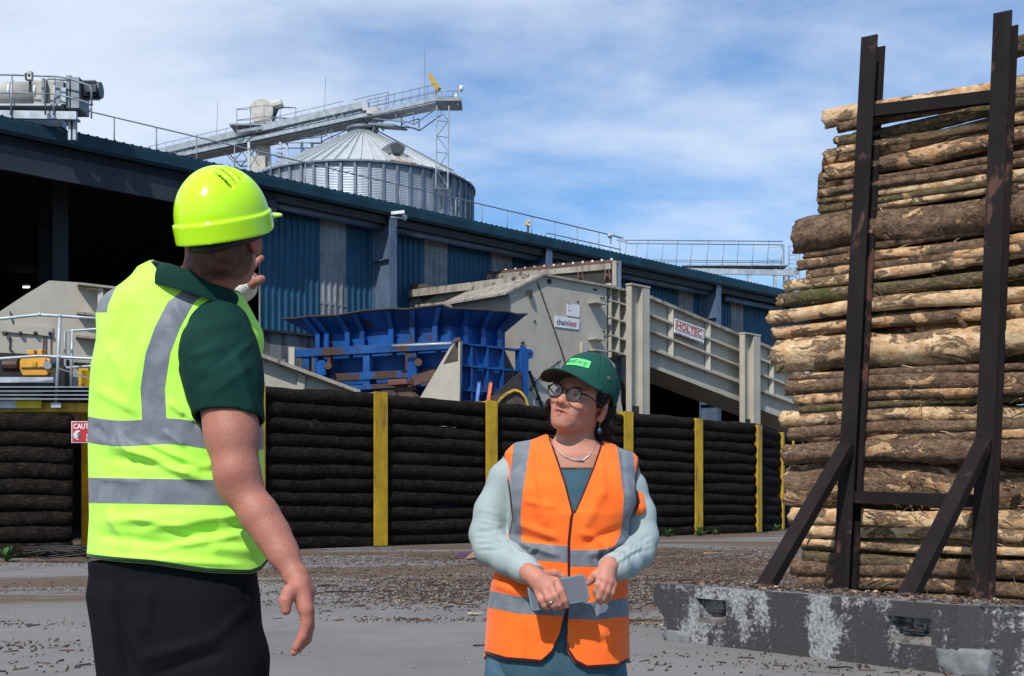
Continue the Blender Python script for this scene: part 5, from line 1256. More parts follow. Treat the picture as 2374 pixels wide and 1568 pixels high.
def skin_mat():
    m, nt, b = node_mat('skin'); t = attr_(nt, 'tone'); v = objvec(nt); c = mixc(nt, math_(nt, 'MULTIPLY', ramp_(nt, noise_(nt, v, 45, 5, .65), .40, .75), .30), t.outputs['Color'], (.40, .13, .09)); c = mixc(nt, math_(nt, 'MULTIPLY', ramp_(nt, noise_(nt, v, 380, 2), .55, .75), .12), c, (.28, .12, .07))
    nt.links.new(c, b.inputs['Base Color']); b.inputs['Roughness'].default_value = .52; b.inputs['Specular IOR Level'].default_value = .35
    b.inputs['Subsurface Weight'].default_value = .12; b.inputs['Subsurface Radius'].default_value = (1, .35, .2); b.inputs['Subsurface Scale'].default_value = .008
    bump_(nt, b, math_(nt, 'ADD', noise_(nt, v, 260, 3), math_(nt, 'MULTIPLY', noise_(nt, v, 60, 4), 1.6)), .30, .004); return m
SKIN = skin_mat()
def rotm(yaw, pitch=0, roll=0):
    return np.array(Matrix.Rotation(yaw, 3, 'Z') @ Matrix.Rotation(pitch, 3, 'X') @ Matrix.Rotation(roll, 3, 'Y'))
def head_sdf(S, C, R, k=1.0, fem=False):
    "C = centre at eye level between the ears, R = rotation, local -y is forward"
    C = np.array(C); zs = .85 if fem else 1.0
    T = lambda p: C+R@(np.array((p[0], p[1], p[2]*zs if p[2] < 0 else p[2]), float)*k); e = lambda c, r, Rr=None, kk=.012, mode='add', p=2.0: S.el(T(c), np.array(r)*k, R if Rr is None else R@Rr, kk*k, mode, p)
    q = lambda a, b, ra, rb, kk=.008, mode='add': S.rc(T(a), T(b), ra*k, rb*k, kk*k, mode)
    e((0, .022, .038), (.074, .094, .084)); e((0, -.022, .018), (.066, .070, .072), kk=.03)
    e((0, -.028, -.050), (.054, .058, .066), kk=.03)
    jw = .043 if fem else .044
    q((-jw, .010, -.050), (-.016, -.066, -.100), .017, .015, .025); q((jw, .010, -.050), (.016, -.066, -.100), .017, .015, .025)
    e((0, -.074, -.100), (.024, .019, .017), kk=.020)
    for s_ in (-1, 1):
        e((s_*.040, -.060, -.026), (.024, .024, .020), kk=.022); q((s_*.010, -.086, .024), (s_*.042, -.070, .022), .010, .009, .012)
        e((s_*.031, -.097, .002), (.017, .014, .012), kk=.010, mode='sub'); e((s_*.031, -.080, .001), (.0150, .0135, .0125), kk=.004)
        e((s_*.031, -.0945, -.0005), (.0125, .008, .0048), kk=.003, mode='sub'); q((s_*.019, -.0905, .0085), (s_*.031, -.0945, .0100), .0032, .0036, .003); q((s_*.031, -.0945, .0100), (s_*.045, -.083, .0070), .0036, .003, .003); q((s_*.020, -.090, -.0065), (s_*.043, -.086, -.0060), .0026, .0024, .003)
        e((s_*.0145, -.101, -.039), (.0090, .011, .0085), kk=.006); q((s_*.030, -.072, -.040), (s_*.026, -.070, -.072), .016, .014, .02)
        # ear
        Re = np.array(Matrix.Rotation(s_*rad(22), 3, 'Z') @ Matrix.Rotation(rad(-12), 3, 'X'))
        e((s_*.079, .016, -.012), (.009, .020, .033), Re, .006); e((s_*.087, .012, -.008), (.004, .010, .018), Re, .005, 'sub'); e((s_*.075, .006, -.038), (.006, .008, .010), Re, .006)
    q((0, -.090, .014), (0, -.110, -.030), .0085, .0115, .010); e((0, -.115, -.035), (.0125, .011, .010), kk=.008)
    for s_ in (-1, 1): e((s_*.0065, -.112, -.0455), (.003, .005, .003), kk=.003, mode='sub')
    e((0, -.086, -.068), (.026, .012, .020), kk=.018)
    q((-.026, -.086, -.0675), (0, -.0995, -.0620), .0036, .0052, .004); q((.026, -.086, -.0675), (0, -.0995, -.0620), .0036, .0052, .004)
    q((-.022, -.086, -.0735), (0, -.0970, -.0775), .0036, .0064, .004); q((.022, -.086, -.0735), (0, -.0970, -.0775), .0036, .0064, .004)
    q((-.018, -.098, -.0695), (.018, -.098, -.0695), .0022, .0022, .002, 'sub')
    return T
def skin_cols(V, base, T, C, R, k, fem, hair=None, lips=(.38, .12, .10)):
    L_ = (V-np.array(C))@R/k; L_[:, 2] = np.where(L_[:, 2] < 0, L_[:, 2]/(.85 if fem else 1.0), L_[:, 2]); x, y, z = L_.T; col = np.tile(np.array(base, float), (len(V), 1))
    def mix(w, c): nonlocal col; w = np.clip(w, 0, 1)[:, None]; col = col*(1-w)+np.array(c)*w
    near = (np.abs(x) < .12) & (np.abs(z) < .16) & (np.abs(y) < .16)
    g_ = lambda cx, cy, cz, s_: np.exp(-(((x-cx)/s_)**2+((y-cy)/s_)**2+((z-cz)/s_)**2))*near
    red = [base[0]*1.0, base[1]*.62, base[2]*.58]
    for s_ in (-1, 1): mix(.5*g_(s_*.042, -.07, -.032, .022), red); mix(.75*g_(s_*.085, .012, -.01, .028), red)
    mix(.6*g_(0, -.115, -.036, .014), red)
    # lips
    lz = np.exp(-((np.abs(x)/.027)**6))*np.exp(-((z+.0695)/.0095)**4)*(y < -.078)*near; mix(lz*1.0, lips)
    mix(np.exp(-((np.abs(x)/.025)**6))*np.exp(-((z+.0692)/.0020)**2)*(y < -.075)*near*.95, (.04, .010, .010))
    # brows
    for s_ in (-1, 1):
        bx = (x*s_-.031); bw_ = np.exp(-(bx/.017)**4)*np.exp(-((z-.0255-.0*bx+8*bx*bx)/.0038)**2)*(y < -.05)*near; mix(bw_*.85, (.05, .028, .018))
        mix(np.exp(-(bx/.014)**4)*np.exp(-((z-.0115)/.0018)**2)*(y < -.06)*near*.55, (.06, .03, .025))
    return col, L_

# ================================================================ MAN in the yellow vest
MY = 2.8
def m3(x, y, Y=MY): return np.array(P(x, y, Y))
man = thing('person', 'man in yellow green vest and hard hat seen from behind, raising a bandaged hand', 'person', (m3(420, 1155)[0], 2.85, 0))
mR = rotm(rad(173), rad(-18)); mC = m3(518, 545, 2.80)
mlv = [(640, 340, 498, .085), (665, 300, 520, .105), (690, 272, 545, .12), (725, 250, 570, .135), (770, 233, 594, .145), (850, 217, 600, .152), (950, 211, 603, .152), (1030, 210, 605, .150), (1110, 211, 606, .150), (1200, 213, 613, .153), (1300, 207, 628, .158), (1350, 208, 628, .158)]
def mlevels(inset=0.0, cyo=0.0, lv=mlv):
    out_ = []
    for y, l, r_, ry in lv:
        z = CH+(HZ-y)/F*2.89; out_.append((z, ((l+r_)/2-CX)/F*2.90, 2.88+cyo+(.03 if y > 800 else .03-.0*(800-y)/1000), (r_-l)/2/F*2.90-inset, ry-inset))
    return out_
# arm joints (right arm hangs, left arm raised in front)
aS, aSl = m3(512, 800, 2.76), m3(531, 955, 2.73); aE = m3(549, 1095, 2.70); aE2 = m3(556, 1128, 2.705); aF = m3(602, 1195, 2.685); aF2 = m3(656, 1282, 2.66); aW = m3(690, 1345, 2.64)
S = SDF((-1.12, 2.45, .0), (-.28, 3.55, 2.02), .005)
head_sdf(S, mC, mR, 1.03)
S.chain([mC+mR@np.array((0, .035, -.035)), m3(484, 640, 2.84), m3(455, 700, 2.88)], [.055, .053, .076], .03)
S.loft(mlevels(.030)[:-2], .03); 
S.chain([m3(465, 760, 2.86), aS, aSl, m3(537, 1010, 2.715), aE], [.04, .050, .055, .055, .048], .03)
S.chain([aE, aE2, aF, m3(632, 1240, 2.675), aF2, m3(682, 1328, 2.643)], [.046, .0425, .0395, .0355, .030, .0255], .026)
S.el(m3(538, 1100, 2.675), (.026, .02, .026), None, .02)
# right hand
hA = m3(690, 1342, 2.642); S.rc(hA, m3(704, 1372, 2.64), .025, .027, .02)
for i, (kx, ky, ix, iy, ux, uy, tx, ty, dy) in enumerate(((714, 1412, 713, 1446, 703, 1474, 686, 1502, -.040), (716, 1418, 717, 1456, 706, 1486, 681, 1513, -.014), (715, 1416, 718, 1452, 711, 1482, 690, 1506, .012), (711, 1410, 714, 1440, 708, 1464, 693, 1484, .036))):
    Yk = 2.645+dy
    S.chain([m3(696, 1356, 2.642+dy*.55), m3(kx-5, ky, Yk)], [.0205, .0175], .010); S.chain([m3(kx-3, ky, Yk), m3(ix-2, iy, Yk), m3(ux, uy, Yk+.0), m3(tx, ty, Yk)], [.0150, .0130, .0115, .0092], .0035)
S.chain([m3(690, 1362, 2.615), m3(672, 1372, 2.600), m3(662, 1392, 2.594), m3(663, 1415, 2.592)], [.019, .0155, .0135, .0115], .008)
# left arm: raised, pointing away to the right
lS, lE, lW = m3(318, 745, 2.95), m3(395, 850, 3.22), m3(520, 700, 3.30)
S.chain([lS, lE], [.06, .048], .03); S.chain([lE, m3(455, 775, 3.27), lW], [.05, .046, .030], .02)
S.rc(m3(525, 695, 3.29), m3(558, 664, 3.25), .030, .036, .02)
for pts in ([(556, 650), (580, 624), (596, 607), (607, 597)], [(560, 655), (576, 648), (590, 640)], [(560, 664), (574, 662), (584, 660)], [(560, 668), (572, 674), (578, 672)]):
    rr = [.014, .0105, .0095, .008][:len(pts)]; S.chain([m3(x, y, 3.24+.01*i) for i, (x, y) in enumerate(pts)], rr, .003)
S.chain([m3(560, 672, 3.22), m3(585, 659, 3.17), m3(600, 650, 3.15), m3(608, 646, 3.15)], [.018, .0125, .0115, .0095], .006)
# lower body
hipz = m3(0, 1330)[2]
S.loft([(.80, m3(403, 1)[0], 2.91, .14, .09), (.90, m3(403, 1)[0], 2.91, .15, .10), (1.02, m3(408, 1)[0], 2.91, .16, .11)], .03)
for sx, yy in ((-1, 2.86), (1, 2.95)):
    cx_ = m3(403, 1)[0]-sx*.09; S.chain([(cx_, yy+.0, .86), (cx_-sx*.01, yy-.01, .48), (cx_-sx*.01, yy+.02, .10)], [.075, .055, .038], .02); S.rc((cx_-sx*.01, yy+.01, .05), (cx_+.06, yy+.14, .035), .030, .025, .02)
V, Fq = S.mesh(); V = relax(V, Fq, 1, .4)
mbase = (.34, .140, .098); cols, Lc = skin_cols(V, mbase, None, mC, mR, 1.03, False)
x, y, z = Lc.T; hz_ = np.clip((z+.112+.45*np.clip(y, -.05, .1)*-.35)/.022, 0, 1)*np.clip((y+.015)/.02, 0, 1)*(np.abs(x) < .1)*(np.abs(z) < .17)*(np.abs(y) < .17)
ear = np.exp(-((np.abs(x)-.08)/.010)**2)*np.exp(-((y-.014)/.024)**2)*np.exp(-((z+.012)/.035)**2); hz_ = hz_*(1-np.clip(ear*2.5, 0, 1))
nz_ = np.array([mnoise.noise(Vector(p)*90) for p in V[hz_ > 0.01]]) if (hz_ > .01).any() else 0
tmp = hz_.copy(); tmp[hz_ > .01] = np.clip(tmp[hz_ > .01]*(1.1+.5*nz_), 0, 1); cols = cols*(1-tmp[:, None]*.9)+np.array((.018, .011, .008))*tmp[:, None]*.9
px, py = pix(V); mk = (V[:, 1] < 2.9)
elb = np.exp(-(((px-535)/26)**2+((py-1102)/24)**2))*mk; cols = cols*(1-.55*elb[:, None])+np.array((.30, .085, .07))*.55*elb[:, None]
hr_ = np.clip((py-1330)/40, 0, 1)*mk*(px > 600); cols = cols*(1-.45*hr_[:, None])+np.array((.44, .155, .115))*.45*hr_[:, None]
body = np_mesh('body', V, Fq, SKIN, man, cols=cols)
# bandage on the pointing hand
S = SDF((-.95, 3.0, 1.5), (-.5, 3.45, 1.85), .0035)
S.rc(m3(522, 697, 3.29), m3(560, 664, 3.245), .036, .042, .02); S.chain([m3(560, 672, 3.22), m3(580, 661, 3.18)], [.026, .0175], .01)
V, Fq = S.mesh(); Nn = vnorm(V, Fq); V = V+Nn*(.0016*np.sin((V[:, 0]*.6+V[:, 2])*900)[:, None]); np_mesh('bandage', V, Fq, cloth_mat('bandage_gauze', (.72, .70, .66), .1, 500), man)
# polo shirt: collar, shoulders, sleeves
S = SDF((-1.10, 2.50, .98), (-.44, 3.40, 1.80), .005)
S.loft([l_ for l_ in mlevels(.010) if l_[0] > 1.02], .03)
S.chain([m3(322, 752, 2.95), m3(365, 810, 3.1)], [.072, .066], .04)
# cut sleeve at its hem, neck opening
hp_, hn = m3(532, 972, 2.732), (m3(532, 1000, 2.73)-m3(522, 880, 2.75)); hn = hn/np.linalg.norm(hn); tl = hn+np.array((-.12, -.10, 0))
d0 = S.d; gx = S.lo[0]+S.h*np.arange(S.n[0]); gy = S.lo[1]+S.h*np.arange(S.n[1]); gz = S.lo[2]+S.h*np.arange(S.n[2])
X, Y, Z = np.meshgrid(gx, gy, gz, indexing='ij'); sd_arm = np.full(X.shape, 9.0)
# sleeve solid kept apart so that its hem can be cut cleanly
S2 = SDF(S.lo, S.lo+S.h*(S.n-1), S.h); S2.chain([m3(514, 762, 2.80), m3(510, 822, 2.77), m3(520, 880, 2.75), m3(535, 1010, 2.728)], [.066, .084, .082, .0795], .03)
pl_ = (X-hp_[0])*tl[0]+(Y-hp_[1])*tl[1]+(Z-hp_[2])*tl[2]
S3 = SDF(S.lo, S.lo+S.h*(S.n-1), S.h); S3.loft([l_ for l_ in mlevels(.018) if l_[0] > 1.02], .03); S3.chain([m3(322, 752, 2.95), m3(365, 810, 3.1)], [.072, .066], .04); S3.chain([m3(440, 770, 2.90), m3(500, 790, 2.83)], [.08, .072], .04)
sl = np.maximum(S2.d, pl_)
inner = np.full(X.shape, 9.0); S4 = SDF(S.lo, S.lo+S.h*(S.n-1), S.h); S4.chain([m3(522, 900, 2.747), m3(536, 1020, 2.728)], [.071, .0735], .01); sl = np.maximum(sl, -np.maximum(S4.d, -(pl_+.10)))
a, b = S3.d, sl.astype(np.float32); kk = .03; t = np.clip(.5+.5*(a-b)/kk, 0, 1)*np.clip((Z-1.36)/.05, 0, 1)+(a > b)*(1-np.clip((Z-1.36)/.05, 0, 1)); S.d = (a*(1-t)+b*t-kk*t*(1-t)*np.clip((Z-1.36)/.05, 0, 1)).astype(np.float32)
V, Fq = S.mesh(); V = relax(V, Fq, 1, .4); Nn = vnorm(V, Fq)
V = folds(V, Nn, [(470, 760, 560, 745, 12, .006), (440, 830, 520, 800, 10, .005), (450, 900, 560, 800, 12, -.005), (480, 920, 590, 840, 10, .003), (470, 880, 590, 790, 9, .004), (540, 800, 590, 960, 10, .004)])
polom = cloth_mat('bottle_green_polo', (.004, .034, .026), .2, 1100); np_mesh('polo_shirt', V, Fq, polom, man)
# collar: a folded band around the neck
def ring_cloth(mb, pts_top, pts_bot, th, out):
    n = len(pts_top)
    for i in range(n-1):
        mb.quad(pts_top[i], pts_top[i+1], pts_bot[i+1], pts_bot[i])
nc = Vector(m3(462, 655, 2.86)); mb = MB(); tops = []; bots = []; inn_ = []
for k in range(41):
    a = 2*math.pi*k/40; ca, sa = math.cos(a), math.sin(a)       # a=pi/2 -> far, -pi/2 near
    back = .5-.5*math.sin(a+.9)
    tops.append(nc+Vector((.078*ca, .078*sa, .010-.028*ca*1.0+.012*back)))
    bots.append(nc+Vector((.108*ca-.004, .106*sa, -.040-.030*ca-.010*(1-back))))
    inn_.append(nc+Vector((.070*ca, .070*sa, -.02-.028*ca)))
mb.v = []
for i in range(40):
    m_t, m_t1 = tops[i].lerp(bots[i], .35)+Vector((.010*math.cos(2*math.pi*i/40), .010*math.sin(2*math.pi*i/40), .004)), tops[i+1].lerp(bots[i+1], .35)+Vector((.010*math.cos(2*math.pi*(i+1)/40), .010*math.sin(2*math.pi*(i+1)/40), .004))
    mb.quad(inn_[i], inn_[i+1], tops[i+1], tops[i]); mb.quad(tops[i], tops[i+1], m_t1, m_t); mb.quad(m_t, m_t1, bots[i+1], bots[i])
o = mb.build('collar', polom, man, smooth=True, flip=False); md = o.modifiers.new('s', 'SOLIDIFY'); md.thickness = .004; md.offset = 0; sm = o.modifiers.new('ss', 'SUBSURF'); sm.levels = 1; sm.render_levels = 2
# vest
S = SDF((-1.06, 2.55, .90), (-.50, 3.15, 1.72), .0045)
S.loft(mlevels(0), .02); V3 = mlevels(0)
S.chain([m3(292, 728, 2.93), m3(400, 690, 2.90), m3(478, 728, 2.885), m3(546, 785, 2.86)], [.065, .085, .078, .058], .05)
# armhole
arm_c = [m3(470, 1010, 2.62), m3(505, 820, 2.62)]
def armhole(X, Y, Z):
    x_ = (X/Y)*F+CX; y_ = HZ-(Z-CH)/Y*F      # outline of the opening, measured on the near side
    cx = np.interp(y_, [690, 740, 800, 860, 930, 985, 1020], [508, 452, 425, 421, 440, 463, 500]); cx2 = np.interp(y_, [690, 740, 800, 860, 930, 985, 1020], [530, 566, 588, 596, 598, 585, 540])
    d = np.maximum(cx-x_, x_-cx2)/F*2.75; d = np.maximum(d, (685-y_)/F*2.75*1.0); d = np.maximum(d, (y_-1010)/F*2.75); return np.maximum(d, Y-(2.93))
S.op(armhole, (-.80, 2.55, 1.2), (-.50, 3.0, 1.66), .004, 'sub', .02)
hem = lambda px_: np.interp(px_, [200, 350, 480, 580, 605, 630], [1296, 1306, 1326, 1333, 1326, 1298])
def hemf(X, Y, Z): x_ = (X/Y)*F+CX; return Z-(CH+(HZ-hem(x_))/F*MY)
S.op(lambda X, Y, Z: hemf(X, Y, Z), S.lo, S.lo+S.h*S.n, .003, 'sub', 0)
# neck opening
S.rc(m3(462, 655, 2.90), m3(462, 560, 2.86), .098, .12, .006, 'sub')
V, Fq = S.mesh(); V = relax(V, Fq, 2, .5); Nn = vnorm(V, Fq)
px, py = pix(V)
vf = [(215, 1010, 470, 1110, 12, .007), (240, 1060, 520, 1090, 11, -.008), (300, 1040, 480, 1120, 10, .008), (230, 1210, 520, 1190, 13, .008), (230, 1240, 430, 1270, 12, -.008), (300, 1200, 440, 1225, 8, .007), (330, 1230, 580, 1190, 10, .008), (400, 1250, 590, 1215, 12, -.008), (350, 1275, 560, 1240, 9, .007), (250, 1175, 300, 1290, 11, .006),
      (215, 985, 260, 1030, 8, -.006), (270, 1000, 310, 1060, 7, .006), (330, 1020, 470, 1085, 8, .007), (420, 1090, 500, 1080, 10, .008), (480, 1270, 600, 1280, 14, .008), (250, 800, 300, 900, 14, .005), (300, 700, 260, 800, 14, -.005), (350, 760, 290, 960, 16, .005), (390, 930, 455, 985, 8, .007), (420, 960, 460, 990, 6, -.006), (380, 1000, 430, 1035, 6, .006), (216, 900, 330, 960, 12, .005),
      (400, 700, 440, 770, 12, .005), (500, 1210, 620, 1290, 14, .009), (560, 1170, 600, 1300, 10, -.008), (225, 1110, 330, 1118, 6, .003), (240, 1290, 560, 1310, 7, .006)]
V = folds(V, Nn, vf); px, py = pix(V); front = V[:, 1] > 2.89
# reflective bands
band1 = 30-np.abs(py-(997+.045*(px-210)+5*np.sin((px-210)/40)))*1.0; band2 = 29.5-np.abs(py-(1137+.018*(px-210)))
sx_ = np.interp(py, [640, 660, 700, 760, 820, 900, 985], [500, 476, 420, 388, 366, 354, 358]); wv = np.interp(py, [640, 700, 800, 985], [34, 31, 29, 28]); vst = np.where(py < 990, wv-np.abs(px-sx_), -50)
sx2 = np.interp(py, [640, 700, 760, 985], [280, 250, 238, 200]); vst2 = np.where(py < 990, np.where(px < sx2+3, np.interp(py, [700, 765], [12, -20]), -50), -50)
strip = np.maximum(np.maximum(band1, band2), np.maximum(vst, vst2))/F*MY
ahd = np.abs(armhole(V[:, 0], V[:, 1], V[:, 2])); hd_ = np.abs(hemf(V[:, 0], V[:, 1], V[:, 2])+0); nk = np.linalg.norm(np.cross(V-m3(462, 655, 2.90), (m3(462, 560, 2.86)-m3(462, 655, 2.90))/np.linalg.norm(m3(462, 560, 2.86)-m3(462, 655, 2.90))), axis=1)-.10
nk = np.where(V[:, 2] > 1.55, nk, 9)
pipe = np.maximum(np.maximum(.0070-ahd, np.where((hd_ > .0) & (hd_ < .02), .005-np.abs(hd_-.006), -1)), .010-nk)
vyel = vest_mat('fluorescent_yellow_mesh', (.42, .86, .075), (.48, .94, .11), (.015, .05, .022))
vest = np_mesh('hi_vis_vest', V, Fq, vyel, man, attrs={'strip': strip, 'pipe': pipe})
# trousers
S = SDF((-1.12, 2.62, .02), (-.42, 3.25, 1.06), .0055)
tl_ = [(1335, 214, 592, .125), (1300, 212, 592, .125), (1380, 208, 599, .135), (1450, 220, 603, .138), (1568, 234, 600, .135), (1640, 240, 598, .125)]
lev = [(CH+(HZ-y)/F*2.89, ((l+r_)/2-CX)/F*2.90, 2.90, (r_-l)/2/F*2.90, ry) for y, l, r_, ry in tl_]; S.loft([l_ for l_ in lev], .03, p=2.5)
cx_ = m3(404, 1)[0]
for sx, yy in ((-1, 2.86), (1, 2.93)):
    c = cx_-sx*.098; S.chain([(c, yy+.02, .76), (c-sx*.005, yy, .45), (c, yy+.01, .08)], [.105, .086, .070], .03)
V, Fq = S.mesh(); V = relax(V, Fq, 2, .5); Nn = vnorm(V, Fq)
V = folds(V, Nn, [(270, 1340, 300, 1568, 12, -.007), (290, 1450, 345, 1568, 10, .006), (320, 1530, 500, 1480, 14, .006), (350, 1568, 520, 1510, 12, -.007), (480, 1500, 580, 1400, 14, .005), (560, 1340, 580, 1430, 6, -.004), (250, 1370, 275, 1500, 10, .004), (350, 1350, 330, 1480, 16, .006), (240, 1400, 290, 1560, 7, .007)])
trm = cloth_mat('navy_black_trousers', (.0035, .0042, .0065), .2, 900); np_mesh('trousers', V, Fq, trm, man)
for sx, yy in ((-1, 2.87), (1, 2.94)):
    c = cx_-sx*.098; S = SDF((c-.12, yy-.2, -.0), (c+.22, yy+.3, .16), .006); S.el((c+.02, yy-.01, .06), (.05, .07, .06), None, .03); S.rc((c+.03, yy, .04), (c+.09, yy+.15, .035), .048, .045, .03); S.half((0, 0, .004), (0, 0, -1)); V, Fq = S.mesh(); np_mesh('boot', V, Fq, blackst, man)
# hard hat
HR = rotm(rad(160), rad(-20)); hC = mC+np.array((.010, 0, 0))+HR@np.array((0, .004, .040))
S = SDF(hC-.19, hC+.19, .003)
Th = lambda p: hC+HR@np.array(p, float)
S.el(Th((0, .005, .0)), (.108, .132, .126), HR, .004)
KS = .935; S.d = np.full(S.n, .5, np.float32); S.el(hC+HR@np.array((0, .005*KS, 0)), np.array((.108, .132, .126))*KS, HR, .004)
loc = np.stack(np.meshgrid(*[S.lo[i]+S.h*np.arange(S.n[i]) for i in range(3)], indexing='ij'), -1)-hC; Lh = loc@HR/KS; hx_, hy_, hz2 = Lh[..., 0], Lh[..., 1], Lh[..., 2]
rr_ = np.sqrt((hx_/.114)**2+((hy_-.005)/.138)**2)
zlow_ = -.048+.026*np.clip(-hy_/.14, 0, 1)**1.5; zup = .000+.010*np.clip(-hy_/.14, 0, 1)
ringd = np.maximum((rr_-1)*.125, np.maximum(zlow_-hz2, hz2-zup)); ridge = -.004*np.exp(-(hx_/.012)**2)*(hy_ < .06)
dome = np.maximum(S.d+ridge*0, -.006-hz2)
# peak
pk_r = np.sqrt((hx_/.098)**2+((hy_+.095)/.088)**2); pk = np.maximum((pk_r-1)*.08, np.abs(hz2+.008+.10*(hy_+.095)*-1*.9+.9*hx_**2)-.0035)
vent = np.full(hx_.shape, 9.0)
for s_ in (-1, 1):
    for j in range(4):
        cx2_, cy2_ = s_*(.050+.0055*j), -.030+.024*j+.01; vv = np.maximum(np.abs(hy_-cy2_-.25*(hx_*s_-.05))-.0055, np.abs(hx_*s_-.056)-.022); vent = np.minimum(vent, np.maximum(vv, -(hz2-.07)))
dome2 = np.maximum(dome, -np.maximum(vent, -(dome+.007)))
slot = np.maximum(np.maximum(np.abs(hy_+.055)-.022, np.abs(hz2-.014)-.004), .06-hx_); 
dome2 = np.minimum(dome2, np.maximum(dome-.004, slot))
a, b = dome2, ringd; k_ = .004; t = np.clip(.5+.5*(a-b)/k_, 0, 1); dd = a*(1-t)+b*t-k_*t*(1-t)
dd = np.minimum(dd, pk)
inner_ = np.maximum(np.sqrt((hx_/.099)**2+((hy_-.005)/.123)**2+((hz2)/.117)**2)-1, -9)*.11; inner_ = np.where(hz2 < 0, (np.sqrt((hx_/.100)**2+((hy_-.005)/.124)**2)-1)*.10, inner_); dd = np.maximum(dd, -inner_)
S.d = dd.astype(np.float32); V, Fq = S.mesh(); V = relax(V, Fq, 2, .45)
hm, nt_, b_ = node_mat('fluorescent_hard_hat'); b_.inputs['Base Color'].default_value = (.50, .88, .012, 1); b_.inputs['Roughness'].default_value = .16; b_.inputs['Specular IOR Level'].default_value = .5; b_.inputs['Subsurface Weight'].default_value = .08; b_.inputs['Subsurface Scale'].default_value = .01
sc_ = noise_(nt_, objvec(nt_), 60, 5, .7); nt_.links.new(ramp_(nt_, sc_, .45, .75, .14, .36), b_.inputs['Roughness']); bump_(nt_, b_, noise_(nt_, objvec(nt_), 18, 2), .03, .004)
hat = np_mesh('hard_hat', V, Fq, hm, man)
# harness band under the hat at the nape
mb = MB(); pts = [Th((.082*math.cos(a), .004+.098*math.sin(a), -.045-.010*math.sin(a))) for a in [math.pi*(-.15+1.3*k/24) for k in range(25)]]
for k in range(24):
    a, b = Vector(pts[k]), Vector(pts[k+1]); u_ = Vector(HR@np.array((0, 0, .010))); mb.quad(a-u_, b-u_, b+u_, a+u_)
o = mb.build('harness_band', paint('black_plastic', (.012, .012, .012), amt=.2), hat if False else man, smooth=True, flip=False); md = o.modifiers.new('s', 'SOLIDIFY'); md.thickness = .003
# chin strap by the right ear
MB().tube([Th((.092, -.010, -.04)), Th((.090, -.004, -.06)), Th((.084, -.030, -.075))], .0028, 6).build('strap', MATS['black_plastic'], man)
# ================================================================ WOMAN in the orange vest
WY = 3.576
def m4(x, y, Y=WY): return np.array(P(x, y, Y))
wom = thing('person', 'woman in orange vest, green cap and glasses looking up to the left, holding a phone', 'person', (m4(1300, 1155)[0], 3.6, 0))
wR = rotm(rad(-28), rad(-13), rad(15)); wC = m4(1345, 934, 3.56); WK = .97
S = SDF((-.16, 3.10, 1.22), (.42, 3.82, 1.66), .003)
T = head_sdf(S, wC, wR, WK, True)
S.chain([T((0, .034, -.05)), m4(1336, 990, 3.585), m4(1328, 1040, 3.60)], [.050, .050, .058], .022)
S.loft([(1.235, m4(1310, 1)[0], 3.60, .17, .095), (1.28, m4(1315, 1)[0], 3.60, .14, .088), (1.315, m4(1325, 1)[0], 3.60, .085, .066)], .035)
V, Fq = S.mesh(); V = relax(V, Fq, 1, .35)
wbase = (.46, .210, .142); cols, Lc = skin_cols(V, wbase, T, wC, wR, WK, True, lips=(.33, .075, .07))
# the rest of the body, same surface: torso, arms, hands, legs, on a coarser grid then hands on a fine grid
def whands(S):
    # right hand (left in the picture) holding the phone
    Y0 = 3.335; p = lambda x, y, d=0.0: m4(x, y, Y0+d)
    S.chain([p(1228, 1330, .03), p(1246, 1343, .01)], [.027, .026], .012)
    kn = [(1289, 1348, .004), (1276, 1358, -.012), (1263, 1367, -.012), (1249, 1374, -.002)]
    for x, y, d in kn: S.rc(p(1247, 1345, .012), p(x, y, d), .021, .0125, .012)
    for (x, y, d), mids in zip(kn, ([(1300, 1370, -.014), (1309, 1392, -.012), (1313, 1405, -.004)], [(1287, 1382, -.026), (1295, 1400, -.020), (1300, 1409, -.006)], [(1272, 1388, -.026), (1281, 1403, -.020), (1286, 1410, -.006)], [(1254, 1390, -.014), (1262, 1403, -.012), (1269, 1410, -.004)])):
        S.chain([p(x, y, d)]+[p(*q_) for q_ in mids], [.0118, .0108, .0098, .0080], .0025)
    S.chain([p(1262, 1334, .035), p(1285, 1330, .055), p(1305, 1338, .06)], [.015, .012, .010], .008)
    # left hand, thumb on the phone corner, fingers hanging
    p = lambda x, y, d=0.0: m4(x, y, 3.33+d)
    S.chain([p(1412, 1312, .03), p(1404, 1328, .012)], [.024, .024], .012)
    kn = [(1392, 1340, -.010), (1402, 1345, -.016), (1413, 1349, -.012), (1421, 1356, .000)]
    for x, y, d in kn: S.rc(p(1404, 1326, .012), p(x, y, d), .020, .0120, .010)
    for (x, y, d), mids in zip(kn, ([(1386, 1356, -.016), (1381, 1369, -.012), (1380, 1378, -.006)], [(1397, 1366, -.022), (1389, 1384, -.016), (1384, 1393, -.006)], [(1407, 1371, -.018), (1399, 1387, -.012), (1392, 1397, -.002)], [(1417, 1374, -.008), (1411, 1386, -.002), (1404, 1394, .006)])):
        S.chain([p(x, y, d)]+[p(*q_) for q_ in mids], [.0112, .0102, .0092, .0076], .0022)
    S.chain([p(1395, 1324, .012), p(1380, 1334, .006), p(1372, 1343, .010), p(1365, 1352, .014)], [.014, .0120, .0105, .0085], .006)
S = SDF((-.02, 3.20, .72), (.36, 3.50, 1.02), .0026); whands(S)
S.chain([m4(1205, 1314, 3.43), m4(1232, 1332, 3.365)], [.026, .027], .01); S.chain([m4(1440, 1310, 3.42), m4(1412, 1312, 3.36)], [.026, .024], .01)
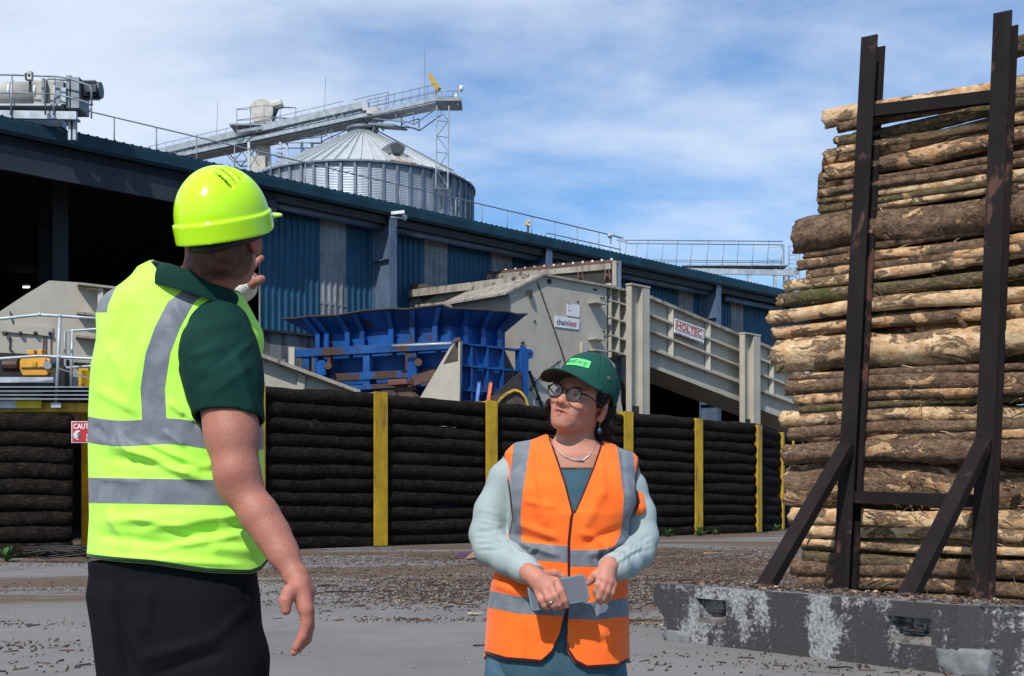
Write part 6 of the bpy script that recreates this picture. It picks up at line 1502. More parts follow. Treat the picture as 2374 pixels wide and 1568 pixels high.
V2, F2 = S.mesh(); V2 = relax(V2, F2, 1, .3); c2 = np.tile(np.array((.47, .205, .145)), (len(V2), 1))
px, py = pix(V2)
def dab(c2, x, y, s_, col, w): g_ = np.exp(-(((px-x)**2+(py-y)**2)/s_**2))[:, None]*w; return c2*(1-g_)+np.array(col)*g_
for x, y in ((1289, 1346), (1276, 1356), (1263, 1365), (1249, 1373), (1300, 1369), (1287, 1381), (1272, 1387), (1392, 1340), (1403, 1345), (1413, 1350), (1386, 1357), (1397, 1366), (1407, 1371)): c2 = dab(c2, x, y, 4.5, (.46, .15, .11), .55)
for x, y in ((1314, 1404), (1300, 1407), (1287, 1409), (1270, 1409), (1380, 1376), (1385, 1391), (1393, 1396), (1405, 1393), (1366, 1351)): c2 = dab(c2, x, y, 3.0, (.62, .33, .27), .7)
S = SDF((-.22, 3.20, .0), (.52, 3.9, 1.34), .006)
def wl(lv, inset=0.0): return [(CH+(HZ-y)/F*WY, ((l+r_)/2-CX)/F*WY, 3.60+dy, (r_-l)/2/F*WY-inset, ry-inset) for y, l, r_, ry, dy in lv]
wlv = [(1036, 1215, 1420, .080, 0.01), (1050, 1185, 1462, .095, .005), (1080, 1178, 1476, .115, 0), (1130, 1176, 1470, .135, -.010), (1190, 1176, 1464, .148, -.018), (1240, 1172, 1462, .145, -.015), (1290, 1160, 1456, .145, -.01), (1350, 1142, 1452, .150, -.008), (1420, 1132, 1456, .158, -.006), (1540, 1124, 1458, .165, -.002), (1560, 1124, 1458, .165, 0)]
S.loft(wl(wlv, .034), .03)
S.chain([m4(1320, 1085, 3.61), m4(1205, 1090, 3.61), m4(1133, 1235, 3.59), m4(1170, 1294, 3.50), m4(1210, 1316, 3.43)], [.05, .04, .032, .028, .024], .02)
S.chain([m4(1320, 1085, 3.61), m4(1450, 1100, 3.61), m4(1485, 1245, 3.59), m4(1455, 1303, 3.46), m4(1430, 1312, 3.40)], [.05, .04, .032, .028, .024], .02)
for sx in (-1, 1): xx = m4(1290, 1)[0]+sx*.09; S.chain([(xx, 3.61, .72), (xx, 3.60, .42), (xx, 3.62, .08)], [.08, .056, .038], .02); S.rc((xx, 3.60, .05), (xx, 3.46, .03), .032, .026, .02)
V3_, F3 = S.mesh(); c3 = np.tile(np.array(wbase), (len(V3_), 1))
Va = np.concatenate([V, V2, V3_]); Fa = np.concatenate([Fq, F2+len(V), F3+len(V)+len(V2)]); np_mesh('body', Va, Fa, SKIN, wom, cols=np.concatenate([cols, c2, c3]))
# eyes
def eye_mat():
    m, nt, b = node_mat('eye'); sp = nnode(nt, 'ShaderNodeSeparateXYZ', {0: nnode(nt, 'ShaderNodeTexCoord').outputs['Object']})
    r2 = math_(nt, 'SQRT', math_(nt, 'ADD', math_(nt, 'POWER', math_(nt, 'ABSOLUTE', sp.outputs[0]), 2.0), math_(nt, 'POWER', math_(nt, 'ABSOLUTE', sp.outputs[2]), 2.0)))
    c = mixc(nt, ramp_(nt, r2, .0056, .0066), (.06, .045, .03), (.40, .36, .34)); c = mixc(nt, ramp_(nt, r2, .0024, .0030), (.005, .005, .005), c); nt.links.new(c, b.inputs['Base Color']); b.inputs['Roughness'].default_value = .12; return m
EYM = eye_mat()
for s_ in (-1, 1):
    o = MB().ball((0, 0, 0), .0122, 24, 16).build('eye', EYM, None, smooth=True, origin=(0, 0, 0)); o.parent = wom; o.location = Vector(T((s_*.031, -.0822, .0010)))-wom.location
    o.rotation_euler = (Matrix(rotm(rad(-36), rad(-16)).tolist()).to_euler())
    # upper lash line
    mb = MB(); mb.tube([T((s_*.031+.0135*math.cos(a), -.0975+.008*abs(math.cos(a)), .0005+.0065*math.sin(a))) for a in [math.pi*k/10 for k in range(11)]], .0009, 5); mb.build('eyelashes', paint('dark_lash', (.02, .012, .01), amt=0), wom)
# glasses
gm = paint('glasses_frame', (.004, .012, .014), amt=.0, rough=.35, bump=0, spec=.3); gls, nt_, b_ = node_mat('clear_lens')
nt_.nodes.remove(b_); tr_ = nnode(nt_, 'ShaderNodeBsdfTransparent', {0: (.96, .97, .98, 1)}); gl_ = nnode(nt_, 'ShaderNodeBsdfGlossy', {'Roughness': .03}); fr = nnode(nt_, 'ShaderNodeFresnel', {0: 1.5}); mxs = nnode(nt_, 'ShaderNodeMixShader', {0: .045, 1: tr_.outputs[0], 2: gl_.outputs[0]})
nt_.links.new(mxs.outputs[0], nt_.nodes['Material Output'].inputs[0])
glo = thing('glasses', 'x', 'x'); bpy.data.objects.remove(glo)
rL_ = .0245
def gp_(x, z, y=-.112): return T((x, y+.0*abs(x), z))
fr_ = MB()
for s_ in (-1, 1):
    cx_ = s_*.0325; mb = MB(); mb.tube([gp_(cx_+rL_*math.cos(a), -.004+rL_*.95*math.sin(a), -.1125+.10*abs(cx_+rL_*math.cos(a))**1.0*.5) for a in [2*math.pi*k/32 for k in range(32)]], .0023, 6, closed=True); o = mb.build('glasses_rim', gm, wom, smooth=True)
    mb = MB(); mb.quad(*[gp_(cx_+rL_*math.cos(a), -.004+rL_*.95*math.sin(a), -.1120+.10*abs(cx_+rL_*math.cos(a))*.5) for a in [2*math.pi*k/32 for k in range(32)]]); mb.build('lens', gls, wom, flip=False)
    MB().tube([gp_(s_*.0565, .008, -.1085), gp_(s_*.072, .008, -.092), gp_(s_*.082, .003, -.03), gp_(s_*.084, -.002, .012)], [.0026, .0023, .0018, .0016], 6).build('temple', gm, wom, smooth=True)
MB().tube([gp_(-.009, .004, -.1125), gp_(0, .009, -.116), gp_(.009, .004, -.1125)], .0019, 6).build('bridge', gm, wom, smooth=True)
# hair
S = SDF(wC-.20, wC+.20, .0035)
for c, r in (((.056, .068, .00), (.030, .040, .055)), ((.064, .080, -.045), (.032, .038, .045)), ((.054, .088, -.080), (.036, .034, .032)), ((0, .09, -.04), (.075, .035, .07)), ((-.072, .035, -.02), (.020, .045, .055)), ((-.092, .006, -.040), (.020, .030, .028)), ((.040, .09, -.095), (.034, .028, .026)), ((.072, -.010, .030), (.009, .034, .034)), ((-.066, -.01, .012), (.012, .03, .022))): S.el(T(c), np.array(r)*WK, wR, .012)
V, Fq = S.mesh(); Nn = vnorm(V, Fq); dn = np.array([mnoise.noise(Vector(p)*70)*.007+mnoise.noise(Vector(p)*190)*.0045 for p in V]); V = V+Nn*dn[:, None]
hairm, nt_, b_ = node_mat('dark_brown_hair'); v_ = objvec(nt_, (1, 1, .5)); nf = noise_(nt_, v_, 260, 4, .7, 1.5); nt_.links.new(mixc(nt_, ramp_(nt_, nf, .35, .65), (.006, .003, .0028), (.030, .014, .011)), b_.inputs['Base Color']); b_.inputs['Roughness'].default_value = .6; b_.inputs['Specular IOR Level'].default_value = .2; bump_(nt_, b_, nf, .8, .006)
np_mesh('hair', V, Fq, hairm, wom)
q = rng(21); mb = MB()   # loose curls around the hair mass
Lh_ = [(V[i], Nn[i]) for i in [q.randrange(len(V)) for _ in range(360)]]
for p, n_ in Lh_:
    l_ = (p-wC)@wR/WK
    if abs(l_[0]) < .045 and l_[1] < .05: continue
    if l_[2] > .0: continue
    d = Vector(n_)*.5+Vector((q.uniform(-1, 1), q.uniform(-1, 1), q.uniform(-1.4, .2)))*.6; p = Vector(p); ln = q.uniform(.012, .032); w_ = Vector((q.uniform(-1, 1), q.uniform(-1, 1), q.uniform(-1, 1)))*.006
    mb.tube([p, p+d*ln*.4+w_, p+d*ln*.8-w_, p+d*ln+Vector((0, 0, -.004))], [.0009, .0009, .0008, .0005], 3, cap=False)
mb.build('loose_curls', hairm, wom, flip=False)
# cap
KR = wR@rotm(0, rad(-2), rad(-4)); kC = T((-.003, .012, .046)); Tk = lambda p: kC+KR@np.array(p, float)
S = SDF(kC-.22, kC+.22, .003)
loc = np.stack(np.meshgrid(*[S.lo[i]+S.h*np.arange(S.n[i]) for i in range(3)], indexing='ij'), -1)-kC; Lk = loc@KR; kx, ky, kz = Lk[..., 0], Lk[..., 1], Lk[..., 2]
dome = (np.sqrt((kx/.092)**2+((ky-.008)/.113)**2+((kz-.004)/.110)**2)-1)*.095
low = .006-.50*np.clip(ky+.03, 0, .2)-4.0*kx**2*np.clip(-(ky-.0)/.06, 0, 1)-.004*(ky < -.02); dome = np.maximum(dome, low-kz)
inn2 = np.where(kz > 0, np.sqrt((kx/.085)**2+((ky-.008)/.106)**2+((kz)/.101)**2)-1, np.sqrt((kx/.085)**2+((ky-.008)/.106)**2)-1)*.09; dome = np.maximum(dome, -inn2)
br = (np.sqrt((kx/.090)**2+((ky+.096)/.100)**2)-1)*.09; br = np.maximum(br, ky+.045)
brz = .010+.20*(ky+.10)*.9-2.5*np.clip(np.abs(kx)-.0, 0, 1)**2*1.6; brim = np.maximum(br, np.abs(kz-brz)-.0034)
seam_g = -.0012*np.exp(-(kx/.003)**2)-.0012*np.exp(-((np.abs(kx)-.62*np.abs(ky-.01)-.012)/.003)**2)*(kz > .02)
dd = np.minimum(dome-seam_g*0, brim); S.d = dd.astype(np.float32); V, Fq = S.mesh(); V = relax(V, Fq, 2, .5)
Lv = (V-kC)@KR; under = ((Lv[:, 1] < -.06) & ((vnorm(V, Fq)@KR)[:, 2] < -.3)).astype(float); rv = np.sqrt((Lv[:, 0]/.088)**2+((Lv[:, 1]+.088)/.092)**2)
cpm, nt_, b_ = node_mat('green_cap_cloth'); w_ = noise_(nt_, objvec(nt_), 900, 2); c = mixc(nt_, math_(nt_, 'MULTIPLY', w_, .3), (.012, .070, .056), (.007, .036, .028)); c = mixc(nt_, attr_(nt_, 'under').outputs['Fac'], c, (.030, .028, .024)); nt_.links.new(c, b_.inputs['Base Color']); b_.inputs['Roughness'].default_value = .8; b_.inputs['Specular IOR Level'].default_value = .15
sm_ = attr_(nt_, 'seam').outputs['Fac']; bump_(nt_, b_, math_(nt_, 'ADD', math_(nt_, 'MULTIPLY', w_, .1), math_(nt_, 'MULTIPLY', sm_, -1.0)), .6, .003)
seam_v = np.maximum(np.exp(-(Lv[:, 0]/.0018)**2), np.exp(-((np.abs(Lv[:, 0])-.85*np.abs(Lv[:, 1]-.008))/.0022)**2))*(Lv[:, 2] > .012); seam_v = np.maximum(seam_v, np.maximum(np.exp(-((rv-.93)/.012)**2), np.exp(-((rv-.80)/.012)**2))*(Lv[:, 1] < -.07)*.7)
cap = np_mesh('cap', V, Fq, cpm, wom, attrs={'under': under, 'seam': seam_v})
bvh = BVHTree.FromPolygons([tuple(p) for p in V], [tuple(int(i) for i in f) for f in Fq])
def on_cap(u_, v_, off=.0012, az=0.0):
    "u: metres to the side at the cap front, v: metres up"
    a = az+u_/.10; el = v_/.095; d = Vector(KR@np.array((math.sin(a)*math.cos(el), -math.cos(a)*math.cos(el), math.sin(el)))); o_ = Vector(Tk((0, .008, .004)))
    h = bvh.ray_cast(o_+d*.3, -d)
    if h[0] is None: return o_+d*.1
    return h[0]+d*off
mb = MB(); nx, ny = 24, 8; grid = [[on_cap(-.036+.072*i/nx, .030+.023*j/ny, .0013) for j in range(ny+1)] for i in range(nx+1)]
for i in range(nx):
    for j in range(ny): mb.quad(grid[i][j], grid[i+1][j], grid[i+1][j+1], grid[i][j+1])
lg = paint('lime_patch', (.10, .72, .16), amt=0, bump=0); o = mb.build('badge', lg, wom, flip=False); md = o.modifiers.new('s', 'SOLIDIFY'); md.thickness = .0008; md.offset = 1
def cap_text(s, u0, wd, v0, bold, nm):
    v, f = text_geo(s, bold); xs = [p[0] for p in v]; x0, x1 = min(xs), max(xs); k = wd/(x1-x0); mb = MB(); mb.v = [tuple(on_cap(u0+(p[0]-x0)*k, v0+p[1]*k*1.15, .0026)) for p in v]; mb.f = list(f); mb.mi = [0]*len(f)
    mb.build(nm, signb, wom, flip=False)
cap_text('and', -.033, .021, .0365, .03, 'badge_lettering'); cap_text('Energy', -.0105, .042, .0365, .014, 'badge_lettering')
for a, z_ in ((rad(62), .030), (rad(112), .016), (-rad(62), .030)):
    c_ = on_cap(0, z_, .001, a); d = (c_-Vector(Tk((0, .008, .004)))).normalized(); MB().tube([c_-d*.001, c_+d*.0015], .0052, 16).build('eyelet', blackst, wom); t_ = d.orthogonal().normalized(); b2_ = d.cross(t_)
    MB().tube([c_+d*.0012+(t_*math.cos(k)+b2_*math.sin(k))*.0052 for k in [2*math.pi*i/16 for i in range(16)]], .0012, 6, closed=True).build('eyelet_ring', paint('brass', (.35, .28, .2), metal=.8, rough=.3, amt=.1), wom)
MB().ball(Tk((0, .008, .114)), (.006, .006, .003)).build('cap_button', cpm, wom, smooth=True)
# t-shirt (blue) under the vest
S = SDF((-.06, 3.35, .62), (.40, 3.86, 1.34), .005); S.loft(wl(wlv, .012), .02); S.chain([m4(1225, 1095, 3.61), m4(1425, 1105, 3.61)], [.045, .045], .04); S.half(m4(1330, 1098, 3.47), (0, -.35, 1), .006)
S.rc(m4(1322, 1085, 3.44), m4(1325, 990, 3.50), .055, .075, .01, 'sub')
V, Fq = S.mesh(); V = relax(V, Fq, 1, .4); np_mesh('t_shirt', V, Fq, cloth_mat('blue_grey_tshirt', (.045, .100, .135), .2, 1000), wom)
# cardigan: sleeves
sgm = cloth_mat('sage_knit', (.34, .41, .41), .10, 1100, .9, wr=40, ws_=.35)
aL = [m4(1205, 1075, 3.61), m4(1172, 1110, 3.605), m4(1140, 1185, 3.60), m4(1129, 1240, 3.585), m4(1140, 1272, 3.555), m4(1175, 1296, 3.49), m4(1215, 1318, 3.42), m4(1240, 1334, 3.37)]
rLs = [.044, .048, .050, .050, .050, .044, .038, .0325]
aR = [m4(1435, 1098, 3.61), m4(1462, 1130, 3.61), m4(1482, 1190, 3.605), m4(1488, 1245, 3.59), m4(1478, 1280, 3.54), m4(1452, 1304, 3.455), m4(1428, 1314, 3.395), m4(1410, 1318, 3.375)]
rRs = [.040, .045, .046, .047, .047, .043, .038, .033]
S = SDF((-.17, 3.28, .80), (.50, 3.75, 1.32), .0042); S.loft(wl([l_ for l_ in wlv if l_[0] < 1440], .006), .02); S.chain([m4(1320, 1075, 3.61)]+aL, [.07]+rLs, .02); S.chain([m4(1320, 1075, 3.61)]+aR, [.07]+rRs, .02)
S.rc(m4(1322, 1120, 3.36), m4(1325, 1000, 3.52), .10, .11, .01, 'sub'); S.rc(m4(1325, 1000, 3.52), m4(1325, 940, 3.60), .085, .085, .01, 'sub')
S.op(lambda X, Y, Z: np.maximum(np.maximum(np.abs(X-m4(1318, 1)[0])-.07-.35*np.clip(Z-1.0, 0, 1), Y-3.57), 1.0-Z*0-1.0+(.2-Z)*0), (-.1, 3.3, .8), (.4, 3.57, 1.32), .01, 'sub', 0)
for c_, d_ in ((m4(1241, 1336, 3.365), m4(1241, 1336, 3.365)-m4(1200, 1311, 3.44)), (m4(1405, 1320, 3.365), m4(1405, 1320, 3.365)-m4(1440, 1309, 3.45))):
    n_ = d_/np.linalg.norm(d_); S.op(lambda X, Y, Z: np.maximum(-((X-c_[0])*n_[0]+(Y-c_[1])*n_[1]+(Z-c_[2])*n_[2]), np.sqrt((X-c_[0])**2+(Y-c_[1])**2+(Z-c_[2])**2)-.06), c_-.07, c_+.07, .003, 'sub', 0)
V, Fq = S.mesh(); V = relax(V, Fq, 1, .4); Nn = vnorm(V, Fq)
sf_ = []
for k in range(9): t = k/8; x = 1128+t*105; y = 1228+t*88; sf_.append((x+8, y-10, x+22+6*(k % 2), y+26+5*((k*7) % 3), 4.2+(k % 3), -.0042 if k % 2 else -.003)); sf_.append((x-12, y-22+k, x+34, y-8+(k % 3)*4, 4.5, .0032))
for k in range(4): sf_.append((1100+k*2, 1235+k*14, 1172, 1228+k*15, 4.5, -.0045)); sf_.append((1110, 1180+k*14, 1165, 1195+k*13, 6, .003))
for k in range(7): t = k/6; x = 1500-t*80; y = 1258+t*52; sf_.append((x-4, y-16, x-14, y+26, 4.2, -.0035)); sf_.append((x+4, y-4, x-30, y+20, 4.0, .003))
for k in range(3): sf_.append((1512, 1240+k*16, 1462, 1262+k*12, 5, -.0045))
V = folds(V, Nn, sf_, sc_=.85); np_mesh('cardigan', V, Fq, sgm, wom)
# orange vest
S = SDF((-.10, 3.28, .60), (.44, 3.90, 1.34), .0036); S.loft(wl(wlv, -.004), .02); S.chain([m4(1208, 1062, 3.605), m4(1290, 1052, 3.605), m4(1370, 1060, 3.605), m4(1447, 1092, 3.605)], [.046, .058, .056, .050], .03)
S.el(m4(1235, 1150, 3.495), (.085, .05, .075), None, .05); S.el(m4(1400, 1150, 3.495), (.085, .05, .075), None, .05)
def scr(X, Y, Z): return (X/Y)*F+CX, HZ-(Z-CH)/Y*F
def warm(X, Y, Z):       # both armholes, cut through from the side
    x_, y_ = scr(X, Y, Z); lx = np.interp(y_, [1015, 1057, 1091, 1143, 1200, 1245], [1172, 1166, 1172, 1180, 1186, 1178]); rx = np.interp(y_, [1035, 1060, 1100, 1133, 1165, 1203], [1485, 1482, 1478, 1474, 1480, 1463])
    return np.maximum(np.minimum(x_-lx, rx-x_)/F*WY, np.maximum(y_-1240, 1000-y_)/F*WY)
S.op(warm, (-.10, 3.3, 1.0), (.44, 3.9, 1.34), .004, 'sub', 0)
# short stiff cap of the vest over the left shoulder
S.rc(m4(1478, 1150, 3.58), m4(1480, 1178, 3.55), .020, .022, .02)
vl = [(1276, 1015), (1292, 1060), (1312, 1120), (1330, 1190)]; vr = [(1393, 1030), (1376, 1080), (1352, 1140), (1330, 1190)]
def vneck(X, Y, Z):
    x_, y_ = scr(X, Y, Z); l = np.interp(y_, [p_[1] for p_ in vl], [p_[0] for p_ in vl]); r = np.interp(y_, [p_[1] for p_ in vr], [p_[0] for p_ in vr]); d = np.maximum(l-x_, x_-r); d = np.maximum(d, y_-1186); return np.maximum(d/F*WY, Y-3.63)
S.op(vneck, (-.05, 3.3, 1.08), (.4, 3.63, 1.34), .003, 'sub', .01); S.rc(m4(1332, 1035, 3.62), m4(1332, 980, 3.60), .078, .085, .006, 'sub')
def cline(y_): return np.interp(y_, [1180, 1200, 1255, 1335, 1430, 1560], [1331, 1325, 1319, 1319, 1314, 1312])
lh = lambda x_: np.interp(x_, [1118, 1172, 1255, 1279, 1297, 1306, 1311], [1515, 1531, 1538, 1516, 1478, 1440, 1425]); rh = lambda x_: np.interp(x_, [1313, 1318, 1335, 1361, 1430, 1460], [1425, 1510, 1537, 1551, 1547, 1533])
def whem(X, Y, Z):
    x_, y_ = scr(X, Y, Z); h = np.where(x_ < 1312, lh(x_), rh(x_)); h = np.where(Y < 3.58, h, 1530.); return (h-y_)/F*WY
S.op(lambda X, Y, Z: whem(X, Y, Z), S.lo, S.lo+S.h*S.n, .003, 'sub', 0)
V, Fq = S.mesh(); V = relax(V, Fq, 2, .45); Nn = vnorm(V, Fq)
wf = [(1180, 1238, 1290, 1262, 9, -.007), (1195, 1210, 1300, 1250, 10, .006), (1205, 1258, 1300, 1290, 8, .007), (1340, 1230, 1420, 1270, 10, .006), (1350, 1262, 1440, 1225, 9, -.007), (1360, 1290, 1450, 1250, 9, .007), (1400, 1130, 1350, 1230, 14, .006), (1230, 1120, 1270, 1230, 14, .006), (1240, 1060, 1260, 1180, 10, -.004), (1212, 1160, 1290, 1178, 8, .004),
      (1215, 1420, 1215, 1530, 4, .004), (1245, 1400, 1290, 1500, 12, -.006), (1385, 1390, 1378, 1430, 4, -.004), (1345, 1440, 1440, 1500, 12, .005), (1150, 1330, 1230, 1360, 8, -.006), (1140, 1350, 1240, 1390, 10, .006), (1390, 1275, 1402, 1320, 5, -.007), (1402, 1270, 1412, 1318, 4, .006), (1380, 1260, 1384, 1320, 4, .004), (1300, 1340, 1345, 1348, 8, .004), (1440, 1040, 1452, 1150, 6, -.004), (1395, 1060, 1400, 1160, 8, .004), (1390, 1500, 1440, 1440, 10, -.004), (1226, 1285, 1250, 1265, 5, .006)]
V = folds(V, Nn, wf, sc_=1.35); px, py = pix(V); cl = cline(py)
V = V+Nn*((.004*np.clip((px-cl)/6, 0, 1)*np.exp(-((px-cl)/40)**2)*(py > 1185)*(Nn[:, 1] < 0)))[:, None]
l_in = np.interp(py, [1015, 1143, 1210, 1260], [1220, 1205, 1197, 1201]); vs1 = 20-np.abs(px-(l_in+ -1)*1.0+0)*1.0; vs1 = np.where(py < 1262, np.interp(py, [1015, 1143, 1260], [19.5, 17, 14])-np.abs(px-np.interp(py, [1015, 1143, 1200, 1260], [1212, 1195, 1191, 1196])), -50)
vs2 = np.where(py < 1290, np.interp(py, [1035, 1150, 1290], [18, 16, 14])-np.abs(px-np.interp(py, [1035, 1070, 1150, 1200, 1240, 1290], [1448, 1453, 1462, 1459, 1452, 1428])), -50)
b1_ = np.where(px < cl, 19.5-np.abs(py-np.interp(px, [1130, 1200, 1319], [1262, 1276, 1286])), 19.5-np.abs(py-np.interp(px, [1319, 1380, 1460], [1294, 1295, 1284])))
b2_ = np.where(px < cl, 20-np.abs(py-np.interp(px, [1120, 1200, 1316], [1386, 1403, 1410])), 20.5-np.abs(py-np.interp(px, [1316, 1385, 1460], [1415, 1417, 1407])))
strip = np.maximum(np.maximum(vs1, vs2), np.maximum(b1_, b2_))/F*WY
fr_ = (Nn[:, 1] < .2) & (V[:, 1] < 3.62)
pipe = np.maximum(np.where(fr_, .0062-np.abs(vneck(V[:, 0], V[:, 1], V[:, 2])), -1), np.where(fr_ & (py > 1183), (3.4-np.abs(px-cl))/F*WY, -1))
wh = whem(V[:, 0], V[:, 1], V[:, 2]); pipe = np.maximum(pipe, np.where(wh > -.004, .0075-np.abs(wh-.003), -1)); wa = warm(V[:, 0], V[:, 1], V[:, 2]); pipe = np.maximum(pipe, np.where(py < 1240, .0055-np.abs(wa), -1))
vorg = vest_mat('fluorescent_orange_cloth', (.95, .13, .012), (1.0, .17, .02), (.035, .006, .008)); vest2 = np_mesh('hi_vis_vest', V, Fq, vorg, wom, attrs={'strip': strip, 'pipe': pipe})
# jeans
S = SDF((-.12, 3.36, .02), (.42, 3.86, .92), .006); S.loft([(CH+(HZ-y)/F*WY, ((l+r_)/2-CX)/F*WY, 3.605, (r_-l)/2/F*WY, ry) for y, l, r_, ry in ((1400, 1140, 1440, .12), (1500, 1130, 1448, .14), (1568, 1122, 1456, .145), (1640, 1128, 1450, .14))], .03, p=2.5)
for sx in (-1, 1): xx = m4(1290, 1)[0]+sx*.098; S.chain([(xx, 3.61, .56), (xx, 3.60, .36), (xx, 3.61, .08)], [.098, .078, .060], .03)
V, Fq = S.mesh(); V = relax(V, Fq, 1, .5); np_mesh('jeans', V, Fq, cloth_mat('faded_denim', (.075, .15, .215), .35, 700), wom)
for sx in (-1, 1):
    xx = m4(1290, 1)[0]+sx*.098; S = SDF((xx-.08, 3.38, 0), (xx+.08, 3.72, .14), .006); S.rc((xx, 3.63, .045), (xx, 3.47, .035), .045, .040, .02); S.half((0, 0, .004), (0, 0, -1)); V, Fq = S.mesh(); np_mesh('shoe', V, Fq, blackst, wom)
# jewellery
silver = paint('silver', (.55, .55, .56), metal=.9, rough=.25, amt=.1, bump=0)
bb = BVHTree.FromPolygons([tuple(p) for p in Va], [tuple(int(i) for i in f) for f in Fa])
def on_body(x, y, off=.003, tree=None):
    d = Vector(((x-CX)/F, 1, (HZ-y)/F)).normalized(); h = (tree or bb).ray_cast(Vector((0, 0, CH)), d); return (h[0]+h[1]*off) if h[0] is not None else P(x, y, 3.5)
npts = [(1277, 1018), (1282, 1035), (1293, 1047), (1308, 1058), (1322, 1065), (1336, 1068), (1352, 1067), (1365, 1057), (1376, 1042), (1380, 1025)]
mb = MB(); cps = [on_body(x, y) for x, y in npts]; fine_ = []
for a, b in zip(cps, cps[1:]):
    for k in range(5): fine_.append(a.lerp(b, k/5))
mb.tube(fine_, .0011, 5)
for k in range(0, len(fine_), 1): mb.ball(fine_[k], .0016, 6, 4)
mb.build('necklace', silver, wom); pc_ = on_body(1344, 1067, .004); MB().prism([pc_+Vector((-.012, 0, -.002)), pc_+Vector((.012, 0, -.002)), pc_+Vector((.009, 0, .003)), pc_+Vector((-.004, 0, .004))], (0, -.002, 0)).build('pendant', silver, wom)
e0 = Vector(T((.082, .002, -.045))); MB().tube([e0, e0+Vector((.001, -.004, -.006)), e0+Vector((0, -.002, -.022))], .0008, 5).build('earring_hook', MATS['brass'], wom)
MB().ball(e0+Vector((0, -.002, -.030)), (.0062, .0062, .0085), 14, 10).build('earring', paint('blue_bead', (.02, .075, .15), amt=.1, rough=.2), wom, smooth=True)
rc_ = Vector(m4(1275, 1394, 3.335-.026)); ax_ = (Vector(m4(1281, 1403, 3.315))-Vector(m4(1272, 1388, 3.309))).normalized(); o1 = ax_.orthogonal().normalized(); o2 = ax_.cross(o1)
MB().tube([rc_+(o1*math.cos(k)+o2*math.sin(k))*.0112 for k in [2*math.pi*i/20 for i in range(20)]], .0016, 6, closed=True).build('ring', silver, wom, smooth=True)
# ---- phone (held, its own thing)
ph = thing('phone', 'smartphone in a teal case held in front of the orange vest', 'phone', m4(1294, 1374, 3.345))
c_ = Vector(m4(1294.5, 1374.5, 3.350)); xa = (Vector(m4(1362, 1360, 3.345))-Vector(m4(1232, 1384, 3.352))).normalized(); nrm = Vector((0.02, -.95, .30)).normalized(); nrm = (nrm-xa*nrm.dot(xa)).normalized(); ya = nrm.cross(xa).normalized()
if ya.z < 0: ya = -ya
def rrect(w, h, r, n=6):
    o_ = []
    for cx_, cy_, a0 in ((w/2-r, h/2-r, 0), (-w/2+r, h/2-r, 90), (-w/2+r, -h/2+r, 180), (w/2-r, -h/2+r, 270)):
        for k in range(n+1): a = rad(a0+90*k/n); o_.append((cx_+r*math.cos(a), cy_+r*math.sin(a)))
    return o_
Wp, Hp = .166, .078
MB().prism([c_+xa*x+ya*y-nrm*.005 for x, y in rrect(Wp, Hp, .013)], nrm*.010).build('case', paint('teal_phone_case', (.06, .17, .21), amt=.05, rough=.4, bump=0), ph, bevel=.002)
scm, nt_, b_ = node_mat('phone_screen'); b_.inputs['Base Color'].default_value = (.09, .09, .11, 1); b_.inputs['Roughness'].default_value = .12; b_.inputs['Specular IOR Level'].default_value = .7
MB().prism([c_+xa*x+ya*y+nrm*.0048 for x, y in rrect(Wp-.009, Hp-.009, .010)], nrm*.0012).build('screen', scm, ph)
# ================================================================ BARK LITTER on the yard
q = rng(909)
lit_cols = [(.040, .022, .015), (.085, .046, .028), (.15, .09, .05), (.30, .20, .12), (.022, .017, .014), (.48, .38, .27)]
lms = []
for i, c in enumerate(lit_cols): lms.append(paint('bark_chip_%d' % i, c, amt=.2, scale=20, rough=.9, bump=0))
v = []; f = []; mi = []
def dens(x, y):
    n = mnoise.noise(Vector((x*.16, y*.42, 0)))+.5*mnoise.noise(Vector((x*.5, y*1.1, 4)))
    d = .004
    d += max(0, n-.10)*1.3*min(1, max(0, (y-9.5)/5))
    for cx, cy, rx, ry, a in PATCH: d += a*math.exp(-(((x-cx)/rx)**2+((y-cy)/ry)**2))
    d += .8*max(0, 1-abs(y-24)/5)*max(0, n+.3)
    return d
def near(y): return .25+.75*min(1, max(0, (y-9.8)/3))
def gpt(x, y): p = gp(x, y); return (p.x, p.y)
PATCH = []
for px_, py_, rx, ry, a in ((1080, 1372, 1.5, 1.6, 2.6), (1000, 1350, 2.2, .8, 1.1), (930, 1437, .75, .16, 1.6), (1010, 1440, .5, .14, 1.2), (1640, 1290, 2.6, 2.6, 1.3), (1600, 1360, 1.8, 1.4, 2.2), (1500, 1445, .5, .45, 1.8), (1480, 1390, .7, .9, 1.6), (1750, 1330, 1.2, 1.2, 1.8), (60, 1500, .5, .35, 1.8), (150, 1545, .6, .25, 1.3), (60, 1450, .5, .3, .8), (900, 1300, 5, 1.6, 1.0), (1400, 1300, 3, 2.0, 1.2), (700, 1375, .8, .35, .9), (640, 1515, .25, .06, 1.5), (1900, 1545, 1.4, .18, 1.5), (2200, 1562, .9, .2, 1.6), (1650, 1520, .8, .12, 1.3)):
    c = gpt(px_, py_); PATCH.append((c[0], c[1], rx, ry, a))
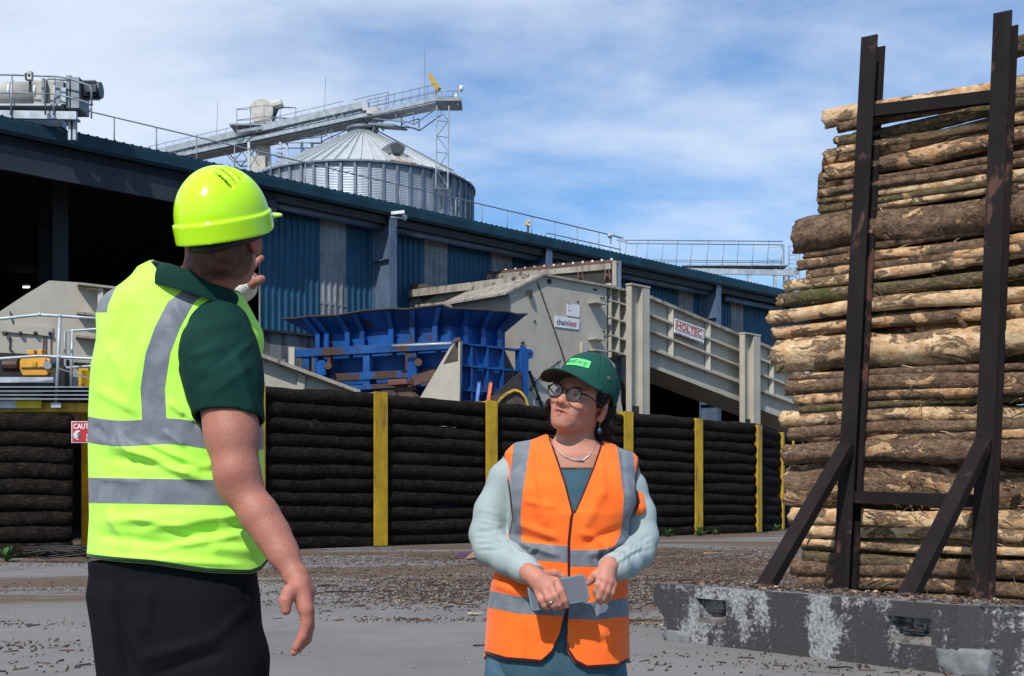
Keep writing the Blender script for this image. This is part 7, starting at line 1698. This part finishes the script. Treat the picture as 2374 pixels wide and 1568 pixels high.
def chip(x, y, z, l, w, h, a, m, tl=0.0):
    ca, sa = math.cos(a), math.sin(a); b = len(v)
    for dx, dy, dz in ((-l, -w, 0), (l, -w*.6, tl), (l*.8, w, tl), (-l*.9, w*.8, 0)): v.append((x+dx*ca-dy*sa, y+dx*sa+dy*ca, z+abs(dz)*.5))
    for dx, dy, dz in ((-l*.8, -w*.6, h), (l*.8, -w*.4, h+tl), (l*.6, w*.7, h+tl), (-l*.7, w*.5, h)): v.append((x+dx*ca-dy*sa, y+dx*sa+dy*ca, z+dz))
    for t in ((4, 5, 6, 7), (0, 1, 5, 4), (1, 2, 6, 5), (2, 3, 7, 6), (3, 0, 4, 7)): f.append(tuple(b+k for k in t)); mi.append(m)
n = 0; tries = 0
while n < 42000 and tries < 600000:
    tries += 1
    Y = 7.2+(q.random()**1.1)*21; X = q.uniform(-.52, .50)*Y
    if q.random() > dens(X, Y)*.55*near(Y): continue
    s = q.uniform(.4, 1)**2; m = q.choices(range(6), (8, 6, 3, .8, 8, .25))[0]; l = .005+.020*s*q.random()+(.05 if q.random() < .05 else 0); w = min(l*.38, .003+.006*s)
    chip(X, Y, .001, l, w, .002+.007*s, q.gauss(0, 1.0), m, q.uniform(0, .010)); n += 1
me = bpy.data.meshes.new('bark_litter'); me.from_pydata(v, [], f); me.update(); o = link_mesh('bark_litter', me, lms); me.polygons.foreach_set('material_index', mi)
tag(o, 'bark chips and wood splinters scattered over the concrete yard', 'bark litter', kind='stuff')
# litter lying on the block
v = []; f = []; mi = []
for k in range(700):
    s = q.uniform(.1, BL+.3); nn_ = -q.uniform(.03, DEP-.02)
    if q.random() > .25+.75*min(1, abs(s-1.7)/1.2*0+max(0, mnoise.noise(Vector((s*3, nn_*4, 0)))+.5)): continue
    p = bp(s, nn_, BH+.006); chip(p.x, p.y, p.z, q.uniform(.006, .035), q.uniform(.004, .010), q.uniform(.003, .012), q.uniform(0, 6.3), q.choices(range(6), (8, 6, 3, 1, 8, 1))[0], q.uniform(0, .012))
me = bpy.data.meshes.new('block_litter'); me.from_pydata(v, [], f); me.update(); o = link_mesh('block_litter', me, lms); me.polygons.foreach_set('material_index', mi)
tag(o, 'dark bark crumbs lying along the top of the concrete block', 'bark litter', kind='stuff')
# separate larger twigs and bark strips
def twig(x, y, ln, r_, ang, lab, m=4, kind='twig'):
    c = gp(x, y); pts = []; s0 = q.random()*9
    for k in range(7):
        t = k/6-.5; pts.append(Vector((c.x+math.cos(ang)*ln*t+.03*math.sin(s0+k), c.y+math.sin(ang)*ln*t, r_+.01*abs(math.sin(s0+k*1.3)))))
    o = MB().tube(pts, [r_*(1-.08*k) for k in range(7)], 6).build(kind, lms[m], smooth=True); tag(o, lab, kind, 'loose wood pieces on the yard')
twig(800, 1375, .55, .010, .15, 'dark twig lying between the man and the woman'); twig(760, 1362, .30, .014, -.2, 'short dark bark curl near the hanging hand of the man', 4)
twig(1010, 1360, .30, .014, .1, 'short thick bark piece just left of the woman by her forearm', 0); twig(1098, 1428, .16, .014, .1, 'pale wood sliver beside the orange vest hem, left', 5)
twig(1560, 1375, .42, .014, .2, 'pale splinter on the ground left of the concrete block', 5); twig(1600, 1350, .35, .02, -.1, 'brown bark roll on the ground behind the concrete block', 0)
twig(1500, 1442, .5, .012, .05, 'brown stick at the left end of the concrete block', 1); twig(1940, 1553, .16, .01, 0, 'dark scrap of bark in front of the concrete block', 4)
twig(1120, 1500, .12, .007, .3, 'thin dark twig left of the orange vest at its hem', 4); twig(1655, 1286, .5, .02, .4, 'pale bark strip near the fence, right of the woman', 3)
o = MB().beam(gp(2345, 1560)+Zv*.012, gp(2372, 1563)+Zv*.012, .03, .02).build('blue_scrap', paint('blue_plastic', (.03, .12, .40), amt=.1)); tag(o, 'small blue plastic scrap on the ground beside the right end of the block', 'scrap')
